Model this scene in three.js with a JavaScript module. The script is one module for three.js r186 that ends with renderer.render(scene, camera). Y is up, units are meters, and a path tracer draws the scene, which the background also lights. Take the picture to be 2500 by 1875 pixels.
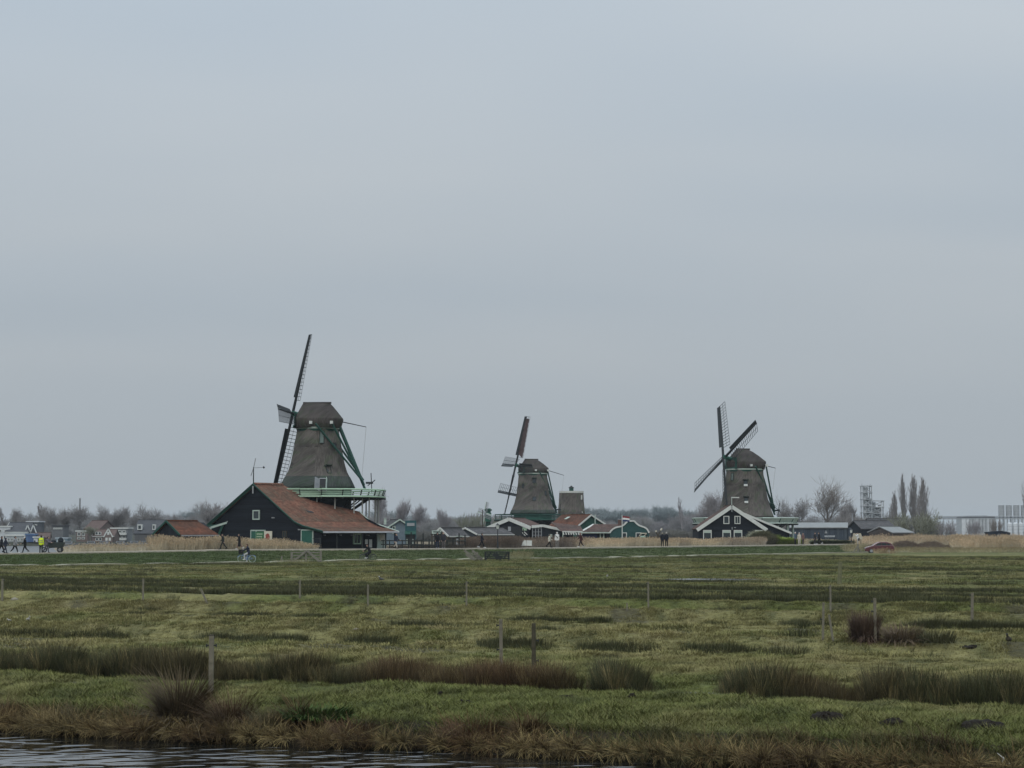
import * as THREE from 'three';
import { mergeGeometries } from 'three/addons/utils/BufferGeometryUtils.js';
import { MarchingCubes } from 'three/addons/objects/MarchingCubes.js';

// ---------------------------------------------------------------- camera, sky, sun, exposure
const F = 4665, HY = 1295, CAMY = 3.1;                 // lens in photo pixels (2500 wide), horizon row, eye height
const scene = new THREE.Scene();
const camera = new THREE.PerspectiveCamera(2 * Math.atan(937.5 / F) * 180 / Math.PI, 4 / 3, 0.5, 9000);
camera.position.set(0, CAMY, 0);
camera.rotation.x = Math.atan((HY - 937.5) / F);
const renderer = new THREE.WebGLRenderer({ antialias: true });
renderer.toneMapping = THREE.LinearToneMapping;
renderer.toneMappingExposure = 1.0;
renderer.shadowMap.enabled = true;

// seeded randomness and noise
function rngOf(seed) { let a = seed >>> 0; return () => { a = (a + 0x6d2b79f5) | 0; let t = Math.imul(a ^ (a >>> 15), 1 | a); t = (t + Math.imul(t ^ (t >>> 7), 61 | t)) ^ t; return ((t ^ (t >>> 14)) >>> 0) / 4294967296; }; }
function hash2(x, y) { let h = Math.imul(x, 374761393) + Math.imul(y, 668265263); h = Math.imul(h ^ (h >>> 13), 1274126177); return ((h ^ (h >>> 16)) >>> 0) / 4294967296; }
function vnoise(x, y, per = 0) {
  const xi = Math.floor(x), yi = Math.floor(y), fx = x - xi, fy = y - yi, u = fx * fx * (3 - 2 * fx), v = fy * fy * (3 - 2 * fy);
  const w = per ? (a) => ((a % per) + per) % per : (a) => a;
  const a = hash2(w(xi), w(yi)), b = hash2(w(xi + 1), w(yi)), c = hash2(w(xi), w(yi + 1)), d = hash2(w(xi + 1), w(yi + 1));
  return (a + (b - a) * u) * (1 - v) + (c + (d - c) * u) * v;
}
function fbm(x, y, o = 4, per = 0) { let s = 0, a = 0.5, t = 0; for (let i = 0; i < o; i++) { s += a * vnoise(x, y, per); t += a; a *= 0.5; x *= 2; y *= 2; x += per ? 0 : 17.3; y += per ? 0 : 5.7; per *= 2; } return s / t; }
const lerp = (a, b, t) => a + (b - a) * t, clamp = (x, a = 0, b = 1) => Math.min(b, Math.max(a, x)), smooth = (a, b, x) => { const t = clamp((x - a) / (b - a)); return t * t * (3 - 2 * t); };

// overcast sky: brightens towards the zenith, faint long cloud streaks
{
  const w = 1024, h = 512, data = new Float32Array(w * h * 4);
  for (let j = 0; j < h; j++) for (let i = 0; i < w; i++) {
    const el = ((j + 0.5) / h - 0.5) * Math.PI, az = ((i + 0.5) / w - 0.5) * 2 * Math.PI, s = Math.max(0, Math.sin(el));
    const dx = Math.cos(el) * Math.cos(az), dz = Math.cos(el) * Math.sin(az), q = s + 0.12;
    const n1 = fbm(dx / q * 0.9 + 0.25 * dz / q + 40, dz / q * 1.7 + 40, 4) - 0.5, n2 = fbm(dx / q * 2.1 + 90, dz / q * 2.6 + 11, 3) - 0.5;
    const fade = smooth(0.0, 0.16, s), k = 1 + 1.25 * s + 1.9 * Math.max(0, s - 0.32) + (n1 * 0.17 + n2 * 0.03) * fade, o = (j * w + i) * 4, low = smooth(0.0, -0.06, Math.sin(el));
    const warm = n1 * 0.07 * fade;
    data[o] = lerp((0.368 + 0.004 * smooth(0, 0.3, s)) * k * (1 + warm), 0.12, low);
    data[o + 1] = lerp((0.409 + 0.014 * smooth(0, 0.3, s)) * k, 0.13, low);
    data[o + 2] = lerp((0.443 + 0.030 * smooth(0, 0.3, s)) * k * (1 - warm), 0.10, low);
    data[o + 3] = 1;
  }
  const sky = new THREE.DataTexture(data, w, h, THREE.RGBAFormat, THREE.FloatType);
  sky.mapping = THREE.EquirectangularReflectionMapping; sky.magFilter = sky.minFilter = THREE.LinearFilter; sky.needsUpdate = true;
  scene.background = sky; scene.environment = sky;
}
const sun = new THREE.DirectionalLight(new THREE.Color(1, 0.96, 0.9), 0.9);
sun.position.set(-70, 170, 20); sun.target.position.set(0, 0, -180);
sun.castShadow = true; sun.shadow.radius = 40; sun.shadow.mapSize.set(2048, 2048);
Object.assign(sun.shadow.camera, { left: -320, right: 320, top: 320, bottom: -320, near: 1, far: 700 });
scene.add(sun, sun.target);
scene.fog = new THREE.FogExp2(new THREE.Color(0.80, 0.87, 0.93), 0.00010);

// ---------------------------------------------------------------- helpers
const used = {};
function numbered(name) { const n = used[name] = (used[name] ?? -1) + 1; return n ? name + '_' + String(n).padStart(3, '0') : name; }
function tag(o, label, category, group, kind) { if (label && label.split(/\s+/).length > 16) console.log('LONG ' + label); o.userData = { ...(label && { label }), ...(category && { category }), ...(group && { group }), ...(kind && { kind }) }; return o; }
function thing(name, label, category, pos = [0, 0, 0], turn = 0, group, kind) {
  const o = new THREE.Group(); o.name = numbered(name); o.position.set(...pos); o.rotation.y = turn; scene.add(o);
  return tag(o, label, category, group, kind);
}
function finish(g) {
  if (!g.attributes.normal) g.computeVertexNormals();
  if (!g.attributes.uv) g.setAttribute('uv', new THREE.BufferAttribute(new Float32Array(g.attributes.position.count * 2), 2));
  return g;
}
function join(list) {
  list = (Array.isArray(list) ? list : [list]).map((g) => finish(g.index ? g.toNonIndexed() : g));
  for (const g of list) for (const k of Object.keys(g.attributes)) if (!['position', 'normal', 'uv'].includes(k)) g.deleteAttribute(k);
  return list.length > 1 ? mergeGeometries(list) : list[0];
}
function boxUV(g) {                                     // uv in metres by the face's main axis
  const p = g.attributes.position, n = g.attributes.normal, uv = new Float32Array(p.count * 2);
  for (let i = 0; i < p.count; i++) {
    const ax = Math.abs(n.getX(i)), ay = Math.abs(n.getY(i)), az = Math.abs(n.getZ(i)), x = p.getX(i), y = p.getY(i), z = p.getZ(i);
    if (ay >= ax && ay >= az) { uv[2 * i] = x; uv[2 * i + 1] = z; } else if (ax >= az) { uv[2 * i] = z; uv[2 * i + 1] = y; } else { uv[2 * i] = x; uv[2 * i + 1] = y; }
  }
  g.setAttribute('uv', new THREE.BufferAttribute(uv, 2)); return g;
}
function part(name, geo, mat, parent, opt = {}) {
  let g = join(geo); if (!opt.uv) g = boxUV(g);
  const m = new THREE.Mesh(g, mat); m.name = parent === scene || !parent ? numbered(name) : name; m.castShadow = m.receiveShadow = true;
  if (opt.label) m.userData.label = opt.label; if (opt.kind) m.userData.kind = opt.kind;
  (parent ?? scene).add(m); return m;
}
function again(name, geo, mat, parent, pos, rot) {       // shares a finished geometry
  const m = new THREE.Mesh(geo, mat); m.name = name; m.castShadow = m.receiveShadow = true;
  if (pos) m.position.set(...pos); if (rot) m.rotation.set(...rot); parent.add(m); return m;
}
const V = (x, y, z) => new THREE.Vector3(x, y, z);
function box(w, h, d, x = 0, y = 0, z = 0, ry = 0, rz = 0) { const g = new THREE.BoxGeometry(w, h, d); if (rz) g.rotateZ(rz); if (ry) g.rotateY(ry); return g.translate(x, y, z); }
function aim(g, p, q) { const d = V(...q).sub(V(...p)), l = d.length(); g.applyQuaternion(new THREE.Quaternion().setFromUnitVectors(V(0, 1, 0), d.divideScalar(l))); return g.translate((p[0] + q[0]) / 2, (p[1] + q[1]) / 2, (p[2] + q[2]) / 2); }
const dist = (p, q) => Math.hypot(p[0] - q[0], p[1] - q[1], p[2] - q[2]);
const beam = (p, q, w, d = w) => aim(new THREE.BoxGeometry(w, dist(p, q), d), p, q);
const rod = (p, q, r0, r1 = r0, n = 8) => aim(new THREE.CylinderGeometry(r1, r0, dist(p, q), n), p, q);
function flatGeo(tris, uvs) {
  const g = new THREE.BufferGeometry(); g.setAttribute('position', new THREE.BufferAttribute(new Float32Array(tris.flat()), 3));
  if (uvs) g.setAttribute('uv', new THREE.BufferAttribute(new Float32Array(uvs.flat()), 2));
  g.computeVertexNormals(); return g;
}
function slab(pts, th) {                                 // a convex plate: the points lie on its top, it is th thick below; uv in metres on the plate
  const P = pts.map((p) => V(...p)), n = V(0, 0, 0), tris = [], uvs = [];
  for (let i = 0; i < P.length; i++) { const a = P[i], b = P[(i + 1) % P.length]; n.add(V((a.y - b.y) * (a.z + b.z), (a.z - b.z) * (a.x + b.x), (a.x - b.x) * (a.y + b.y))); }
  n.normalize(); if (n.y < -1e-6 && th > 0) { P.reverse(); n.negate(); }
  const ex = Math.abs(n.y) > 0.999 ? V(1, 0, 0) : V(0, 1, 0).cross(n).normalize(), ey = n.clone().cross(ex), B = P.map((p) => p.clone().addScaledVector(n, -th));
  const put = (a, b, c) => { for (const p of [a, b, c]) { tris.push([p.x, p.y, p.z]); uvs.push([p.dot(ex), p.dot(ey)]); } };
  for (let i = 1; i + 1 < P.length; i++) { put(P[0], P[i], P[i + 1]); put(B[0], B[i + 1], B[i]); }
  for (let i = 0; i < P.length; i++) { const j = (i + 1) % P.length; put(P[i], B[i], B[j]); put(P[i], B[j], P[j]); }
  return flatGeo(tris, uvs);
}
function extrude(pts, depth, bevel = 0) {                // outline in x,y, extruded along +z from 0
  const g = new THREE.ExtrudeGeometry(new THREE.Shape(pts.map((p) => new THREE.Vector2(...p))), { depth, bevelEnabled: bevel > 0, bevelSize: bevel, bevelThickness: bevel, bevelSegments: 2, curveSegments: 10 });
  return g;
}
// a smooth-sided loft: rings of [x, y, z] points, uv given by perimeter and height
function loft(rings, closeTop = false, closeBottom = false) {
  const n = rings[0].length, pos = [], uv = [], idx = []; let h = 0;
  rings.forEach((r, k) => {
    if (k) h += Math.hypot(r[0][0] - rings[k - 1][0][0], r[0][1] - rings[k - 1][0][1], r[0][2] - rings[k - 1][0][2]);
    let u = 0;
    for (let i = 0; i <= n; i++) { const p = r[i % n], q = r[(i + n - 1) % n]; if (i) u += dist(p, q); pos.push(...p); uv.push(u, h); }
  });
  for (let k = 0; k + 1 < rings.length; k++) for (let i = 0; i < n; i++) { const a = k * (n + 1) + i, b = a + 1, c = a + n + 1, d = c + 1; idx.push(a, c, b, b, c, d); }
  const g = new THREE.BufferGeometry(); g.setAttribute('position', new THREE.Float32BufferAttribute(pos, 3)); g.setAttribute('uv', new THREE.Float32BufferAttribute(uv, 2)); g.setIndex(idx);
  g.computeVertexNormals();
  const nr = g.attributes.normal; for (let k = 0; k < rings.length; k++) { const a = k * (n + 1), b = a + n, v = V(nr.getX(a) + nr.getX(b), nr.getY(a) + nr.getY(b), nr.getZ(a) + nr.getZ(b)).normalize(); nr.setXYZ(a, v.x, v.y, v.z); nr.setXYZ(b, v.x, v.y, v.z); }
  const out = [g.toNonIndexed()];
  const fan = (r, flip) => { const c = r.reduce((s, p) => [s[0] + p[0] / n, s[1] + p[1] / n, s[2] + p[2] / n], [0, 0, 0]), t = [], u = []; for (let i = 0; i < n; i++) { const a = r[i], b = r[(i + 1) % n]; for (const p of flip ? [c, a, b] : [c, b, a]) { t.push(p); u.push([p[0], p[2]]); } } return flatGeo(t, u); };
  if (closeTop) out.push(fan(rings[rings.length - 1], false)); if (closeBottom) out.push(fan(rings[0], true));
  return join(out);
}
// a point of the place from where the photograph shows it: column, row, and its distance from the camera plane
function W(px, py, d) { const p = Math.atan((HY - 937.5) / F), u = (px - 1250) / F, v = (937.5 - py) / F, f = Math.cos(p) - Math.sin(p) * v; return [u * d / f, CAMY + d * (Math.sin(p) + Math.cos(p) * v) / f, -d]; }
const XD = (px, d) => (px - 1250) * d / F / 1.0029;

// ---------------------------------------------------------------- procedural materials
function tex(n, size, paint, colour = true) {            // square tile of n pixels covering `size` metres; paint(u, v) -> [r, g, b] linear 0..1 (u, v in 0..1)
  const d = new Uint8Array(n * n * 4);
  for (let j = 0; j < n; j++) for (let i = 0; i < n; i++) {
    const c = paint((i + 0.5) / n, (j + 0.5) / n), o = (j * n + i) * 4;
    for (let k = 0; k < 3; k++) { let x = clamp(c[k]); if (colour) x = x <= 0.0031308 ? 12.92 * x : 1.055 * x ** (1 / 2.4) - 0.055; d[o + k] = Math.round(255 * x); }
    d[o + 3] = 255;
  }
  const t = new THREE.DataTexture(d, n, n); t.wrapS = t.wrapT = THREE.RepeatWrapping; t.magFilter = THREE.LinearFilter; t.minFilter = THREE.LinearMipmapLinearFilter; t.generateMipmaps = true;
  if (colour) t.colorSpace = THREE.SRGBColorSpace; t.repeat.set(1 / size, 1 / size); t.needsUpdate = true; return t;
}
const mul = (c, k) => [c[0] * k, c[1] * k, c[2] * k], mix = (a, b, t) => [lerp(a[0], b[0], t), lerp(a[1], b[1], t), lerp(a[2], b[2], t)];
function mat(c, rough = 0.8, opt = {}) { const m = new THREE.MeshStandardMaterial({ roughness: rough, metalness: opt.metal ?? 0 }); m.color.setRGB(...c); Object.assign(m, opt.set ?? {}); return m; }
function matMap(n, size, paint, rough = 0.85, bump) { const m = new THREE.MeshPhysicalMaterial({ roughness: rough, specularIntensity: 0.3 }); m.map = tex(n, size, paint); if (bump) { m.bumpMap = tex(n, size, (u, v) => { const b = bump(u, v); return [b, b, b]; }, false); m.bumpScale = bump.scale ?? 0.02; } return m; }
function boards(c, pitch, vertical, vary = 0.3, joint = 0.55) {   // weatherboards: size 4 m
  const k = Math.round(4 / pitch);
  return matMap(512, 4, (u, v) => { const [a, b] = vertical ? [u, v] : [v, u], i = Math.floor(a * k), f = a * k - i; const t = 1 + vary * (hash2(i, 7) - 0.5) + vary * (fbm(b * 6 + i * 3.1, a * 40, 3) - 0.5); return mul(c, t * (f < 0.09 ? joint : 1)); }, 0.75,
    Object.assign((u, v) => { const a = vertical ? u : v, f = a * k - Math.floor(a * k); return f < 0.1 ? 0.1 : vertical ? 0.8 : 1 - 0.5 * f; }, { scale: 0.025 }));
}
function thatchMat(c) {
  return matMap(512, 6, (u, v) => { const f = fbm(u * 96, v * 14, 3, 96), g = fbm(u * 5, v * 4, 4, 5), m = fbm(u * 9 + 3, v * 9, 3, 9); return mul(mix(c, [c[0] * 0.86, c[1] * 1.02, c[2] * 0.84], smooth(0.5, 0.75, m)), (0.45 + 0.85 * f) * (0.42 + 1.12 * g)); }, 1,
    Object.assign((u, v) => fbm(u * 128, v * 24, 3, 128), { scale: 0.05 }));
}
function tiles(c, c2, w = 0.26, h = 0.3) {               // pantiles: rows run along u
  const nu = Math.round(6 / w), nv = Math.round(6 / h);
  return matMap(1024, 6, (u, v) => { const j = Math.floor(v * nv), i = Math.floor(u * nu), g = fbm(u * 4, v * 4, 4, 4), k = hash2(i, j), st = fbm(u * 26, v * 3, 3, 26), fv = v * nv - j; return mul(mix(c, c2, smooth(0.3, 0.72, g * 0.6 + st * 0.4)), (0.7 + 0.45 * k) * (0.68 + 0.6 * st) * (fv < 0.2 ? 0.55 : 1)); }, 0.85,
    Object.assign((u, v) => { const fu = u * nu % 1, fv = v * nv % 1; return 0.5 * Math.sin(fu * Math.PI) + 0.5 * (1 - fv); }, { scale: 0.05 }));
}
const mottleCache = {};
function mottled(c, size = 2, amt = 0.35, rough = 0.85) {  // a soft uneven tone on a colour; alike grades share one texture
  const k = size + '/' + Math.round(amt * 10), t = mottleCache[k] ??= tex(256, size, (u, v) => { const x = 1 - Math.round(amt * 10) / 10 * (1 - fbm(u * 8, v * 8, 4, 8)) * 0.9; return [x, x, x]; });
  const m = new THREE.MeshPhysicalMaterial({ roughness: rough, specularIntensity: 0.4 }); m.color.setRGB(...mul(c, 1 + amt / 2.4)); m.map = t; return m;
}
const M = {
  black: boards([0.009, 0.0115, 0.016], 0.2, false, 0.5), blackUp: boards([0.017, 0.02, 0.026], 0.22, true, 0.5),
  dgreen: mottled([0.021, 0.070, 0.053], 2, 0.4, 0.6), green: mottled([0.028, 0.108, 0.078], 2, 0.35, 0.6), pale: mottled([0.36, 0.5, 0.36], 2, 0.25, 0.7), palegrey: mottled([0.42, 0.5, 0.44], 2, 0.25, 0.7),
  white: mottled([0.56, 0.575, 0.54], 2, 0.18, 0.6), cream: mottled([0.55, 0.52, 0.42], 2, 0.2, 0.7),
  thatch: thatchMat([0.122, 0.109, 0.098]), thatchDark: thatchMat([0.070, 0.061, 0.056]), thatchGreen: thatchMat([0.062, 0.071, 0.064]),
  redTile: tiles([0.192, 0.086, 0.056], [0.115, 0.078, 0.054]), brownTile: tiles([0.13, 0.075, 0.062], [0.09, 0.065, 0.055]), greyTile: tiles([0.11, 0.105, 0.105], [0.07, 0.07, 0.072]), rust: tiles([0.15, 0.06, 0.035], [0.10, 0.055, 0.038]),
  stock: mottled([0.020, 0.024, 0.026], 2, 0.4, 0.6), lattice: mottled([0.028, 0.031, 0.034], 2, 0.3, 0.7), cloth: mottled([0.070, 0.047, 0.045], 2, 0.4, 0.95),
  post: mottled([0.33, 0.33, 0.30], 2, 0.3, 0.8), oldWood: mottled([0.185, 0.17, 0.13], 1, 0.5, 0.9, 256), darkWood: mottled([0.075, 0.066, 0.05], 1, 0.5, 0.9), gateDark: mottled([0.03, 0.034, 0.032], 1, 0.4, 0.9),
  iron: mat([0.02, 0.022, 0.024], 0.5), dark: mat([0.01, 0.012, 0.014], 0.7), glass: mat([0.03, 0.04, 0.045], 0.08), rope: mat([0.25, 0.24, 0.22], 0.9), grey: mottled([0.3, 0.31, 0.32], 2, 0.25), greyRoof: mottled([0.235, 0.245, 0.24], 3, 0.25, 0.6),
};
// ---------------------------------------------------------------- the land
const vOf = (x, z) => 0.371 * x - 0.928 * z, uOf = (x, z) => 0.928 * x + 0.371 * z;     // across / along the ditches
const unUV = (u, v) => [0.928 * u + 0.371 * v, 0.371 * u - 0.928 * v];
function curve(list) {                                   // [column, distance] -> distance as a function of x
  const p = list.map(([px, d]) => [XD(px, d), d]);
  return (x) => { let i = 1; while (i < p.length - 1 && x > p[i][0]) i++; const [a, b] = [p[i - 1], p[i]]; return a[1] + (b[1] - a[1]) * clamp((x - a[0]) / (b[0] - a[0]), -1.2, 2.5); };
}
const baseD = curve([[0, 166], [520, 181], [1000, 201], [1400, 213], [1650, 229], [1960, 254], [2070, 263], [2500, 300]]);
const pathD = curve([[0, 201], [515, 211], [740, 215], [1000, 222], [1365, 236], [1650, 256], [1950, 284], [2100, 300], [2500, 345]]);
const pathH = (x) => x < -33 ? lerp(0.5, 0.75, clamp((x + 54) / 21)) : 0.8;
const shore = [[-900, -206], [-60, -206], [-52, -214], [-45, -226], [-41, -242], [-44, -262], [-46, -300], [-30, -420], [60, -468], [200, -470], [900, -470], [900, -506], [-900, -506]];
function inRiver(x, z) { let r = false; for (let i = 0, j = shore.length - 1; i < shore.length; j = i++) { const [xi, zi] = shore[i], [xj, zj] = shore[j]; if ((zi > z) !== (zj > z) && x < (xj - xi) * (z - zi) / (zj - zi) + xi) r = !r; } return r; }
// the rows of rushes: [distance across, width, height, [[column, column, strength] ...]]
const bands = [
  [35.3, 1.6, 0.50, [[-120, 1425, 1], [1430, 1600, 0.85], [1745, 2080, 1], [2080, 2560, 1]]],
  [50.2, 1.9, 0.28, [[-80, 335, 1], [470, 780, 0.35], [830, 980, 0.55], [1165, 1345, 0.9], [1395, 1630, 1], [1640, 2010, 0.8], [2210, 2330, 0.6]]],
  [55.5, 1.8, 0.38, [[2190, 2560, 0.5], [1900, 1990, 0.3]]],
  [66.5, 2.2, 0.42, [[2205, 2560, 1]]],
  [68, 2, 0.25, [[1700, 1780, 0.5], [480, 780, 0.3], [1880, 1960, 0.3]]],
  [75.5, 2.4, 0.34, [[170, 240, 0.4], [220, 330, 0.3], [445, 560, 0.6], [550, 800, 0.5], [820, 860, 0.8], [870, 980, 0.4], [1020, 1115, 0.9], [1220, 1265, 0.7], [1715, 1785, 1], [1950, 2190, 0.55], [2200, 2290, 0.3]]],
  [79, 1.7, 0.34, [[380, 440, 0.7], [610, 640, 0.6], [740, 790, 0.7], [1020, 1110, 0.6], [1480, 1530, 0.6], [1740, 1790, 0.7], [1808, 1856, 1], [1920, 1950, 0.5], [2145, 2190, 1], [2210, 2500, 0.5]]],
  [83, 4.5, 0.38, [[-120, 2620, 1]]], [91, 3.5, 0.32, [[-120, 2620, 0.9]]], [98, 3, 0.34, [[-120, 2620, 1]]],
];
{ // small broken strips over the middle meadow, then many thin irregular ones towards the dike
  const r = rngOf(404);
  for (let i = 0; i < 46; i++) { const v = 44 + 36 * Math.pow(r(), 0.7), a = -80 + 2600 * r(), w = 40 + 190 * r() * r(); bands.push([v, 0.6 + 0.9 * r(), 0.2 + 0.14 * r(), [[a, a + w, 0.3 + 0.5 * r()]]]); }
  for (let v = 104; v < 228; v += 4.2 + 4.5 * r()) { const w = 1.2 + 1.8 * r(), segs = []; for (let a = -140; a < 2620;) { const l = 120 + 700 * r(); segs.push([a, a + l, r() < 0.2 ? 0.35 : 0.8 + 0.3 * r()]); a += l + (r() < 0.5 ? 0 : 140 * r()); } bands.push([v, w, 0.22 + 0.1 * r(), segs]); }
}
const v9 = 8.8;
function rush(x, z) {                                    // how thick the rushes stand at a spot, 0..1, and their height
  const v = vOf(x, z) + 0.8 * (vnoise(uOf(x, z) * 0.11, 3.3) - 0.5) * clamp(-z / 45, 0.4, 3) + 0.5 * (vnoise(uOf(x, z) * 0.45, v9) - 0.5) * clamp(-z / 60, 0.5, 3); let best = 0, h = 0.3; const d30 = -z < 48;
  for (const [v0, w, hh, segs] of bands) {
    if (v < v0 - 0.4 || v > v0 + w + 0.4) continue;
    const px = 1250 + F * x / -z, across = smooth(v0 - 0.3, v0 + 0.2, v) * smooth(v0 + w + 0.4, v0 + w - 0.3, v);
    for (const [a, b, s] of segs) { if (px < a - 10 || px > b + 10) continue; const ramp = d30 ? 60 : Math.min(70, 0.38 * (b - a)), e = smooth(a - 14, a + ramp, px) * smooth(b + 14, b - ramp, px); const q = s * across * e; if (q > best) { best = q; h = hh; } }
  }
  if (best > 0 && -z > 45) best *= 0.25 + 0.95 * smooth(0.36, 0.6, fbm(x * 0.13, z * 0.12 + 50, 3));
  return [clamp(best), h];
}
function H(x, z) {
  const d = -z, v = vOf(x, z), u = uOf(x, z);
  let h = 0;
  const vw = v - 0.2 + 0.9 * (fbm(u * 0.35, 7.1, 3) - 0.5);
  if (v < 8) h = 1.5; else if (vw < 17) h = lerp(1.5, -1.1, smooth(8, 17, vw)); else if (vw < 28.2) h = -1.1; else if (vw < 29.6) h = lerp(-1.1, -0.12, smooth(28.2, 29.5, vw)); else h = lerp(-0.12, 0, smooth(29.6, 31.2, vw));
  if (v > 28 && d < 262) {
    const k = smooth(29.5, 31, vw);
    h += k * (0.08 * (fbm(x * 1.3, z * 0.9, 3) - 0.5) + 0.08 * (fbm(x * 0.13 + 9, z * 0.12, 2) - 0.5) + 0.07 * (vnoise(x * 3.1, z * 2.6) - 0.5));
    for (const [v0, w] of bands) if (v > v0 - 1 && v < v0 + w + 1) h -= (w < 3 ? 0.16 : 0.10) * smooth(v0 - 0.7, v0 + 0.4, v) * smooth(v0 + w + 0.7, v0 + w - 0.4, v);
  }
  if (d > 150) { const b = baseD(x), p = pathD(x), t = smooth(b + 1.5, p - 0.6, d), r = 1 - smooth(52, 60, x); h = lerp(h, lerp(0.15, pathH(x), r), t); }
  if (d > 205 && inRiver(x, z)) h = -2.4;
  if (d > 506) h = smooth(506, 512, d) * 1.2 - 1.2 + (d > 700 ? 0.8 : 0);
  return h;
}
const G = [0.114, 0.127, 0.036], OLIVE = [0.205, 0.188, 0.076], DEEP = [0.036, 0.048, 0.018], STRAW = [0.27, 0.22, 0.115];
const muddy = (x, z) => smooth(0.66, 0.74, fbm(x * 0.42 + 7, z * 0.2 + 3, 3)) * smooth(31.5, 33, vOf(x, z)) * (-z < 95 ? 1 : 0);   // trodden wet hollows
function grassTone(x, z) {                               // colour of the turf: green, with tired yellowish and darker patches
  const s = -z > 70 ? 1 : 1.0, a = fbm(x * 0.42 * s, z * 0.27 * s, 4), b = fbm(x * 0.09 + 31, z * 0.05 + 7, 3), c = fbm(x * 1.7 + 5, z * 1.1, 3), v = vOf(x, z);
  const yellow = smooth(0.38, 0.68, a * 0.65 + b * 0.35 + 0.14 * smooth(37, 39, v) * smooth(78, 70, v) - 0.08 * smooth(36, 34, v));
  let col = mix(G, OLIVE, yellow); col = mix(col, DEEP, 0.55 * smooth(0.55, 0.75, c)); return mix(col, STRAW, 0.30 * smooth(0.56, 0.74, fbm(x * 0.8 + 77, z * 0.5, 3)) * yellow);
}
{
  const axis = (list) => { const out = [list[0][0]]; for (let i = 1; i < list.length; i++) { const [a] = list[i - 1], [b, s] = list[i], n = Math.max(1, Math.round(Math.abs(b - a) / s)); for (let k = 1; k <= n; k++) out.push(a + (b - a) * k / n); } return out; };
  const xs = axis([[-4000, 0], [-700, 330], [-200, 25], [-100, 4], [-60, 1.6], [-30, 0.8], [-16, 0.5], [16, 0.35], [30, 0.5], [60, 0.8], [100, 1.6], [200, 4], [700, 25], [4000, 330]]);
  const zs = axis([[300, 0], [0, 30], [-14, 2], [-26, 0.5], [-46, 0.22], [-75, 0.4], [-120, 0.6], [-270, 0.9], [-340, 2], [-520, 4], [-800, 20], [-2000, 100], [-7000, 600]]);
  const nx = xs.length, nz = zs.length, pos = new Float32Array(nx * nz * 3), col = new Float32Array(nx * nz * 3), uv = new Float32Array(nx * nz * 2), idx = [];
  for (let j = 0, o = 0; j < nz; j++) for (let i = 0; i < nx; i++, o++) {
    const x = xs[i], z = zs[j], d = -z, h = H(x, z); pos.set([x, h, z], o * 3); uv.set([x, z], o * 2);
    let c = d > 10 && d < 300 && Math.abs(x) < 200 ? grassTone(x, z) : OLIVE;
    if (d > 150) { const b = baseD(x), p = pathD(x); if (d > b && d < p + 0.5) c = mix(mul([0.060, 0.085, 0.030], 0.75 + 0.5 * fbm(x * 0.7, z * 0.3, 3)), c, 0.15 + 0.3 * fbm(x * 0.2, z, 2)); if (d > p) c = [0.20, 0.165, 0.11]; }
    const v = vOf(x, z); if (v > 12 && v < 31.4) c = mix(c, [0.03, 0.024, 0.015], smooth(30.2, 29.7, v));
    if (d < 95 && v > 30) c = mix(c, [0.05, 0.043, 0.026], 0.75 * muddy(x, z));
    if (v > 33 && d < 240 && Math.abs(x) < 100) { const [q] = rush(x, z); c = mix(c, [0.040, 0.050, 0.020], 0.85 * q); }
    if (d > 505) c = [0.06, 0.062, 0.045];
    col.set(c, o * 3);
  }
  for (let j = 0; j + 1 < nz; j++) for (let i = 0; i + 1 < nx; i++) { const a = j * nx + i, b = a + 1, c = a + nx, e = c + 1; idx.push(a, b, c, b, e, c); }
  const g = new THREE.BufferGeometry(); g.setAttribute('position', new THREE.BufferAttribute(pos, 3)); g.setAttribute('color', new THREE.BufferAttribute(col, 3)); g.setAttribute('uv', new THREE.BufferAttribute(uv, 2)); g.setIndex(idx); g.computeVertexNormals();
  const gm = new THREE.MeshPhysicalMaterial({ roughness: 1, vertexColors: true, specularIntensity: 0.45 });
  gm.map = tex(512, 5, (u, v) => { const f = fbm(u * 22, v * 34, 4, 22), k = fbm(u * 60, v * 60, 2, 60); return mul([1, 1, 1], clamp(0.45 + 0.75 * f * (0.7 + 0.6 * k))); });
  gm.bumpMap = tex(512, 5, (u, v) => { const b = fbm(u * 40, v * 40, 4, 40); return [b, b, b]; }, false); gm.bumpScale = 0.08;
  const m = new THREE.Mesh(g, gm); m.name = 'ground'; m.receiveShadow = true; tag(m, 'flat wet meadow of green grass crossed by shallow rush-grown ditches', null, null, 'structure'); scene.add(m);
}
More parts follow.
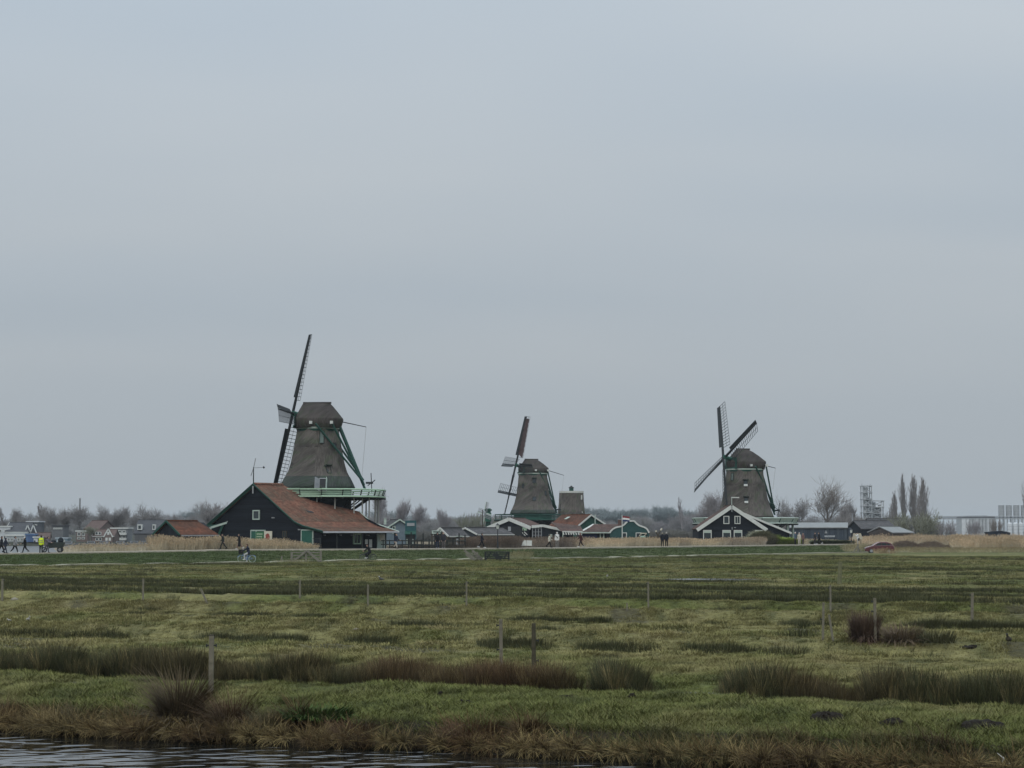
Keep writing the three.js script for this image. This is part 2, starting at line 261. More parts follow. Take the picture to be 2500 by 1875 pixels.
// ribbons that follow the land: the path on the dike and the pale cycle lane at its foot
function ribbon(name, label, line, w, m, lift) {
  const pts = []; for (let i = 0; i + 1 < line.length; i++) { const [a, b] = [line[i], line[i + 1]], n = Math.ceil(Math.hypot(b[0] - a[0], b[1] - a[1]) / 1.2); for (let k = 0; k < n; k++) pts.push([lerp(a[0], b[0], k / n), lerp(a[1], b[1], k / n)]); }
  const top = [[], []], tris = [], uvs = [];
  pts.forEach((p, i) => { const q = pts[Math.min(i + 1, pts.length - 1)], r = pts[Math.max(i - 1, 0)], l = Math.hypot(q[0] - r[0], q[1] - r[1]) || 1, nx = -(q[1] - r[1]) / l, nz = (q[0] - r[0]) / l; let hh = -9; for (const s of [-0.5, -0.2, 0.2, 0.5]) hh = Math.max(hh, H(p[0] + nx * w * s, p[1] + nz * w * s)); for (const s of [0, 1]) { const x = p[0] + nx * w * (s - 0.5), z = p[1] + nz * w * (s - 0.5); top[s].push([x, hh + lift, z]); } });
  const put = (...q) => { for (const p of q) { tris.push(p); uvs.push([p[0], p[2]]); } }, low = (p) => [p[0], p[1] - 0.35, p[2]];
  for (let i = 0; i + 1 < pts.length; i++) { const [a, b, c, e] = [top[0][i], top[0][i + 1], top[1][i], top[1][i + 1]]; put(a, b, c, b, e, c); put(a, low(a), b, b, low(a), low(b)); put(c, e, low(c), e, low(e), low(c)); }
  const g = flatGeo(tris, uvs), o = new THREE.Mesh(g, m); o.name = numbered(name); o.receiveShadow = true; tag(o, label, null, null, 'structure'); scene.add(o); return o;
}
const gravel = mottled([0.40, 0.36, 0.29], 2, 0.35, 0.95), paleLane = mottled([0.27, 0.26, 0.185], 2, 0.4, 0.95);
{
  const line = []; for (let x = -95; x <= 53; x += 4) line.push([x, -(pathD(x) + 1.2)]); line.push([58, -306], [63, -318], [66, -335]);
  ribbon('path', 'pale gravel path along the top of the low green dike', line, 3.0, gravel, 0.2);
  const lane = []; for (let x = -70; x <= 64; x += 4) lane.push([x, -(baseD(x) + 0.2)]);
  ribbon('cycle_lane', 'narrow pale cycle lane at the foot of the dike', lane, 1.6, paleLane, 0.13);
}
// waters
{
  const ripple = (u, v) => { let s = 0; for (const [a, b, p, w] of [[5, 9, 0, 1], [-3, 11, 1, 0.8], [8, 8, 2, 0.7], [4, 16, 3, 0.6], [-7, 17, 4, 0.45], [12, 22, 5, 0.35]]) s += w * Math.sin(2 * Math.PI * (a * u + b * v) + p + 5 * fbm(u * 4, v * 4, 3, 4)); return 0.5 + s / 7.4; };
  const wm = new THREE.MeshPhysicalMaterial({ roughness: 0.06, metalness: 0, ior: 1.7 }); wm.color.setRGB(0.012, 0.012, 0.010);
  wm.bumpMap = tex(1024, 6, (u, v) => { const b = ripple(u, v) * (0.25 + 1.5 * smooth(0.3, 0.75, fbm(u * 4, v * 7, 3, 4))); return [b, b, b]; }, false); wm.bumpScale = 0.042;
  const sheet = (name, label, pts, y, m) => { const t = [], u = []; for (let i = 1; i + 1 < pts.length; i++) for (const p of [pts[0], pts[i], pts[i + 1]]) { t.push([p[0], y, p[1]]); u.push([p[0], p[1]]); } const o = new THREE.Mesh(flatGeo(t, u), m); o.name = numbered(name); o.receiveShadow = true; scene.add(o); return tag(o, label, null, null, 'structure'); };
  const a = unUV(-220, 12), b = unUV(220, 12), c = unUV(220, 30), e = unUV(-220, 30);
  sheet('water', 'dark rippled ditch water in front of the rushy bank', [a, b, c, e], -0.5, wm);
  const rm = wm.clone(); rm.roughness = 0.3; rm.bumpScale = 0.05;
  sheet('river', 'pale grey river behind the reeds on the left', [[-900, -204], [900, -204], [900, -510], [-900, -510]], -1.0, rm);
  const pm = wm.clone(); pm.bumpScale = 0.02; pm.roughness = 0.12;
  for (const [px, v, w, l, k] of [[1700, 34.9, 1.25, 0.55, 'small grey puddle at the gap between two rows of rushes'], [1740, 35.35, 0.6, 0.35, 'smaller puddle at the left foot of the right-hand rushes'], [1742, 117, 5.2, 5, 'pale strip of standing water far out in the meadow'], [2065, 100, 3.6, 1.2, 'thin line of water at the foot of the thick stump post']]) {
    const u0 = (() => { let best = 0, e = 1e9; for (let u = -60; u < 90; u += 0.1) { const [x, z] = unUV(u, v), q = Math.abs(1250 + F * x / -z - px); if (q < e) { e = q; best = u; } } return best; })();
    const pts = []; for (let i = 0; i < 18; i++) { const t = i / 18 * 2 * Math.PI, r = 0.75 + 0.5 * hash2(i, v * 10 | 0); pts.push(unUV(u0 + Math.cos(t) * w * 0.5 * r, v + Math.sin(t) * l * 0.5 * r)); }
    const [cx, cz] = unUV(u0, v); let hi = -1; for (const p of pts) hi = Math.max(hi, H(p[0], p[1])); sheet('puddle', k, pts, Math.max(hi, H(cx, cz)) + 0.01, pm);
  }
}
// ---------------------------------------------------------------- windmills
function rowUV(list) { return list; }
function makeMill(o) {
  const S = o.d / F, gy = 0.8, c = W(o.cx, 1250, o.d), t = thing('windmill', o.label, 'windmill', [c[0], gy, c[2]], 0, o.group);
  const Y = (py) => CAMY + (HY - py) * S - gy, X = (px) => (px - o.cx) * S;
  const N = 32, apoAt = (y) => { const p = o.prof; let i = 1; while (i < p.length - 1 && y < Y(p[i][0])) i++; const a = p[i - 1], b = p[i]; return lerp(a[1], b[1], clamp((y - Y(a[0])) / (Y(b[0]) - Y(a[0])))) * S; };
  const ring = (y, ap, soft = 0.3) => { const r = []; for (let i = 0; i < N; i++) { const th = i / N * 2 * Math.PI, m = ((th + Math.PI / 8) % (Math.PI / 4)) - Math.PI / 8, oct = ap / Math.cos(m), q = lerp(oct, ap * 1.04, soft); r.push([q * Math.sin(th), y, q * Math.cos(th)]); } return r; };
  // thatched tower, its lower skirt, the black base
  const P = o.prof, n = P.length, rings = []; for (let k = n - 1; k >= 0; k--) { const y = Y(P[k][0]); rings.push(ring(y, P[k][1] * S)); if (k) for (const f of [0.25, 0.5, 0.75]) { const yy = lerp(Y(P[k][0]), Y(P[k - 1][0]), f); rings.push(ring(yy, lerp(P[k][1], P[k - 1][1], f) * S)); } }
  const lip = ring(Y(P[n - 1][0]) - 0.02, P[n - 1][1] * S - 0.55);
  part('tower', loft([lip, ...rings], true), o.thatch, t, { uv: 1 });
  if (o.skirt) { const y0 = Y(P[n - 1][0]), y1 = Y(o.skirt), rr = []; for (let k = 0; k <= 4; k++) { const y = lerp(y0, y1, k / 4); rr.push(ring(y - 0.03, apoAt(y) + 0.06)); } part('thatch_skirt', loft([ring(y0 - 0.06, apoAt(y0) - 0.4), ...rr, ring(y1, apoAt(y1) - 0.02)]), M.thatchGreen, t, { uv: 1 }); }
  const gY = Y(o.galPy), bR = o.baseHalf * S; part('base', loft([ring(-0.3, bR, 0.05), ring(gY, bR, 0.05)]), M.black, t);
  if (o.band) part('base_band', loft([ring(gY, bR * 1.0 + 0.02, 0.05), ring(Y(P[n - 1][0]) + 0.1, bR * 1.0 + 0.02, 0.05)]), o.band, t);
  // gallery
  if (o.galR) {
    const R = o.galR * S, rp = (th, r, y) => [r * Math.sin(th), y, r * Math.cos(th)], K = o.galN ?? 16, deck = [];
    const gal = part('gallery', loft([K, K].map((_, k) => Array.from({ length: K }, (_, i) => rp((i + 0.5) / K * 2 * Math.PI, R, gY - 0.22 + 0.22 * k))), true, true), o.deckMat, t);
    const rail = [[], [], []], hR = o.railH, lean = o.lean;
    for (let i = 0; i < K; i++) { const a = (i + 0.5) / K * 2 * Math.PI, b = (i + 1.5) / K * 2 * Math.PI; for (const [k, f, w] of [[0, 1, 0.16], [1, 0.62, 0.07], [2, 0.3, 0.07]]) rail[k].push(beam(rp(a, R + lean * f, gY + hR * f), rp(b, R + lean * f, gY + hR * f), w, k ? 0.05 : 0.12)); rail[0].push(beam(rp(a, R + 0.28, gY - 0.12), rp(b, R + 0.28, gY - 0.12), 0.18, 0.12)); }
    part('railing', rail[0], o.railMat, gal); part('railing_rail', rail[1], o.railMat, gal); part('railing_rail', rail[2], o.railMat, gal);
    if (o.railPanel) for (let i = 0; i < K; i++) { const a = (i + 0.53) / K * 2 * Math.PI, b = (i + 1.47) / K * 2 * Math.PI; part('railing_panel', slab([rp(a, R + lean * 0.9, gY + hR * 0.92), rp(b, R + lean * 0.9, gY + hR * 0.92), rp(b, R + lean * 0.12, gY + hR * 0.12), rp(a, R + lean * 0.12, gY + hR * 0.12)], 0.025), o.railPanel, gal); }
    const pg = join(boxUV(join(beam([0, -0.1, 0], [0, hR + 0.02, lean], 0.1, 0.13))));
    for (let i = 0; i < K; i++) { const th = (i + 0.5) / K * 2 * Math.PI; again('railing_post', pg, o.railPost, gal, rp(th, R, gY), [0, th, 0]); if (o.galPosts) continue; }
    for (let i = 0; i < K; i++) { const th = (i + 0.5) / K * 2 * Math.PI; deck.push(beam(rp(th, bR - 0.1, gY - 0.32), rp(th, R + 0.35, gY - 0.32), 0.16, 0.2)); deck.push(beam(rp(th, bR - 0.05, gY - 2.0), rp(th, R * 0.78, gY - 0.42), 0.13)); }
    part('gallery_beam', deck, M.dark, gal);
    for (const [th, y0, y1] of o.galPosts ?? []) part('gallery_post', [rod(rp(th, R * 0.93, y0 - gy), rp(th, R * 0.93, gY - 0.3), o.postR ?? 0.085, o.postR ?? 0.085, 8)], o.postMat ?? M.post, gal);
  }
  // cap along the wind axis
  const ax = o.axis, yaw = Math.atan2(-ax[1], ax[0]), capY = Y(P[0][0]);
  const cap = new THREE.Mesh(); { const e = 0.62, pw = (s) => Math.sign(s) * Math.abs(s) ** e;
    const rr = o.cap.map(([y, f, b, w, lift]) => Array.from({ length: 28 }, (_, i) => { const th = -i / 28 * 2 * Math.PI, cx = Math.cos(th); return [pw(cx) * (cx > 0 ? f : b), y * o.capH + (lift ?? 0) * cx, pw(Math.sin(th)) * w]; }));
    rr.unshift(rr[0].map((p) => [p[0] * 0.8, p[1], p[2] * 0.8]));
    cap.geometry = loft(rr, true); cap.material = M.thatchDark; cap.name = 'cap'; cap.castShadow = cap.receiveShadow = true; cap.rotation.y = yaw; cap.position.y = capY; t.add(cap); }
  const cr = o.prof[0][1] * S, circ = (r, y) => Array.from({ length: 28 }, (_, i) => [r * Math.sin(i / 28 * 2 * Math.PI), y, r * Math.cos(i / 28 * 2 * Math.PI)]);
  part('cap_ring', loft([circ(cr + 0.12, -0.38), circ(cr + 0.2, 0.02)], false, true), M.dgreen, cap); part('cap_ring', loft([circ(cr + 0.23, -0.1), circ(cr + 0.26, 0.1)]), M.palegrey, cap);
  part('ridge', beam([o.cap[o.cap.length - 1][1] + 0.05, o.capH + 0.0, 0], [-o.cap[o.cap.length - 1][2] - 0.05, o.capH - 0.0, 0], 0.22, 0.3).translate(0, (o.cap.at(-1)[4] ?? 0) * 0, 0), M.thatchDark, cap);
  const D = Math.abs(o.hub[0] * S / ax[0]), hubY = Y(o.hub[1]) - capY, tau = o.tau;
  part('windshaft', [rod([D - 2.6, hubY - 2.6 * Math.tan(tau), 0], [D + 0.25, hubY + 0.25 * Math.tan(tau), 0], 0.34, 0.3, 12)], M.green, cap);
  part('storm_board', [box(0.12, o.capH * 0.5, o.cap[1][3] * 1.5, o.cap[0][1] - 0.15, o.capH * 0.32, 0), box(0.14, 0.28, o.cap[1][3] * 1.7, o.cap[0][1] - 0.05, 0.2, 0)], M.dgreen, cap);
  const sw = o.cap[0][3] + 0.45; for (const a of [0.35, -o.cap[0][2] * 0.82]) { part('cross_beam', box(0.26, 0.26, sw * 2 - 0.5, a, 0.62, 0), M.stock, cap); for (const s of [-1, 1]) part('beam_end', box(0.34, 0.36, 0.34, a, 0.62, s * (sw - 0.14)), M.white, cap); }
  // tail poles, winch, brake pole
  const back = -o.tail[0] * S / Math.abs(ax[0]), fy = Y(o.tail[1]) - capY, foot = [back, fy, 0];
  part('tail_pole', [rod([-o.cap[0][2] + 0.3, 0.75, 0], foot, 0.2, 0.15, 8)], M.dgreen, cap);
  for (const s of [-1, 1]) { part('tail_brace', [rod([-o.cap[0][2] * 0.82, 0.55, s * (sw - 0.35)], [back * 0.98, fy + 0.5, s * 0.15], 0.14, 0.13, 8)], M.dgreen, cap); part('tail_brace', [rod([-0.3, 0.45, s * (sw + 0.1)], [back * 0.95, fy + 1.1, s * 0.7], 0.13, 0.12, 8)], M.dgreen, cap); }
  part('winch', [rod([back - 0.1, fy + 0.75, 0.15], [back - 1.0, fy + 0.75, 0.15], 0.13), ...[0, 1, 2, 3].map((k) => beam([back - 0.8, fy + 0.75, 0.15], [back - 0.8 - 0.25 * Math.cos(k * 1.57), fy + 0.75 + 1.25 * Math.sin(k * 1.57 + 0.3), 0.15 + 1.25 * Math.cos(k * 1.57 + 0.3)], 0.09))], M.stock, cap);
  const [bx, by] = [-o.brake[0] * S / Math.abs(ax[0]), Y(o.brake[1]) - capY]; part('brake_pole', [rod([-o.cap[0][2] + 0.2, 0.95, 0.4], [bx, by, 0.4], 0.075, 0.05, 6)], M.stock, cap); part('brake_rope', [rod([bx, by, 0.4], [bx + 0.5, by - o.ropeL, 0.4], 0.018, 0.018, 5)], M.rope, cap);
  // sails
  const hubP = V(D, hubY, 0).applyAxisAngle(V(0, 1, 0), yaw).add(V(0, capY, 0)), ct = Math.cos(tau), st = Math.sin(tau), Z = V(ax[0] * ct, st, ax[1] * ct), Hh = V(ax[1], 0, -ax[0]).normalize(), Vv = Z.clone().cross(Hh);
  const q0 = new THREE.Quaternion().setFromRotationMatrix(new THREE.Matrix4().makeBasis(Hh, Vv, Z));
  part('hub', [box(0.62, 0.62, 0.5)], M.green, t).applyQuaternion(q0); t.children.at(-1).position.copy(hubP);
  const L = o.L, barG = boxUV(join(box(o.sailW, 0.065, 0.05, o.sailW / 2 + 0.05, 0, 0)));
  for (let k = 0; k < 4; k++) {
    const s = new THREE.Group(); s.name = 'sail'; s.position.copy(hubP); s.quaternion.copy(q0).multiply(new THREE.Quaternion().setFromAxisAngle(V(0, 0, 1), o.theta + k * Math.PI / 2)); t.add(s);
    const zo = k % 2 ? -0.16 : 0.16;
    part('stock', [aim(new THREE.CylinderGeometry(0.10, 0.22, L, 4, 1).rotateY(Math.PI / 4), [0, 0, zo], [0, L, zo])], M.stock, s);
    const r0 = L * 0.17, tw = (r) => lerp(o.twist[0], o.twist[1], (r - r0) / (L - r0)), nb = o.bars, at = (r, w, dz = 0) => [w * Math.cos(tw(r)), r, zo - w * Math.sin(tw(r)) + dz];
    { const pts = [], w0 = -0.62, w1 = -0.12, rr = []; for (let i = 0; i <= 8; i++) { const r = lerp(r0 + 0.3, L - 0.05, i / 8), a = tw(r) + 0.25; rr.push([[w1 * Math.cos(a), r, zo - w1 * Math.sin(a) + 0.05], [w0 * Math.cos(a), r, zo - w0 * Math.sin(a)], [w0 * Math.cos(a), r, zo - w0 * Math.sin(a) - 0.06], [w1 * Math.cos(a), r, zo - w1 * Math.sin(a) - 0.05]]); } part('leading_board', loft(rr, true, true), M.stock, s); }
    for (let i = 0; i <= nb; i++) { const r = lerp(r0, L - 0.06, i / nb); again('sail_bar', barG, M.lattice, s, [0, r, zo], [0, tw(r), 0]); }
    for (const w of [0.5, 1.0]) { const seg = []; for (let i = 0; i < 6; i++) seg.push(beam(at(lerp(r0, L - 0.06, i / 6), w * o.sailW + 0.03, -0.05), at(lerp(r0, L - 0.06, (i + 1) / 6), w * o.sailW + 0.03, -0.05), 0.05, 0.03)); part('sail_rail', seg, M.lattice, s); }
    if (o.cloth?.includes(k)) { const rr = []; for (let i = 0; i <= 24; i++) { const r = lerp(r0 + 0.6, L * 0.955, i / 24), ww = o.sailW * (i === 0 ? 0.96 : 1.0), z1 = 0.09 + 0.04 * Math.sin(i * 1.9); rr.push([at(r, 0.06, z1 + 0.02), at(r, ww * 0.5, z1 - 0.03 + 0.02 * Math.sin(i * 1.1)), at(r - (i ? 0 : 0.7), ww + 0.05, z1), at(r - (i ? 0 : 0.7), ww + 0.05, z1 - 0.025), at(r, 0.06, z1 - 0.01)]); } part('sail_cloth', loft(rr, true, true), M.cloth, s); }
  }
  // openings on the tower, set proud of the thatch
  for (const [px, py, w, h, kind] of o.holes ?? []) {
    const y = Y(py), ap = apoAt(y), x = X(px), th = Math.asin(clamp(x / (ap * 1.03), -0.98, 0.98)), slope = Math.atan((apoAt(y - 0.5) - apoAt(y + 0.5))), g = new THREE.Mesh();
    const gq = part(kind === 'door' ? 'door' : 'window', [box(w + 0.16, 0.1, 0.14, 0, h / 2 + 0.05, 0.05), box(w + 0.16, 0.08, 0.16, 0, -h / 2 - 0.04, 0.05), box(0.08, h, 0.12, -w / 2 - 0.04, 0, 0.05), box(0.08, h, 0.12, w / 2 + 0.04, 0, 0.05), ...(kind === 'hood' || kind === 'white' ? [box(w + 0.4, 0.12, 0.5, 0, h / 2 + 0.16, 0.15)] : [])], kind === 'pale' ? M.thatchGreen : kind === 'door' ? M.grey : M.thatchGreen, t);
    part('pane', box(w, h, 0.06, 0, 0, 0.02), kind === 'pale' ? mottled([0.14, 0.18, 0.165], 1, 0.3) : kind === 'door' ? M.dark : M.glass, gq);
    if (kind === 'white') part('sill', box(w + 0.1, h * 0.55, 0.2, 0, -h * 0.75, 0.14), M.white, gq);
    if (kind === 'door') { part('door_leaf', box(0.06, h, 0.8, -w / 2 - 0.3, 0, 0.45, -0.6), M.grey, gq); part('door_leaf', box(0.06, h, 0.7, w / 2 + 0.08, 0, 0.42, -0.06), M.palegrey, gq); }
    gq.position.set((ap + 0.03) * Math.sin(th) * 1.0, y, Math.sqrt(Math.max(0.05, (ap * 1.03) ** 2 - x * x)) * (Math.abs(x) < ap * 0.4 ? ap / Math.sqrt((ap * 1.03) ** 2 - x * x) : 1) + 0.02); if (Math.abs(x) >= ap * 0.4) gq.rotation.y = th > 0 ? Math.PI / 4 : -Math.PI / 4;
    gq.rotation.order = 'YXZ'; gq.rotation.x = -slope;
  }
  return t;
}
const capShape = (f, b, w, tf = 0.68, tb = 0.58) => [[0, f, b, w], [0.34, f * 1.03, b * 1.12, w * 0.98], [0.4, f * 1.02, b * 1.1, w * 0.95], [0.66, f * lerp(1.02, tf, 0.42), b * lerp(1.1, tb, 0.45), w * 0.68], [0.88, f * lerp(1.02, tf, 0.8), b * lerp(1.1, tb, 0.8), w * 0.3, 0.06], [0.97, f * lerp(1.02, tf, 0.97), b * lerp(1.1, tb, 0.97), w * 0.1, 0.1], [1, f * tf, b * tb, 0.08, 0.14]];
// top of the big barn's roof under a spot of the gallery (angle, radius about the largest mill)
function barnTop(th, r) { const x = W(775, 1250, 239.5)[0] + r * Math.sin(th), d = 239.5 - r * Math.cos(th), dx = x + 30.6, dd = d - 228.7, s = dx * 0.766 - dd * 0.643, b = dx * 0.643 + dd * 0.766; if (b > 12.3 || s > 11.8) return 0.8; const P = [[0, 8.62], [3.05, 6.72], [7.13, 4.15], [8.6, 3.63], [11.8, 3.0]]; for (let i = 1; i < P.length; i++) if (s <= P[i][0]) return lerp(P[i - 1][1], P[i][1], clamp((s - P[i - 1][0]) / (P[i][0] - P[i - 1][0]))) - 0.25; return 3; }
makeMill({ label: 'largest windmill with thatched body, standing behind the big black barn with the red tiled roof', d: 239.5, cx: 775, L: 10.2, prof: [[1047, 49], [1060, 51], [1101, 58], [1132, 64], [1152, 70], [1164, 76], [1180, 84], [1194, 90]], skirt: 1164, thatch: M.thatch, galPy: 1212, galR: 160, galN: 20, baseHalf: 80, band: M.pale, deckMat: M.dark, railMat: M.pale, railPost: M.gateDark, railH: 0.75, lean: 0.3,
  galPosts: [0.09, 0.38, 0.72, 0.9, 1.08, 1.3, 1.5, 1.72, 1.95, 2.3].map((th) => [th, barnTop(th, 160 * 0.93 * 239.5 / F)]), axis: [-0.9963, -0.086], tau: 0.215, theta: 0.0, twist: [0.55, 0.3], sailW: 1.5, bars: 18,
  capH: 63 * 239.5 / F, cap: capShape(2.75, 2.75, 2.75), hub: [-60, 1010], tail: [116, 1194], brake: [117, 1043], ropeL: 6.2,
  holes: [[790, 1070, 0.45, 1.5, 'pale'], [808, 1150, 0.55, 0.8, 'hood'], [820, 1090, 0.3, 0.5, 'dark'], [715, 1138, 0.25, 0.5, 'dark'], [797, 1187, 0.8, 1.6, 'door']] });
makeMill({ label: 'middle windmill with brown cloth on its raised sail, above the open-fronted market barn', d: 390, cx: 1301, L: 10.2, prof: [[1157, 34], [1180, 36], [1210, 40], [1230, 45], [1242, 50], [1254, 55]], skirt: 1245, thatch: M.thatch, galPy: 1268, galR: 92, galN: 16, baseHalf: 46, band: M.green, deckMat: M.dgreen, railMat: M.dgreen, railPost: M.dgreen, railH: 0.95, lean: 0.12, railPanel: null,
  axis: [-0.95, 0.31], tau: 0.21, theta: -0.068, twist: [0.45, 0.14], sailW: 1.55, bars: 15, cloth: [0], capH: 35 * 390 / F, cap: capShape(2.6, 2.75, 2.6, 0.65, 0.4), hub: [-40, 1137], tail: [58, 1253], brake: [78, 1160], ropeL: 3.6,
  holes: [[1304, 1175, 0.6, 0.8, 'hood'], [1277, 1187, 0.35, 0.75, 'dark'], [1332, 1205, 0.35, 0.8, 'dark'], [1304, 1219, 0.6, 0.7, 'dark']] });
makeMill({ label: 'right-hand windmill, bare lattice sails turned towards the viewer, behind the white-edged black house', d: 315, cx: 1819, L: 10.4, prof: [[1147, 43], [1170, 45], [1200, 50], [1225, 55], [1245, 61], [1264, 68]], thatch: M.thatch, galPy: 1276, galR: 123, galN: 16, baseHalf: 58, band: M.palegrey, deckMat: M.dgreen, railMat: M.palegrey, railPost: M.dgreen, railPanel: M.palegrey, railH: 0.72, lean: 0.42,
  galPosts: [[0.62, 0.8, 0], [0.95, 0.8, 0], [1.4, 0.8, 0], [1.9, 0.8, 0], [-0.7, 0.8, 0], [-1.2, 0.8, 0], [2.6, 0.8, 0], [-2.2, 0.8, 0]], postR: 0.2, postMat: M.palegrey, axis: [-0.938, 0.345], tau: 0.235, theta: 0.54, twist: [0.35, 0.06], sailW: 1.5, bars: 15, capH: 50 * 315 / F, cap: capShape(2.65, 3.0, 2.75, 0.55, 0.3), hub: [-52, 1117], tail: [76, 1257], brake: [82, 1142], ropeL: 3.5,
  holes: [[1815, 1180, 0.5, 0.6, 'white'], [1815, 1221, 0.5, 0.6, 'white'], [1785, 1165, 0.4, 1.1, 'pale']] });
makeMill({ label: 'partly hidden windmill directly behind the middle one, one pale sail showing on its left', d: 450, cx: 1300, L: 7.9, prof: [[1228, 22], [1250, 25], [1275, 30]], thatch: M.thatch, galPy: 1285, galR: 0, baseHalf: 26, axis: [-0.52, 0.85], tau: 0.15, theta: -0.2, twist: [0.35, 0.1], sailW: 1.7, bars: 14, capH: 2.2, cap: capShape(2.0, 2.0, 1.9), hub: [-17, 1213], tail: [30, 1275], brake: [30, 1225], ropeL: 2 });
// capless tower of an old mill, small green pole mill
{
  const d = 430, S = d / F, c = W(1395, 1250, d), t = thing('mill_tower', 'capless thatched mill tower with a small green lantern on its flat white-rimmed top', 'mill tower', [c[0], 0.8, c[2]]), Y = (p) => CAMY + (HY - p) * S - 0.8;
  const ring = (y, r) => Array.from({ length: 32 }, (_, i) => { const th = i / 32 * 2 * Math.PI, m = ((th + Math.PI / 8) % (Math.PI / 4)) - Math.PI / 8; return [r * Math.sin(th) / Math.cos(m * 0.8), y, r * Math.cos(th) / Math.cos(m * 0.8)]; });
  part('tower', loft([ring(0, 44 * S), ring(Y(1285), 38 * S), ring(Y(1250), 33 * S), ring(Y(1225), 30.5 * S), ring(Y(1204), 29.5 * S)], true), M.thatch, t, { uv: 1 });
  part('rim', loft([ring(Y(1204), 29.8 * S), ring(Y(1199.5), 30.2 * S)], true), M.white, t);
  const l = part('lantern', [rod([0, Y(1202), 0], [0, Y(1192), 0], 0.5, 0.5, 8)], M.dgreen, t); part('lantern_roof', [rod([0, Y(1192), 0], [0, Y(1186), 0], 0.72, 0.05, 8)], M.gateDark, l);
  for (const [px, py, h] of [[1419, 1215, 1.0], [1420, 1252, 0.5], [1424, 1246, 0.8]]) { const y = Y(py); part('window', box(0.25, h, 0.2, (px - 1395) * S, y, Math.sqrt(Math.max(0.2, (31.5 * S) ** 2 - ((px - 1395) * S) ** 2)) + 0.12, 0.7), M.white, t); }
}
{
  const d = 420, S = d / F, c = W(1192, 1250, d), t = thing('pole_mill', 'small pale green windmill on a trestle, far behind between the sheds and the market barn', 'windmill', [c[0], 0.8, c[2]]), Y = (p) => CAMY + (HY - p) * S - 0.8;
  part('body', [box(15 * S, 1.9, 1.5, 0, Y(1263), 0), box(12 * S, 1.0, 1.2, 0, Y(1256) + 0.8, 0)], M.green, t); part('roof', slab([[-0.8, Y(1256) + 1.1, 0.9], [0.8, Y(1256) + 1.1, 0.9], [0.8, Y(1256) + 1.1, -0.9], [-0.8, Y(1256) + 1.1, -0.9]], 0.3), M.dgreen, t);
  part('trestle', [rod([-0.95, 0, 0.8], [-0.3, Y(1270), 0], 0.13), rod([0.95, 0, 0.8], [0.3, Y(1270), 0], 0.13), rod([-0.9, 0, -0.9], [0, Y(1270), 0], 0.13), rod([0.9, 0, -0.9], [0, Y(1270), 0], 0.13), rod([0, 0, 0], [0, Y(1272), 0], 0.3), box(2.0, 1.6, 1.4, 0, 0.8, 0)], M.dgreen, t);
  const hub = [-0.8, Y(1254), 0.5], L = 29 * S; for (let k = 0; k < 4; k++) { const s = new THREE.Group(); s.name = 'sail'; s.position.set(...hub); s.rotation.set(0, -0.95, 0); s.rotateX(-0.1); s.rotateZ(-0.22 + k * Math.PI / 2); t.add(s); part('stock', box(0.16, L, 0.16, 0, L / 2, 0), M.grey, s); const b = []; for (let i = 0; i <= 8; i++) b.push(box(0.75, 0.05, 0.04, 0.4, 0.5 + (L - 0.55) * i / 8, 0)); for (const x of [0.4, 0.78]) b.push(box(0.06, L - 0.5, 0.04, x, 0.25 + L / 2, 0)); part('lattice', b, M.grey, s); part('leading_board', box(0.28, L - 0.7, 0.05, -0.2, 0.35 + L / 2, 0, 0.2), M.palegrey, s); }
}
// ---------------------------------------------------------------- buildings
function winPart(root, w, h, pos, ry, frameM, opt = {}) {  // window > pane (+ bars in the frame), facing local +z turned by ry
  const f = opt.f ?? 0.12, fr = [box(w, f, 0.12, 0, h / 2 - f / 2, 0), box(w, f, 0.12, 0, -h / 2 + f / 2, 0), box(f, h - 2 * f, 0.12, -w / 2 + f / 2, 0, 0), box(f, h - 2 * f, 0.12, w / 2 - f / 2, 0, 0)];
  for (let i = 1; i < (opt.nx ?? 1); i++) fr.push(box(0.06, h - 2 * f, 0.09, -w / 2 + w * i / opt.nx, 0, 0)); for (let i = 1; i < (opt.ny ?? 1); i++) fr.push(box(w - 2 * f, 0.06, 0.085, 0, -h / 2 + h * i / opt.ny, 0));
  const m = part('window', fr, frameM, root); m.position.set(...pos); m.rotation.y = ry; part('pane', box(w - 2 * f - 0.01, h - 2 * f - 0.01, 0.03, 0, 0, -0.02), M.glass, m);
  if (opt.blind) part('blind', box(w - 2 * f - 0.03, h * 0.2, 0.02, 0, h / 2 - f - h * 0.1, 0.01), M.palegrey, m); return m;
}
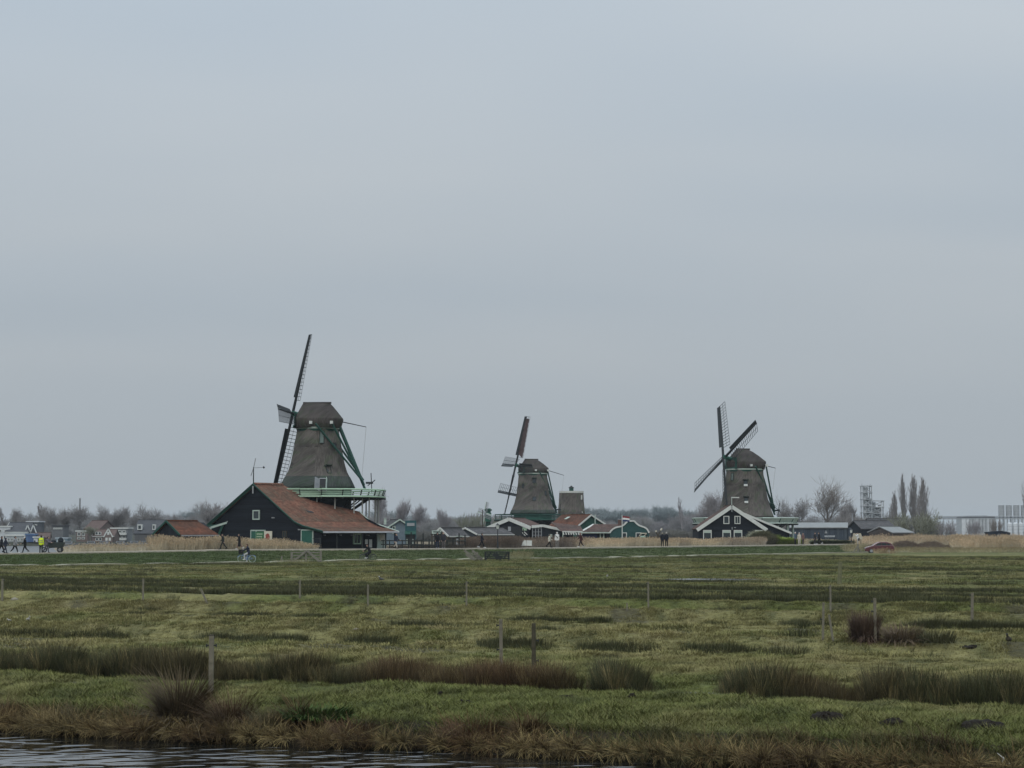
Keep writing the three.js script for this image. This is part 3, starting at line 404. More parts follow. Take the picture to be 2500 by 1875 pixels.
// gable house: front gable in the plane z = 0 of its own frame (facing +z), ridge running back along -z
function house(o) {
  const t = thing(o.name ?? 'house', o.label, o.category ?? 'house', o.pos, o.turn ?? 0, o.group), { w, len, eave, ridge } = o, eaveR = o.eaveR ?? eave, ov = o.over ?? 0.25, ap = o.apex ?? 0, th = 0.16;
  const g = extrude([[-w / 2, 0], [w / 2, 0], [w / 2, eaveR], [ap, ridge], [-w / 2, eave]], len).translate(0, 0, -len);
  part('wall', g, o.wall, t);
  const kl = (ridge - eave) / (ap + w / 2), kr = (ridge - eaveR) / (w / 2 - ap), up = 0.2;
  const L0 = [-w / 2 - ov, eave - kl * ov + up], R0 = [w / 2 + ov, eaveR - kr * ov + up], T = [ap, ridge + up], zf = o.overF ?? 0.3, zb = -len - 0.2, hip = o.hip ?? 0;
  const roof = part('roof', slab([[L0[0], L0[1], zf], [T[0], T[1], zf], [T[0], T[1], zb + hip], [L0[0], L0[1], zb]], th), o.roof, t, { uv: 1 });
  part('roof', [slab([[T[0] + 0.001, T[1], zf], [R0[0], R0[1], zf], [R0[0], R0[1], zb], [T[0] + 0.001, T[1], zb + hip]], th), ...(hip ? [slab([[T[0], T[1], zb + hip], [R0[0], R0[1], zb], [L0[0], L0[1], zb]], th)] : [])], o.roof, t, { uv: 1 });
  part('ridge_cap', box(0.3, 0.14, len + 0.4 - hip, T[0], T[1] + 0.02, (zf + zb + hip) / 2), o.ridgeM ?? o.roof, roof);
  const tw = o.trimW ?? 0.3; if (o.trim) for (const [p, q] of [[L0, T], [T, R0]]) { part('barge_board', beam([p[0], p[1] - tw / 2 + 0.06, zf + 0.05], [q[0], q[1] - tw / 2 + 0.06, zf + 0.05], tw, 0.08), o.trim, t); }
  if (o.trim && o.gutter !== false) part('gutter', box(0.14, 0.16, len + 0.3, R0[0] + 0.05, R0[1] - 0.12, -len / 2), o.gutterM ?? o.trim, t);
  if (o.finial) part('finial', box(0.09, o.finial, 0.09, T[0], T[1] + o.finial / 2 - 0.1, zf + 0.05), o.trim, t);
  for (const [x, y, ww, h, opt] of o.front ?? []) winPart(t, ww, h, [x, y, 0.05], 0, opt?.m ?? o.trim ?? M.white, opt);
  for (const [z, y, ww, h, opt] of o.right ?? []) winPart(t, ww, h, [w / 2 + 0.05, y, -z], Math.PI / 2, opt?.m ?? o.trim ?? M.white, opt);
  for (const [x, y, ww, h, m, name] of o.panels ?? []) part(name ?? 'door', box(ww, h, 0.1, x, y, 0.06), m, t);
  if (o.chimney) { const [x, z, h, m, cw] = o.chimney; const c = part('chimney', box(cw ?? 0.7, h, cw ?? 0.7, x, ridge - 0.6 + h / 2, z), m, t); part('chimney_cap', box((cw ?? 0.7) + 0.18, 0.12, (cw ?? 0.7) + 0.18, x, ridge - 0.6 + h + 0.06, z), M.grey, c); }
  return t;
}
const S2 = (d) => d / F, YY = (py, d) => CAMY + (HY - py) * S2(d);
// ---- the big barn below the largest mill; s along the gable, b back along the ridge
{
  const psi = 40 * Math.PI / 180, cs = Math.cos(psi), sn = Math.sin(psi), d0 = 228.7, x0 = -30.6, gy = 0.75;
  const t = thing('barn', 'big black wooden barn with sweeping red tiled roof and green edges, below the largest windmill', 'barn', [x0, gy, -d0], 0), Q = (s, b, y) => [s * cs + b * sn, y - gy, s * sn - b * cs];
  const body = new THREE.Group(); const lo = 0.2, wall = (name, p, m = M.black) => part(name, slab(p, 0.15), m, t);
  const gable = [Q(-7.9, 0, lo), Q(11.2, 0, lo), Q(11.2, 0, 3.05), Q(7.13, 0, 4.0), Q(0, 0, 8.45), Q(-7.9, 0, 3.8)];
  const quad = (pts) => { const tr = [], uv = []; for (let i = 1; i + 1 < pts.length; i++) for (const p of [pts[0], pts[i], pts[i + 1]]) { tr.push(p); uv.push([Math.hypot(p[0] + 30, p[2] + 20), p[1]]); } return flatGeo(tr, uv); };
  part('wall', quad([gable[0], gable[1], gable[2], gable[3], gable[4], gable[5]]), M.black, t, { uv: 1 });
  part('wall', quad([Q(9.9, 0.01, lo), Q(9.9, 12.0, lo), Q(9.9, 12.0, 3.4), Q(9.9, 0.01, 3.4)]), M.black, t, { uv: 1 });
  part('wall', quad([Q(-7.9, 0, lo), Q(-7.9, 12.0, lo), Q(-7.9, 12.0, 3.8), Q(-7.9, 0, 3.8)]), M.black, t, { uv: 1 });
  part('wall', quad([Q(-7.9, 12, lo), Q(9.9, 12.0, lo), Q(9.9, 12.0, 3.4), Q(5.1, 12, 5.2), Q(-4.5, 12, 5.2), Q(-7.9, 12, 3.8)]), M.black, t, { uv: 1 });
  const f = -0.35, bk = 12.3; // the right slope in strips that sag a little, the kink, the flat skirt
  const strip = (s0, y0, s1, y1, b0, b1, c0, c1) => slab([Q(s0, b0, y0), Q(s1, c0, y1), Q(s1, c1, y1), Q(s0, b1, y0)], 0.16);
  const roof = part('roof', [strip(0, 8.62, 3.05, 6.72, f, 4.4, f, 6.2), slab([Q(3.05, f, 6.72), Q(5.1, f, 5.42), Q(5.1, bk, 5.42), Q(3.05, 6.2, 6.72)], 0.16), strip(5.1, 5.42, 7.13, 4.15, f, bk, f, bk), strip(7.13, 4.15, 8.6, 3.63, f, bk, f, bk), strip(8.6, 3.63, 11.8, 3.0, f, bk, f, bk)], M.redTile, t, { uv: 1 });
  part('roof', [strip(0, 8.62, -3, 6.84, f, 4.4, f, 6.2), slab([Q(-3, f, 6.84), Q(-8.1, f, 3.8), Q(-8.1, bk, 3.8), Q(-5, bk, 5.65), Q(-3, 6.2, 6.84)], 0.16), slab([Q(0, 4.4, 8.6), Q(3.05, 6.2, 6.72), Q(-3, 6.2, 6.84)], 0.16)], M.redTile, t, { uv: 1 });
  part('ridge_cap', beam(Q(0, f, 8.66), Q(0, 4.4, 8.66), 0.3, 0.16), M.redTile, roof); part('missing_tile', slab([Q(5.0, 3.4, 5.52), Q(5.4, 3.5, 5.27), Q(5.5, 4.3, 5.21), Q(5.2, 4.2, 5.40)], 0.05), M.dark, roof);
  part('flat_roof', slab([Q(5.2, 4.9, 5.2), Q(5.2, bk, 5.2), Q(-4.5, bk, 5.2), Q(-4.5, 4.9, 5.2)], 0.1), M.dark, t);
  const bb = (p, q) => part('barge_board', beam(p, q, 0.36, 0.1), M.dgreen, t), bf = -0.42;
  bb(Q(-8.2, bf, 3.68), Q(0, bf, 8.55)); bb(Q(0, bf, 8.55), Q(7.13, bf, 4.05)); bb(Q(7.13, bf, 4.05), Q(8.6, bf, 3.55)); bb(Q(8.6, bf, 3.55), Q(11.85, bf, 2.93));
  part('finial', beam(Q(0, bf, 8.2), Q(0, bf, 9.0), 0.12), M.dgreen, t); part('finial', beam(Q(0, bf - 0.08, 7.5), Q(0, bf - 0.08, 8.4), 0.16, 0.08), M.grey, t);
  part('eave_board', beam(Q(11.85, f, 2.88), Q(11.85, bk, 2.88), 0.2, 0.1), M.grey, t); part('eave_board', beam(Q(7.2, bk + 0.06, 4.1), Q(11.85, bk + 0.06, 2.95), 0.12, 0.1), M.palegrey, t); part('eave_board', beam(Q(5.1, bk + 0.06, 5.42), Q(7.2, bk + 0.06, 4.1), 0.12, 0.1), M.palegrey, t);
  for (const b of [2.2, 6.4, 10.4, 12.0]) part('veranda_post', rod(Q(11.5, b, lo), Q(11.5, b, 2.95), 0.1), M.gateDark, t);
  // openings of the gable; local turn so that +z faces out of the gable
  const out = -psi, on = (s, y, b = -0.06) => Q(s, b, y);
  winPart(t, 1.2, 1.15, on(0.15, 4.95), out, M.palegrey, { f: 0.13 });
  winPart(t, 0.7, 0.75, on(5.1, 2.65), out, M.darkWood, { f: 0.06, nx: 2 });
  const dr = part('double_door', [box(2.5, 0.14, 0.12, 0, 1.35, 0), box(0.13, 2.8, 0.12, -1.25, 0, 0), box(0.13, 2.8, 0.12, -0.35, 0, 0), box(0.13, 2.8, 0.12, 1.1, 0, 0)], M.palegrey, t); dr.position.set(...on(0.55, 1.75, -0.08)); dr.rotation.y = out;
  part('door_leaf', box(0.77, 2.65, 0.08, -0.8, -0.02, 0), M.green, dr); part('door_leaf', box(1.3, 1.3, 0.08, 0.38, -0.72, 0), M.green, dr);
  { const b = [box(1.4, 1.2, 0.06)]; const sg = part('sign_board', b, mat([0.03, 0.13, 0.05], 0.6), dr); sg.position.set(0.38, 0.62, 0.1); const r = rngOf(5), bits = []; for (let l = 0; l < 3; l++) { let x = -0.5; while (x < 0.45) { const w = 0.05 + 0.06 * r(); bits.push(box(w, 0.13 + 0.05 * r(), 0.02, x + w / 2, 0.3 - l * 0.3, 0.035)); x += w + 0.03; } } const wr = part('lettering', bits, mat([0.35, 0.42, 0.3], 0.7), dr); wr.position.copy(sg.position);
    const s2 = part('sign_board', box(1.35, 1.3, 0.06), M.cream, dr); s2.position.set(1.85, 0.62, 0.1); const e = part('emblem', [extrude([[-0.3, -0.35], [0.28, -0.38], [0.34, 0], [0.2, 0.34], [-0.1, 0.4], [-0.36, 0.2]], 0.02, 0.01)], mat([0.24, 0.05, 0.035], 0.7), dr); e.position.set(1.82, 0.6, 0.14); }
  const d2 = part('door', [box(0.12, 2.6, 0.14, -0.95, 0, 0), box(0.12, 2.6, 0.14, 0.95, 0, 0), box(2.0, 0.12, 0.14, 0, 1.3, 0)], M.palegrey, t); d2.position.set(...on(8.95, 1.85, -0.1)); d2.rotation.y = out; part('door_leaf', box(1.78, 2.5, 0.08), M.green, d2);
  for (const [s, y] of [[7.7, 3.2], [3.2, 4.6]]) part('wall_lamp', box(0.35, 0.14, 0.2, 0, 0, 0, out), M.grey, t).position.set(...on(s, y, -0.15));
  // the side under the eave
  const os = Math.PI / 2 - psi, sd = (b, y) => Q(10.05, b, y);
  winPart(t, 1.3, 1.25, sd(7.0, 2.1), os, M.pale, { nx: 2 }); part('notice', [box(0.45, 0.55, 0.04, 0, 0, 0, os)], M.white, t).position.set(...sd(8.6, 1.75)); part('notice', [box(0.5, 0.95, 0.04, 0, 0, 0, os)], M.white, t).position.set(...sd(9.3, 1.55));
  const d3 = part('door', [box(1.6, 2.3, 0.06)], M.palegrey, t); d3.position.set(...sd(11.2, 1.6)); d3.rotation.y = os; part('door_pane', box(0.9, 0.8, 0.03, 0.1, 0.6, 0.045), M.cream, d3);
  for (const b of [1.6, 4.2, 6.2, 8.9]) part('wall_lamp', box(0.3, 0.12, 0.22, 0, 0, 0, os), M.grey, t).position.set(...sd(b, 2.55));
  // wind vane on the ridge end and the loading hoist at its left corner
  const v = thing('wind_vane', 'thin wind vane with small blades on the front peak of the big barn', 'wind vane', [x0 + Q(0, bf, 0)[0], 8.95, -d0 + Q(0, bf, 0)[2]]);
  part('pole', rod([0, 0, 0], [0, 1.7, 0], 0.07, 0.05), M.gateDark, v); part('tail', [rod([0, 1.6, 0], [1.2, 1.65, 0], 0.02), box(0.2, 0.24, 0.03, 1.22, 1.66, 0, 0, 0.5)], M.stock, v); for (const [x, y] of [[0.25, 1.15], [-0.3, -0.95]]) part('blade', beam([0, 1.6, 0], [x, 1.6 + y, 0.1], 0.1, 0.02), M.grey, v);
  const hb = Q(-7.0, -1.1, 0), h = thing('loading_hoist', 'green and white wooden loading hoist at the left corner of the big barn', 'hoist', [x0 + hb[0], gy, -d0 + hb[2]]);
  part('post', box(0.35, 3.0, 0.3, -0.6, 1.5, 0), M.dgreen, h); part('post', box(0.32, 2.7, 0.28, 0.05, 1.35, 0.1), M.palegrey, h); part('crossbar', box(2.4, 0.22, 0.25, 0.2, 2.95, 0), M.dgreen, h); part('bar_end', box(0.35, 0.28, 0.3, -1.15, 2.9, 0.02), M.white, h);
  part('arm', beam([0.2, 2.7, 0.1], [2.3, 3.35, 0.25], 0.24), M.palegrey, h); part('arm_end', box(0.5, 0.34, 0.34, 2.45, 3.38, 0.26, 0, 0.3), M.white, h); part('brace', beam([0.75, 0.9, 0.05], [1.6, 3.0, 0.1], 0.26), M.dgreen, h);
}
// ---- small shed to the left
{
  const d = 224, S = S2(d), psi = 0.72; const c = W(411, 1300, d);
  house({ name: 'shed', label: 'small black shed with rusty red roof and green edges, left of the big barn', category: 'shed', pos: [c[0], 0.5, -d], turn: -psi, w: 4.4, len: 5.3, eave: 2.15, ridge: 3.55, wall: M.blackUp, roof: M.rust, trim: M.dgreen, trimW: 0.22, hip: 1.2, over: 0.35, gutterM: M.grey });
}
// ---- black house in front of the right mill
{
  const d = 300, S = S2(d), Yb = (p) => YY(p, d) - 0.8, c = W(1790, 1300, d), X = (px) => (px - 1786.5) * S; c[0] = XD(1786.5, d);
  const t = house({ label: 'black wooden house with white-edged gable and six windows, below the right-hand windmill', pos: [c[0], 0.8, -d], turn: 0.0, w: (1872 - 1708) * S, len: 9, eave: Yb(1292), ridge: Yb(1237), wall: M.black, roof: M.brownTile, trim: M.white, trimW: 0.55, over: 0.2, apex: 0,
    front: [[X(1773.5), Yb(1269.5), 0.92, 1.25, {}], [X(1800.5), Yb(1269.5), 0.92, 1.25, { nx: 2 }], [X(1727), Yb(1306.5), 1.32, 1.6, { blind: 1 }], [X(1774), Yb(1306.5), 1.32, 1.6, { blind: 1 }], [X(1801.5), Yb(1306.5), 1.32, 1.6, { blind: 1 }], [X(1853.5), Yb(1306.5), 1.3, 1.6, { blind: 1 }]] });
  part('finial', box(0.14, 0.9, 0.1, 0, Yb(1243), 0.42), M.grey, t); part('wall_lamp', [box(0.12, 0.4, 0.15, 0.05, Yb(1290), 0.1), box(0.3, 0.12, 0.2, 0.5, Yb(1288), 0.1)], M.grey, t);
  const v = thing('wind_vane', 'white bent wind vane on the peak of the black house', 'wind vane', [c[0], Yb(1234) + 0.8, -d + 0.3]); part('pole', rod([0, 0, 0], [0, 1.25, 0], 0.05), M.palegrey, v); part('arrow', box(1.25, 0.16, 0.06, 0.55, 1.22, 0), M.white, v);
  const l = house({ label: 'lower brown-roofed wing with white edge, half hidden behind the black house', pos: [c[0] + 3.9, 0.8, -d - 4.5], turn: 0, w: 11.5, len: 6, eave: Yb(1296) - 0.35, ridge: Yb(1255), wall: M.black, roof: M.brownTile, trim: M.white, trimW: 0.32, over: 0.3, apex: -1.5 });
}
// ---- market barn below the middle mill and its neighbours
{
  const d = 330, S = S2(d), Yb = (p) => YY(p, d) - 0.8, X = (px, c) => (px - c) * S;
  let c = 1244; const t = house({ name: 'market_barn', label: 'dark open-fronted market barn with broad white-edged gable under the middle windmill', category: 'barn', pos: [XD(c, d), 0.8, -d], turn: -0.30, w: 101 * S, len: 9, eave: Yb(1287), ridge: Yb(1267), wall: M.blackUp, roof: M.brownTile, trim: M.white, trimW: 0.6, over: 0.35 });
  part('opening', box(46 * S, 2.4, 0.1, X(1252, c), 1.75, 0.06), M.dark, t); for (const [px, py, w, h] of [[1245, 1291, 0.5, 0.75], [1245, 1304, 0.45, 0.7]]) part('hanging_sign', box(w, h, 0.06, X(px, c), Yb(py), 0.25), M.grey, t);
  part('sign_board', box(0.75, 0.6, 0.08, X(1283, c), Yb(1291), 0.15), M.pale, t); part('market_table', box(2.2, 0.16, 0.8, X(1256, c), Yb(1316), 0.7), M.palegrey, t); for (const px of [1218, 1237, 1262, 1280]) part('post', box(0.14, 2.6, 0.12, X(px, c), 1.3, 0.14), M.gateDark, t);
  for (const [a, y] of [[0, 0], [0.35, 0.15]]) part('striped_board', box(0.14, 0.75, 0.06, X(1281, c) + a, Yb(1304) + y, 0.16, 0, 0.8), M.white, t);
  c = 1311; const g = thing('trellis', 'grey wooden trellis with green panes beside the market barn opening', 'trellis', [XD(c, 326), 0.8, -326]); { for (let i = 0; i <= 3; i++) part('upright', box(0.13, 3.2, 0.08, -0.75 + i * 0.5, 1.6, 0), M.grey, g); for (let i = 0; i < 6; i++) part('slat', box(1.6, 0.07, 0.07, 0, 0.4 + i * 0.55, 0.03), M.grey, g); part('backing', box(1.5, 3.0, 0.04, 0, 1.55, -0.08), mottled([0.10, 0.14, 0.11], 1, 0.5), g); }
  // long lean-to with the fringed awning
  c = 1350; const a = house({ name: 'lean_to', label: 'low dark lean-to with long white roof edge and scalloped awning, right of the market barn', category: 'lean-to', pos: [XD(1350, 326), 0.8, -326], turn: 0, w: 98 * S2(326), len: 7, eave: 2.9, eaveR: YY(1300, 326) - 0.8, ridge: YY(1284, 326) - 0.8, apex: -24 * S2(326), wall: M.blackUp, roof: M.brownTile, trim: M.white, trimW: 0.45, over: 0.2 });
  part('notice', box(0.6, 0.7, 0.05, X(1344, 1350), YY(1309, 326) - 0.8, 0.1), M.palegrey, a); 
  const aw = thing('awning', 'dark awning with white scalloped fringe at the front of the lean-to', 'awning', [XD(1397, 321), YY(1298, 321), -321]); part('awning_sheet', slab([[-1.75, 0.05, 1.2], [1.8, 0.1, 1.2], [1.5, 1.0, -3.2], [-3.5, 1.6, -3.2]], 0.08), M.brownTile, aw, { uv: 1 }); part('awning_bar', box(3.4, 0.16, 0.1, 0, 0.02, 1.25), M.white, aw); for (let i = 0; i < 8; i++) part('fringe', box(0.2, 0.5, 0.03, -1.5 + i * 0.42, -0.28, 1.25, 0, 0.3), M.white, aw); for (const x of [-1.6, 1.5]) part('awning_post', rod([x, -3.1, 1.1], [x, 0, 1.1], 0.07), M.palegrey, aw);
  // barn with the rust-brown roof
  const d2 = 352; c = 1443; const b = house({ name: 'barn', label: 'dark green barn with tall white-edged gable and rust-brown roof, right of the capless mill tower', category: 'barn', pos: [XD(1441, d2), 0.8, -d2], turn: 0.62, w: 84 * S2(d2), len: 8.5, eave: YY(1287, d2) - 0.8, eaveR: YY(1281, d2) - 0.8, ridge: YY(1259, d2) - 0.8, wall: M.dgreen, roof: M.rust, trim: M.white, trimW: 0.28, front: [[1.2, 3.1, 1.0, 0.8, {}]] });
  part('roof_light', slab([[-2.3, YY(1272, d2) - 0.4, -4.2], [-1.4, YY(1264, d2) - 0.6, -4.2], [-1.4, YY(1264, d2) - 0.6, -4.9], [-2.3, YY(1272, d2) - 0.4, -4.9]], 0.05), M.palegrey, b);
  const v = thing('wind_vane', 'white post with small wind vane in front of the rust-roofed barn', 'wind vane', [XD(1453, 344), 0.8, -344]); part('pole', rod([0, 0, 0], [0, YY(1257, 344) - 0.8, 0], 0.09), M.palegrey, v); part('blade', beam([0, YY(1257, 344) - 0.8, 0], [0.3, YY(1245, 344) - 0.8, 0], 0.08, 0.03), M.grey, v); part('tail', box(0.75, 0.12, 0.04, 0.4, YY(1259, 344) - 0.8, 0), M.grey, v);
  // low long shop with brown roof
  const d3 = 338, S3 = S2(d3), Y3 = (p) => YY(p, d3) - 0.8; const s = thing('shop_building', 'low long building with dull brown roof and white roof edge, left of the green house', 'building', [XD(1455, d3), 0.8, -d3]);
  part('wall', box(92 * S3, Y3(1301), 5.5, 2 * S3, Y3(1301) / 2, -3.2), M.blackUp, s); part('roof', [slab([[-40 * S3, Y3(1301), 0.2], [52 * S3, Y3(1301), 0.2], [70 * S3, Y3(1279.5), -4.2], [-3 * S3, Y3(1279.5), -4.2]], 0.15)], M.brownTile, s, { uv: 1 }); part('gutter', box(92 * S3, 0.2, 0.14, 6 * S3, Y3(1300.5), 0.28), M.palegrey, s);
  part('barge_board', beam([-40 * S3, Y3(1300), 0.3], [-3 * S3, Y3(1280), -4.2], 0.3, 0.1), M.white, s); for (const px of [1466, 1474]) part('post', box(0.22, 1.5, 0.12, (px - 1455) * S3, Y3(1310), -0.35), M.palegrey, s); for (const px of [1499, 1507]) part('window', box(0.8, 1.3, 0.08, (px - 1455) * S3, Y3(1310), -0.4), M.grey, s); part('stall_front', box(2.6, 1.3, 0.1, (1440 - 1455) * S3, Y3(1309), -0.4), mottled([0.03, 0.035, 0.085], 1, 0.5), s);
  // green house with the bell-shaped gable
  const d4 = 332, S4 = S2(d4), Y4 = (p) => YY(p, d4) - 0.8, gc = 1537, P = [[1489, 1301], [1491, 1297], [1496, 1292], [1503, 1288], [1511, 1286], [1518, 1285], [1524, 1281], [1530, 1275], [1533, 1272], [1549, 1272], [1553, 1277], [1559, 1282], [1566, 1285], [1573, 1287], [1579, 1291], [1583, 1297], [1584, 1301]].map(([x, y]) => [(x - gc) * S4, Y4(y)]);
  const gh = thing('house', 'dark green wooden house with bell-shaped white-edged gable and two white windows', 'house', [XD(gc, d4), 0.8, -d4], -0.12); part('wall', extrude([[P[0][0], 0], [P.at(-1)[0], 0], ...P.slice().reverse()], 0.2).translate(0, 0, -0.2), mottled([0.028, 0.075, 0.072], 2, 0.35), gh); part('side_wall', box(95 * S4 - 0.4, Y4(1301), 6, 0, Y4(1301) / 2, -3.25), M.dgreen, gh);
  for (let i = 0; i + 1 < P.length; i++) part('gable_edge', beam([P[i][0], P[i][1], 0.02], [P[i + 1][0], P[i + 1][1], 0.02], 0.26, 0.3), M.white, gh);
  part('roof', [slab([[P[0][0], P[0][1], -0.2], [0, Y4(1278), -0.2], [0, Y4(1278), -6.3], [P[0][0], P[0][1], -6.3]], 0.15), slab([[0.002, Y4(1278), -0.2], [P.at(-1)[0], P.at(-1)[1], -0.2], [P.at(-1)[0], P.at(-1)[1], -6.3], [0.002, Y4(1278), -6.3]], 0.15)], M.brownTile, gh, { uv: 1 });
  winPart(gh, 12 * S4, 1.2, [(1524.5 - gc) * S4, Y4(1308.5), 0.06], 0, M.white); winPart(gh, 14 * S4, 1.2, [(1559 - gc) * S4, Y4(1308.5), 0.06], 0, M.white); part('awning_bracket', [beam([(1561 - gc) * S4, Y4(1308), 0.3], [(1566 - gc) * S4, Y4(1303), 0.3], 0.16), box(1.1, 0.16, 0.5, (1571 - gc) * S4, Y4(1302), 0.3), beam([(1573 - gc) * S4, Y4(1308), 0.3], [(1578 - gc) * S4, Y4(1303), 0.3], 0.16)], M.cream, gh);
  const ch = thing('chimney_stack', 'red-brown brick chimney rising behind the left shoulder of the bell-gabled house', 'chimney', [XD(1513, 340), 0.8, -340]); part('stack', box(0.62, YY(1269, 340) - 0.8, 0.62, 0, (YY(1269, 340) - 0.8) / 2, 0), mottled([0.13, 0.08, 0.065], 1, 0.5), ch); part('cap', box(0.78, 0.12, 0.78, 0, YY(1269, 340) - 0.74, 0), M.grey, ch);
  const tk = thing('storage_tank', 'pale green rounded tank standing at the right corner of the bell-gabled house', 'tank', [XD(1569.5, 326), 0.8, -326]); part('tank', new THREE.LatheGeometry([[0.01, 0], [0.5, 0], [0.56, 0.1], [0.56, 1.15], [0.48, 1.3], [0.01, 1.36]].map((p) => new THREE.Vector2(...p)), 20), mottled([0.22, 0.32, 0.25], 1, 0.25), tk); part('lid', rod([0, 1.34, 0], [0, 1.42, 0], 0.2, 0.2, 12), M.palegrey, tk);
  // flag
  const fp = thing('flagpole', 'white flagpole with red, white and blue striped flag beside the bell-gabled house', 'flagpole', [XD(1519, 318), 0.8, -318]), fh = YY(1257, 318) - 0.8; part('pole', rod([0, 0, 0], [0, fh, 0], 0.085, 0.055), M.white, fp); const flag = new THREE.Group(); flag.name = 'flag'; fp.add(flag);
  [[0.20, 0.02, 0.025], [0.7, 0.7, 0.68], [0.02, 0.035, 0.11]].forEach((cc, k) => { const g2 = new THREE.PlaneGeometry(1.15, 0.29, 20, 3); const p = g2.attributes.position; for (let i = 0; i < p.count; i++) { const x = p.getX(i) + 0.575; p.setXYZ(i, x + 0.08, p.getY(i) - 0.10 * x * x + fh - 0.35 - k * 0.29, 0.11 * Math.sin(x * 6) * x); } g2.computeVertexNormals(); part('stripe', g2, mat(cc, 0.9), flag); });
}
// ---- between the barns
{
  const d = 300, S = S2(d), Yb = (p) => YY(p, d) - 0.8;
  house({ label: 'grey-blue wooden house with white roof edge, behind the right end of the big barn', pos: [XD(975, d), 0.8, -d], turn: 0.25, w: 62 * S, len: 7, eave: Yb(1291), ridge: Yb(1271), wall: mottled([0.13, 0.17, 0.20], 2, 0.3), roof: M.greyTile, trim: M.palegrey, trimW: 0.2, chimney: [-1.9, -2, 1.0, M.palegrey, 0.35], front: [[-0.9, 2.4, 0.5, 1.2, {}]] });
  const t = thing('kiosk', 'dark teal kiosk with pale sign and awning, beside the grey-blue house', 'kiosk', [XD(1002, 292), 0.8, -292]); part('body', box(25 * S, 2.9, 2, 0, Yb(1294), -1), mottled([0.03, 0.09, 0.10], 1, 0.3), t); part('opening', box(1.45, 1.5, 0.06, 0, 0.85, 0.03), M.dark, t); part('sign_board', box(1.15, 0.45, 0.06, 0.05, Yb(1281), 0.05), M.grey, t); part('awning', slab([[-0.85, 1.75, 0.8], [0.85, 1.75, 0.8], [0.85, 2.25, 0], [-0.85, 2.25, 0]], 0.06), M.dgreen, t); for (const x of [-0.5, 0.4]) part('counter_post', box(0.1, 1.0, 0.1, x, 0.5, 0.2), M.palegrey, t);
  const mk = (label, cx, ap, w, len, y0, y1, dd, turn, wall, roof) => house({ label, pos: [XD(cx, dd), 0.8, -dd], turn, w: w * S2(dd), len, eave: YY(y0, dd) - 0.8, ridge: YY(y1, dd) - 0.8, wall, roof, trim: M.white, trimW: 0.26 });
  mk('small brown-walled shed with steep white-edged gable, behind the signboard frame', 1077, 0, 40, 6, 1308, 1291, 305, -0.5, M.darkWood, M.greyTile);
  mk('grey-roofed shed with low broad white-edged gable, left of the market barn', 1138, 0, 62, 11, 1305, 1291, 312, -0.55, mottled([0.05, 0.058, 0.068], 2, 0.3), M.greyTile);
  house({ label: 'low grey-roofed shed with white edge, between the broad-gabled shed and the market barn', pos: [XD(1184, 322), 0.8, -322], turn: 0.4, w: 6, len: 7, eave: 1.7, ridge: YY(1290, 322) - 0.8, wall: M.darkWood, roof: M.greyTile, trim: M.white, trimW: 0.2 });
  const sb = thing('signpost', 'tall gallows-like wooden frame with white signboard over the path gate', 'sign', [XD(1066, 236), 0.8, -236]), s = S2(236); for (const x of [-11, 12]) part('post', box(0.2, YY(1297, 236) - 0.8, 0.2, x * s, (YY(1297, 236) - 0.8) / 2, 0), M.darkWood, sb); part('sign_board', box(23 * s, 8 * s, 0.08, 0, YY(1299, 236) - 0.8, 0.12), M.palegrey, sb); part('crossbar', box(25 * s, 0.14, 0.2, 0, YY(1304, 236) - 0.8, 0), M.gateDark, sb); { const r = rngOf(9), b = []; let x = -0.4; while (x < 0.4) { const w = 0.05 + 0.05 * r(); b.push(box(w, 0.16, 0.02, x + w / 2, YY(1298.5, 236) - 0.8, 0.17)); x += w + 0.03; } part('lettering', b, M.gateDark, sb); }
  const nb = thing('notice_board', 'grey board with dark top beside the dark rail fence', 'notice board', [XD(1121, 238), 0.8, -238]); part('panel', box(0.75, 1.15, 0.08, 0, 0.7, 0), M.grey, nb); part('picture', box(0.65, 0.35, 0.03, 0, 1.35, 0.02), M.dark, nb); part('roof', box(0.95, 0.08, 0.3, 0, 1.58, 0), M.palegrey, nb); for (const x of [-0.4, 0.4]) part('post', box(0.08, 1.5, 0.08, x, 0.75, -0.06), M.darkWood, nb);
}
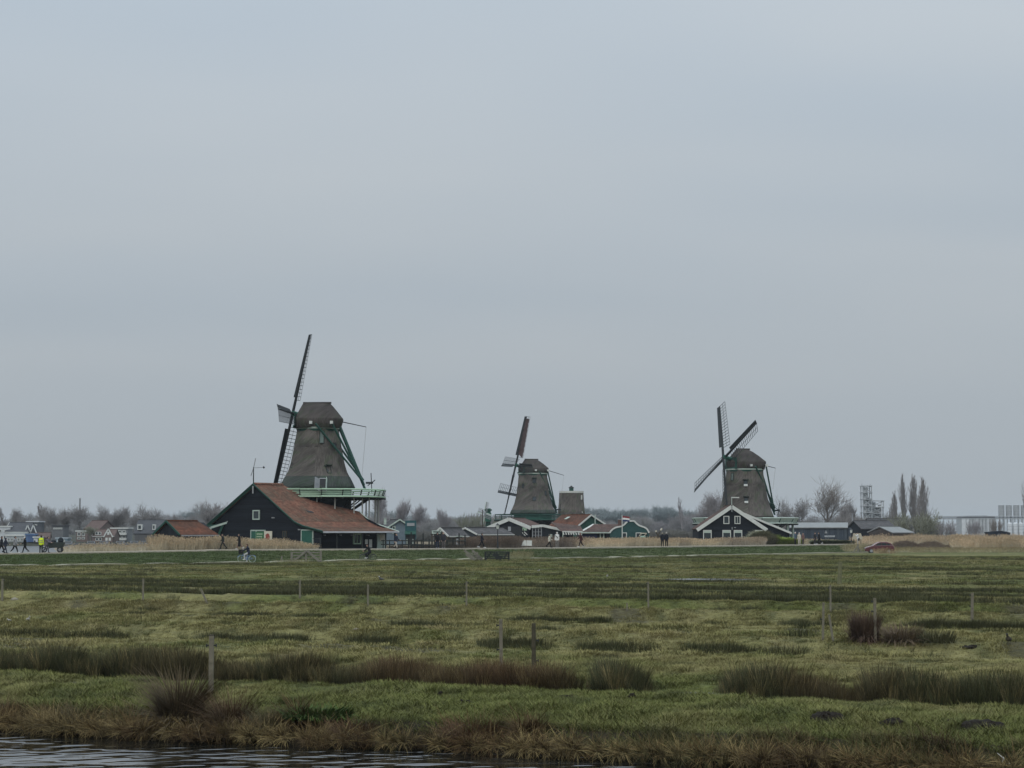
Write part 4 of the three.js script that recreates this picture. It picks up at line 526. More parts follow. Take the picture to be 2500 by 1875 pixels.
// ---- right: museum shed and farm buildings
{
  const d = 400, S = S2(d), Y = (p) => YY(p, d) - 0.8, c = 2003;
  const t = thing('long_shed', 'long dark blue-grey shed with pale grey roof and white lettering, right of the right-hand mill', 'shed', [XD(c, d), 0.8, -d]); part('wall', box(148 * S, Y(1288), 6, 0, Y(1288) / 2, -3), boards([0.045, 0.058, 0.075], 0.4, true, 0.4), t); part('roof', slab([[-76 * S, Y(1288), 0.3], [66 * S, Y(1288), 0.3], [78 * S, Y(1275.5), -5], [-66 * S, Y(1275.5), -5]], 0.15), M.greyRoof, t); part('end_wall', slab([[66 * S, Y(1288) - 0.1, 0.1], [78 * S, Y(1275.5) - 0.1, -5], [78 * S, 0, -5], [66 * S, 0, 0.1]], 0.05), M.blackUp, t); part('eave_board', box(142 * S, 0.16, 0.1, -5 * S, Y(1288.5), 0.34), M.greyRoof, t);
  for (const px of [1938, 1958, 2020, 2046, 2064]) part('pilaster', box(0.5, Y(1289) - 0.2, 0.1, (px - c) * S, Y(1289) / 2, 0.05), mottled([0.06, 0.075, 0.09], 1, 0.3), t);
  { const cv = document.createElement('canvas'); cv.width = 512; cv.height = 96; const x = cv.getContext('2d'); x.fillStyle = '#39424c'; x.fillRect(0, 0, 512, 96); x.fillStyle = '#c8ccce'; x.font = 'bold 84px sans-serif'; x.textAlign = 'center'; x.textBaseline = 'middle'; x.fillText('MUSEUM', 256, 50, 490); const tx = new THREE.CanvasTexture(cv); tx.colorSpace = THREE.SRGBColorSpace; const m = new THREE.MeshStandardMaterial({ map: tx, roughness: 0.7 }); const g = new THREE.PlaneGeometry(35 * S, 6.5 * S).translate((2025 - c) * S, Y(1309), 0.13); part('lettering', g, m, t, { uv: 1 }); part('emblem', [extrude([[-0.3, 0], [0.3, 0], [0.18, 0.3], [0.1, 0.62], [0, 0.3], [-0.1, 0.62], [-0.18, 0.3]], 0.04).translate((2016 - c) * S, Y(1302), 0.12)], M.grey, t); }
  const h = (o, dd, cx, y0, y1, w, len, turn) => house({ ...o, pos: [XD(cx, dd), 0.8, -dd], turn, w, len, eave: YY(y0, dd) - 0.8, ridge: YY(y1, dd) - 0.8 });
  h({ label: 'brown wooden barn with pale grey-green roof, right of the long dark shed', category: 'barn', wall: mottled([0.085, 0.07, 0.062], 2, 0.4), roof: M.greyRoof, trim: M.grey, trimW: 0.14, hip: 1.0, panels: [[-1.2, 1.2, 1.8, 2.2, mottled([0.07, 0.06, 0.055], 1, 0.4)], [1.2, 1.2, 1.8, 2.2, mottled([0.065, 0.055, 0.05], 1, 0.4)]] }, 420, 2149, 1300.5, 1288, 6.2, 7.5, -0.85);
  h({ label: 'dark gabled roof with thin pale chimney behind the end of the long shed', wall: M.black, roof: M.greyTile, chimney: [-3.5, -1, 2.4, M.grey, 0.25] }, 450, 2086, 1292, 1273, 9, 8, -1.35);
  h({ label: 'dark-roofed farmhouse behind the brown barn', wall: M.darkWood, roof: M.greyTile }, 470, 2118, 1290, 1268, 9, 9, -1.45);
  const s = thing('signboard', 'blank beige board on the path beside the right-hand street lamp', 'signboard', [XD(2092, 306), 0.8, -306]); part('panel', extrude([[-0.75, 0], [0.95, 0], [0.6, 0.95], [-0.6, 0.95]], 0.06), mottled([0.42, 0.38, 0.29], 1, 0.2), s).position.y = 0.9; for (const x of [-0.5, 0.6]) part('leg', box(0.1, 1.0, 0.1, x, 0.5, 0.0), M.oldWood, s);
}
// ---- far bank on the left
{
  const d = 516, g0 = 0.0, S = S2(d), Y = (p) => YY(p, d) - g0, faintW = mottled([0.52, 0.54, 0.55], 2, 0.2), brick = mottled([0.17, 0.13, 0.115], 2, 0.4), roofD = mottled([0.07, 0.072, 0.078], 3, 0.5), roofR = mottled([0.115, 0.08, 0.07], 3, 0.5);
  const wins = (t, list, m = M.white, nx = 2) => { for (const [px, py, w, h, c] of list) winPart(t, w * S, h * S, [(px - c) * S, Y(py), 0.1], 0, m, { nx, f: 0.14 }); };
  const blk = (name, label, cat, px, w, py, wall, roofM, dd = d, dep = 7) => { const t = thing(name, label, cat, [XD(px, dd), g0, -dd]); const h = YY(py, dd) - g0; part('wall', box(w * S2(dd), h, dep, 0, h / 2, -dep / 2), wall, t); part('roof', box(w * S2(dd) + 0.5, 0.35, dep + 0.5, 0, h + 0.17, -dep / 2), roofM, t); return t; };
  let t = blk('house', 'white flat-roofed building at the left edge of the far bank', 'house', 8, 34, 1287, faintW, M.white); wins(t, [[14, 1296, 9, 7, 8], [0, 1296, 8, 7, 8], [14, 1312, 9, 10, 8]]);
  t = house({ label: 'long dark-roofed far-bank house left of the twin white gables', pos: [XD(26, d + 4), g0, -d - 4], turn: -1.5708, w: 10, len: 54 * S, eave: Y(1299), ridge: Y(1277), wall: faintW, roof: roofD, trim: M.white, trimW: 0.2 });
  t = thing('house', 'far-bank house front with twin steep white-edged gables', 'house', [XD(75, d), g0, -d]); part('wall', box(32 * S, Y(1302), 8, 0, Y(1302) / 2, -4), faintW, t); for (const px of [67.5, 81.5]) { const x = (px - 75) * S, hw = 7.5 * S; part('gable', extrude([[x - hw, Y(1302)], [x + hw, Y(1302)], [x, Y(1283)]], 8).translate(0, 0, -8), roofD, t); for (const s of [-1, 1]) part('barge_board', beam([x + s * hw * 1.1, Y(1303), 0.1], [x, Y(1282), 0.1], 0.26, 0.12), M.white, t); } wins(t, [[66, 1311, 6, 7, 75], [82, 1311, 6, 7, 75]]);
  t = blk('house', 'pale glass-fronted waterside building behind the walkers at left', 'house', 38, 44, 1309, mottled([0.36, 0.39, 0.41], 2, 0.25), M.white, 513, 5); for (let i = 0; i < 5; i++) wins(t, [[22 + i * 8, 1317, 6, 8, 38]]);
  t = blk('container', 'blue shed wall on the far bank behind the walker in black', 'shed', 73, 19, 1306, mottled([0.09, 0.15, 0.28], 2, 0.25), mottled([0.10, 0.17, 0.3], 2, 0.2), 511, 4); part('door', box(0.9, 1.7, 0.08, 0, 0.9, 0.04), mottled([0.07, 0.12, 0.24], 1, 0.2), t);
  t = blk('van', 'white box body of a van parked on the far bank beside the yellow jacket', 'van', 90, 15, 1313, faintW, M.white, 510, 3); part('window', box(0.4, 0.5, 0.05, 0.5, 0.75, 0.03), M.glass, t); for (const x of [-0.5, 0.5]) part('wheel', rod([x, 0.25, 0.05], [x, 0.25, -0.15], 0.25, 0.25, 12), M.iron, t);
  t = house({ label: 'low brown-roofed house on the far bank behind the yellow jacket', pos: [XD(88, d), g0, -d], turn: -1.4, w: 6, len: 34 * S, eave: Y(1313), ridge: Y(1302), wall: brick, roof: roofR });
  t = blk('house', 'dark house with pale flat roof among the bare trees at left', 'house', 79, 28, 1275, mottled([0.10, 0.11, 0.12], 2, 0.3), faintW, 545); wins(t, [[72, 1282, 6, 5, 79], [88, 1282, 6, 5, 79]]);
  t = blk('house', 'grey terrace with pale window band behind the trees at left', 'house', 141, 26, 1285, mottled([0.14, 0.145, 0.15], 2, 0.3), roofD, 540); for (let i = 0; i < 4; i++) wins(t, [[132 + i * 6, 1290, 5, 4, 141]]);
  t = blk('house', 'pale blue waterside shed on the far bank left of the reeds', 'shed', 151, 27, 1315, mottled([0.22, 0.29, 0.33], 2, 0.25), mottled([0.35, 0.4, 0.43], 2, 0.2), 511, 4); wins(t, [[144, 1320, 6, 5, 151], [156, 1320, 6, 5, 151]]);
  t = blk('house', 'brick house with large white-framed windows behind the far bank', 'house', 200, 27, 1298, brick, M.white, 524); wins(t, [[193, 1304, 8, 9, 200], [204, 1304, 8, 9, 200], [193, 1314, 8, 6, 200], [204, 1314, 8, 6, 200]]);
  t = house({ label: 'far-bank brick house with brown roof and one white-edged gable', pos: [XD(235, d), g0, -d], turn: -1.5708, w: 7, len: 50 * S, eave: Y(1309), ridge: Y(1294), wall: brick, roof: roofR, trim: M.white, trimW: 0.15 }); part('gable', extrude([[-10 * S, 0], [10 * S, 0], [10 * S, Y(1310)], [0, Y(1292)], [-10 * S, Y(1310)]], 1.2), brick, t, {}).position.set(5, 0, 0); { const gg = t.children.at(-1); gg.position.set(3.3, 0, -(273 - 235) * S); gg.rotation.y = 1.5708; for (const s of [-1, 1]) part('barge_board', beam([s * 11 * S, Y(1311), 1.3], [0, Y(1291), 1.3], 0.3, 0.14), M.white, gg); for (const [x, y] of [[0, 1302], [-4, 1316], [4, 1316]]) part('window', box(0.6, 0.8, 0.06, x * S, Y(y), 1.24), M.white, gg); }
  { const hw = t; for (const [z, y] of [[0.9, 1302], [1.7, 1302], [1.0, 1316], [1.9, 1316]]) winPart(hw, 0.8, 0.8, [3.56, Y(y), -z], 1.5708, M.white); }
  t = blk('house', 'white two-storey house with balconies behind the gabled brick house', 'house', 291, 40, 1291, mottled([0.2, 0.21, 0.215], 2, 0.3), M.white, 526); for (const py of [1298, 1311]) { for (const px of [283, 293, 303]) wins(t, [[px, py, 8, 7, 291]]); part('balcony', box(38 * S, 0.5, 0.9, 0, Y(py + 6), 0.4), M.white, t); }
  t = house({ label: 'reddish steep roof behind the white balcony house', pos: [XD(262, 545), g0, -545], turn: 1.2, w: 8, len: 5, eave: Y(1292), ridge: Y(1271), wall: brick, roof: roofR });
  t = house({ label: 'large dark-roofed house with white dormer windows, left of the small shed', pos: [XD(340, d + 6), g0, -d - 6], turn: -1.5708, w: 13, len: 66 * S, eave: Y(1303), ridge: Y(1271), wall: mottled([0.1, 0.1, 0.1], 2, 0.3), roof: roofD }); { const rr = t; for (const [z, w] of [[1.2, 1.2], [5.0, 0.7]]) { const dm = part('dormer', box(1.6, 1.5, w, 4.9, Y(1287), -z), M.white, rr); part('pane', box(0.05, 0.9, w * 0.6, 5.73, Y(1287), -z), M.glass, dm); } }
  t = thing('chimney', 'tall thin factory chimney rising from the far trees at left', 'chimney', [XD(194, 760), 0, -760]); part('shaft', rod([0, 0, 0], [0, YY(1218, 760), 0], 0.42, 0.3, 12), mottled([0.2, 0.2, 0.2], 3, 0.2), t); part('rim', rod([0, YY(1218, 760), 0], [0, YY(1216.5, 760), 0], 0.36, 0.36, 12), M.grey, t);
  // low boats along the far bank
  const r = rngOf(31); const boat = thing('moored_boat', 'small moored boat right of the cargo tricycle on the far bank', 'boat', [XD(170, 505), -1, -505], 0.1, 'small boats moored along the far bank');
  part('hull', extrude([[-2.6, 0.6], [-2.2, 0], [2.3, 0], [3.0, 0.7]], 1.5, 0.1), mottled([0.12, 0.13, 0.14], 1, 0.3), boat); part('cabin', box(2.0, 0.6, 1.1, -0.2, 1.0, 0.7), M.grey, boat); part('cabin_window', box(1.6, 0.26, 1.14, -0.2, 1.05, 0.7), M.glass, boat);
  for (const px of [228, 262, 300, 330, 362]) { const b = boat.clone(); b.name = numbered('moored_boat'); b.position.set(XD(px, 505), -1, -505 + r() * 2); b.rotation.y = (r() - 0.5) * 0.5; b.userData = { ...boat.userData, label: { 228: 'small moored boat below the grey-green willow on the far bank', 262: 'small moored boat in front of the gabled brick house on the far bank', 300: 'small moored boat in front of the white balcony house', 330: 'small moored boat left of the large dark-roofed house with dormers', 362: 'small moored boat in front of the large dark-roofed house with dormers' }[px] }; scene.add(b); }
}
// ---- industry far off on the right
{
  const d = 900, S = S2(d), Y = (p) => YY(p, d), steel = mottled([0.36, 0.375, 0.385], 4, 0.3, 0.6), conc = mottled([0.46, 0.475, 0.48], 5, 0.25), pale = mottled([0.64, 0.66, 0.67], 4, 0.2);
  let t = thing('process_tower', 'grey industrial lattice tower with stacked platforms, behind the trees at right', 'industrial tower', [XD(2116, d), 0, -d]); const frame = (cx, w, y0, y1, n, m, cz = 0) => { const hw = w / 2 * S, z = 2.5; for (const x of [-1, 1]) for (const zz of [-z, z]) part('column', box(0.4, Y(y1) - y0, 0.4, cx + x * hw, (Y(y1) + y0) / 2, zz + cz), m, t); for (let i = 0; i <= n; i++) { const y = lerp(y0 + 2, Y(y1), i / n); part('platform', box(2 * hw + 0.8, 0.35, 2 * z + 0.8, cx, y, cz), m, t); if (i < n) part('brace', [beam([cx - hw, y, z + cz], [cx + hw, y + (Y(y1) - y0 - 2) / n, z + cz], 0.28), beam([cx + hw, y, z + cz], [cx - hw, y + (Y(y1) - y0 - 2) / n, z + cz], 0.28)], m, t); } };
  frame(0, 21, 0, 1187, 7, steel); for (const [x, y] of [[-1.9, 1181], [1.9, 1182], [0.6, 1184]]) part('mast', rod([x, Y(1187), 0], [x, Y(y), 0], 0.15), steel, t); part('vessel', rod([-0.5, 3, 0], [-0.5, Y(1190), 0], 1.25, 1.25, 16), conc, t); part('vessel', rod([1.1, 3, 0.6], [1.1, Y(1215), 0.6], 0.6, 0.6, 12), steel, t);
  t = thing('process_plant', 'lower grey pipe-covered plant block right of the lattice tower', 'industrial plant', [XD(2143, d), 0, -d - 4]); const fr2 = (cx, w, y1, n) => frame(cx, w, 0, y1, n, steel); fr2(0, 32, 1223, 5); part('vessel', rod([-1.4, 0, 0], [-1.4, Y(1226), 0], 1.3, 1.3, 16), conc, t); part('vessel', rod([1.8, 0, 0.4], [1.8, Y(1232), 0.4], 0.9, 0.9, 16), conc, t); part('clad_block', box(5.4, Y(1238), 4, 0.3, Y(1238) / 2, -1), steel, t); part('pipe', [rod([-3, Y(1240), 2.6], [3, Y(1236), 2.6], 0.22), rod([2.2, 0, 2.7], [2.2, Y(1228), 2.7], 0.25), rod([-2.4, 0, 2.7], [-2.4, Y(1234), 2.7], 0.25)], pale, t);
  t = thing('pipe_bridge', 'long raised pipe bridge running towards the silos at the right edge', 'pipe bridge', [XD(2390, d), 0, -d + 3]); for (const y of [1261, 1264.5, 1267]) part('pipe', rod([-112 * S, Y(y), 0], [130 * S, Y(y - 0.3), 0], 0.2), y > 1262 && y < 1266 ? mottled([0.10, 0.105, 0.11], 3, 0.2) : steel, t); for (let i = 0; i < 12; i++) part('trestle', box(0.45, Y(1266), 0.5, (-110 + i * 21) * S, Y(1266) / 2, 0), steel, t);
  t = thing('storage_hall', 'pale ribbed storage hall with shallow curved roof below the pipe bridge', 'storage hall', [XD(2399, d), 0, -d - 8]); part('wall', box(80 * S, Y(1263), 12, 0, Y(1263) / 2, -6), conc, t); part('roof', extrude([[-41 * S, Y(1263)], [-30 * S, Y(1259)], [20 * S, Y(1258.6)], [41 * S, Y(1262)], [41 * S, Y(1263.5)], [-41 * S, Y(1263.5)]], 12.6).translate(0, 0, -12.4), mottled([0.12, 0.125, 0.13], 3, 0.3), t); part('end_panel', box(9 * S, Y(1265), 0.3, -36 * S, Y(1265) / 2, 0.1), pale, t); for (let i = 0; i < 9; i++) part('rib', rod([(-26 + i * 8) * S, 0, 0.1], [(-26 + i * 8) * S, Y(1265), 0.1], 0.75, 0.75, 12), i % 3 ? conc : pale, t);
  const silo = (px, y0, y1, r, m, label, group, z) => { const s = thing('silo', label, 'silo', [XD(px, d), 0, -d + z], 0, group); part('shell', rod([0, Y(y0), 0], [0, Y(y1), 0], r * S, r * S, 24), m, s); part('roof', rod([0, Y(y1), 0], [0, Y(y1 - 2), 0], r * S, r * S * 0.35, 24), m, s); for (let i = 1; i < 4; i++) part('band', rod([0, lerp(Y(y0), Y(y1), i / 4), 0], [0, lerp(Y(y0), Y(y1), i / 4) + 0.12, 0], r * S + 0.06, r * S + 0.06, 24), steel, s); for (const a of [0.6, 2.5, 4.1, 5.6]) part('leg', rod([r * S * 0.8 * Math.cos(a), 0, r * S * 0.8 * Math.sin(a)], [r * S * 0.8 * Math.cos(a), Y(y0), r * S * 0.8 * Math.sin(a)], 0.2), steel, s); return s; };
  ['left-most tall grey silo standing above the pipe bridge', 'second tall grey silo from the left above the pipe bridge', 'third tall grey silo from the left above the pipe bridge', 'tall grey silo cut by the right edge of the picture'].forEach((l, i) => silo(2453.5 + i * 18.5, 1262, 1233, 7.2, steel, l, 'tall silos above the pipe bridge', -6));
  ['left-most short pale silo below the pipe bridge', 'middle short pale silo below the pipe bridge', 'right-most short pale silo below the pipe bridge', 'short pale silo cut by the right edge of the picture'].forEach((l, i) => silo(2457.5 + i * 13.5, 1309, 1278, 5.8, pale, l, 'short pale silos below the pipe bridge', 6));
  t = thing('boat', 'dark boat hull with a pale ring on its side, lying behind the reeds at right', 'boat', [XD(2433, 420), 0, -420], 0); part('hull', extrude([[-2.6, 1.0], [-1.95, -0.3], [2.05, -0.3], [2.5, 0.9], [0.6, 1.25], [-0.8, 1.15]].map(([x, y]) => [x, y]), 1.6, 0.12), mottled([0.014, 0.018, 0.026], 1, 0.4), t).position.y = 1.65; part('ring', new THREE.TorusGeometry(0.33, 0.05, 8, 24).translate(0.1, 2.0, 1.75), M.grey, t);
}
// ---------------------------------------------------------------- grass, rushes, reeds
function bladeTuft(seed, n, h, w, splay, spread, opt = {}) {  // n curved blades, each a strip of three cross-sections
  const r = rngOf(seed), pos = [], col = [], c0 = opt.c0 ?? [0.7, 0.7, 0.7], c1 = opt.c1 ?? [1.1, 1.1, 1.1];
  for (let i = 0; i < n; i++) {
    const a = r() * 6.283, rad = spread * Math.sqrt(r()), bx = Math.cos(a) * rad, bz = Math.sin(a) * rad, dir = opt.toward ? Math.PI * 0.5 + (r() - 0.5) * opt.toward : a + (r() - 0.5) * 1.6, hh = h * (0.55 + 0.6 * r()), sp = splay * hh * (0.3 + 0.9 * r()), droop = (opt.droop ?? 0.1) * hh * r();
    const pt = (t) => [bx + Math.cos(dir) * sp * t ** 1.6, hh * t - droop * t * t * 2, bz + Math.sin(dir) * sp * t ** 1.6], px = -Math.sin(dir + 0.6), pz = Math.cos(dir + 0.6), ww = w * (0.7 + 0.6 * r()), k = 0.75 + 0.5 * r();
    const S = [[0, 1], [0.45, 0.85], [0.8, 0.5], [1, 0.06]].map(([t, q]) => { const p = pt(t); return [[p[0] - px * ww * q / 2, p[1], p[2] - pz * ww * q / 2], [p[0] + px * ww * q / 2, p[1], p[2] + pz * ww * q / 2], t]; });
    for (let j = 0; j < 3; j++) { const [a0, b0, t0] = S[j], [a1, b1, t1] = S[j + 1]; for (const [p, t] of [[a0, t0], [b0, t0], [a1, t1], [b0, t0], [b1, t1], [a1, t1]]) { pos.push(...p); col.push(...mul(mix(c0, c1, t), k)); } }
    if (opt.plume && r() < opt.plume) { const p = pt(1), l = 0.22 * (0.7 + 0.6 * r()); for (const q of [0, 2.1, 4.2]) { const ex = Math.cos(q) * 0.035, ez = Math.sin(q) * 0.035; for (const v of [[p[0], p[1] - 0.02, p[2]], [p[0] + ex, p[1] + l * 0.45, p[2] + ez], [p[0] + Math.cos(dir) * 0.09, p[1] + l, p[2] + Math.sin(dir) * 0.09]]) { pos.push(...v); col.push(...mul(opt.plumeC, k)); } } }
  }
  const g = new THREE.BufferGeometry(); g.setAttribute('position', new THREE.Float32BufferAttribute(pos, 3)); g.setAttribute('color', new THREE.Float32BufferAttribute(col, 3)); g.computeVertexNormals(); return g;
}
const leafM = new THREE.MeshPhysicalMaterial({ roughness: 0.95, vertexColors: true, side: THREE.DoubleSide, specularIntensity: 0.45 });
const reedM = new THREE.MeshPhysicalMaterial({ roughness: 1, vertexColors: true, side: THREE.DoubleSide, specularIntensity: 0.25, transmission: 0.4, thickness: 0 });
function scatter(name, label, category, geo, list, parent, mm) {   // list of [x, y, z, scale, turn, [r, g, b], lean?, stretch?]
  const m = new THREE.InstancedMesh(geo, mm ?? leafM, list.length), o = new THREE.Object3D(), c = new THREE.Color();
  list.forEach(([x, y, z, s, a, rgb, lean = 0, st = 1, la = 0], i) => { o.position.set(x, y, z); o.rotation.set(0, 0, 0); o.rotateOnWorldAxis(V(0, 1, 0), a); if (lean) o.rotateOnWorldAxis(V(Math.cos(la), 0, Math.sin(la)), lean); o.scale.set(s, s * st, s); o.updateMatrix(); m.setMatrixAt(i, o.matrix); m.setColorAt(i, c.setRGB(...rgb)); });
  m.name = parent ? name : numbered(name); m.castShadow = m.receiveShadow = true; tag(m, label, category, null, 'stuff'); (parent ?? scene).add(m); return m;
}
const inView = (x, z, mx = 1.5) => Math.abs(x) < 0.272 * -z + mx;
{ // meadow grass: dense and fine near by, broader tufts farther out
  const near = bladeTuft(11, 9, 0.085, 0.007, 1.3, 0.07, { droop: 0.6 }), mid = bladeTuft(12, 12, 0.075, 0.011, 1.3, 0.19, { droop: 0.5 }), far = bladeTuft(13, 14, 0.075, 0.02, 1.0, 0.42, { droop: 0.4 }), r = rngOf(77);
  const grow = (n, d0, d1, pw, smax) => { const out = []; let guard = 0; while (out.length < n && guard++ < n * 6) { const d = lerp(d0, d1, Math.pow(r(), pw)), x = (r() * 2 - 1) * (0.272 * d + 1.5), z = -d, v = vOf(x, z); if (v < 29.8 || v > 235 || (d > baseD(x) - 0.5)) continue; const q = v > 33 ? rush(x, z)[0] : 0; if (q > 0.35 && r() < q * 1.2) continue; if (d < 95 && r() < 0.8 * muddy(x, z)) continue; const tall = 0.6 * fbm(x * 0.5 + 3, z * 0.32, 3) + 0.4 * fbm(x * 1.6, z * 1.1 + 8, 2), c = mul(mix(grassTone(x, z), STRAW, 0.22 * (r() < 0.35 ? 1 : 0)), 0.82 + 0.5 * r()); out.push([x, H(x, z) - 0.012, z, (0.4 + 1.15 * smooth(0.34, 0.68, tall) + 0.35 * r()) * smax, r() * 6.28, c, 0.25 * (r() - 0.5), 1]); } return out; };
  { const r5 = rngOf(79), out = []; for (let i = 0; i < 26000; i++) { const u = -26 + 52 * r5(), v = 29.5 + 3.4 * Math.pow(r5(), 1.3), [x, z] = unUV(u, v); if (!inView(x, z)) continue; out.push([x, H(x, z) - 0.012, z, 1.0 + 1.2 * r5() * fbm(u * 0.9, v, 2), r5() * 6.28, mul(mix(grassTone(x, z), G, 0.5), 0.8 + 0.5 * r5()), 0.3 * (r5() - 0.5)]); } scatter('bank_grass', 'longer green grass along the top of the ditch bank', 'grass', near, out); }
  scatter('meadow_grass', 'short green and straw-coloured grass covering the near meadow', 'grass', near, grow(150000, 29, 48, 0.75, 1));
  scatter('meadow_grass', 'tired yellow-green grass of the middle meadow', 'grass', mid, grow(150000, 45, 88, 0.7, 1.1));
  scatter('meadow_grass', 'coarse grass of the far meadow up to the dike', 'grass', far, grow(90000, 84, 262, 0.7, 1));
}
{ // rough ungrazed clumps in the near and middle meadow
  const g = bladeTuft(15, 26, 0.2, 0.009, 0.9, 0.1, { droop: 0.45, c0: [0.45, 0.45, 0.4], c1: [1.2, 1.2, 1.1] }), r = rngOf(80), out = []; let n = 0; while (out.length < 5200 && n++ < 90000) { const d = lerp(31, 92, Math.pow(r(), 0.7)), x = (r() * 2 - 1) * (0.272 * d + 1), z = -d, v = vOf(x, z); if (v < 31.5) continue; const k = fbm(x * 0.33 + 20, z * 0.2, 3) * 0.55 + 0.45 * fbm(x * 1.3, z * 0.9 + 30, 2); if (r() > smooth(0.5, 0.66, k)) continue; out.push([x, H(x, z) - 0.02, z, 0.45 + 0.75 * r(), r() * 6.28, mul(mix(mix(G, DEEP, 0.45), STRAW, r() < 0.4 ? 0.6 * r() : 0.1), 0.8 + 0.4 * r()), 0.4 * (r() - 0.5)]); }
  scatter('rough_grass', 'rough longer grass clumps scattered over the near and middle meadow', 'grass', g, out);
}
{ // the mown green slope of the dike
  const g = bladeTuft(14, 14, 0.14, 0.03, 0.9, 0.4, { droop: 0.5 }), r = rngOf(78), out = []; while (out.length < 34000) { const px = -30 + 2150 * r(), d0 = 165 + 140 * r(), x = XD(px, d0); if (d0 < baseD(x) + 0.9 || d0 > pathD(x) - 0.2) { continue; } out.push([x, H(x, -d0) - 0.02, -d0, 0.6 + 0.6 * r(), r() * 6.28, mul(mix([0.058, 0.088, 0.028], [0.11, 0.125, 0.05], fbm(x * 0.25, d0 * 0.12, 3) * r()), 0.75 + 0.5 * r())]); }
  scatter('dike_grass', 'short dark green grass on the slope of the dike below the path', 'grass', g, out);
}
{ // rushes in the shallow ditches
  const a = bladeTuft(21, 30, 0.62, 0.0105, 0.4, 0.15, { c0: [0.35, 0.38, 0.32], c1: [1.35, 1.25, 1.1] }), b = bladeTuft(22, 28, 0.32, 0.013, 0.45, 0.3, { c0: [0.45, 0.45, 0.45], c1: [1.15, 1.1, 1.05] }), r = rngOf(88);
  const R1 = [], R2 = [], green = [0.056, 0.068, 0.035], brown = [0.115, 0.078, 0.048];
  for (let i = 0; i < 90000; i++) { const v = 34.9 + 2.6 * r(), u = (r() * 2 - 1) * 34, [x, z] = unUV(u, v); if (!inView(x, z)) continue; const [q] = rush(x, z); if (q < 0.06 || r() > q * 0.27) continue; const px = 1250 + F * x / -z, cl = vnoise(u * 1.25, v * 0.9 + 4), cl2 = fbm(u * 0.42 + 9, v * 0.3, 3), tall = (0.64 + 0.36 * smooth(0.2, 0.75, cl) * (0.6 + 0.7 * cl2) + 0.26 * r()) * (0.55 + 0.5 * q) + (px > 1465 && px < 1560 ? 0.2 : 0); if (cl < 0.12 && r() < 0.3) continue; const br = smooth(780, 1000, px) * smooth(1460, 1330, px) * (0.4 + 0.55 * cl) + 0.4 * smooth(1850, 1960, px) * smooth(2250, 2050, px) + 0.22 * smooth(0.5, 0.7, cl2); const tone = mix(mix(green, brown, clamp(br + 0.25 * r())), STRAW, r() < 0.16 ? 0.6 : 0.0); R1.push([x, H(x, z) - 0.03, z, tall * (0.8 + 0.3 * r()), r() * 6.28, mul(tone, 0.5 + 0.6 * r()), 0.35 * smooth(1150, 1280, px) * smooth(1450, 1400, px) + 0.28 * (r() - 0.5), 1.05, 0]); }
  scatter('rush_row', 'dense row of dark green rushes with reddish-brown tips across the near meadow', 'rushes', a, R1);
  for (const [v0, w] of bands.slice(1)) { const half = 0.29 * v0 / 0.9 + 6, n = Math.min(60000, 2 * half * (w + 0.8) * (v0 < 70 ? 46 : v0 < 110 ? 22 : 11)); for (let i = 0; i < n; i++) { const v = v0 - 0.4 + (w + 0.8) * r(), u = uOf(0, -v0 / 0.928) + (r() * 2 - 1) * half * 1.12, [x, z] = unUV(u, v); if (!inView(x, z) || -z > baseD(x) - 0.5) continue; const [q, h] = rush(x, z); if (q < 0.15 || r() > q) continue; R2.push([x, H(x, z) - 0.03, z, h / 0.32 * (0.7 + 0.45 * r()) * (v0 < 110 ? 1 : 1.2), r() * 6.28, mul(mix([0.058, 0.070, 0.030], brown, 0.3 * r()), 0.7 + 0.5 * r()), 0.1 * (r() - 0.5), v0 < 70 ? 1.1 : 1]); } }
  scatter('rush_band', 'dark bands of low rushes crossing the meadow up to the dike', 'rushes', b, R2);
}
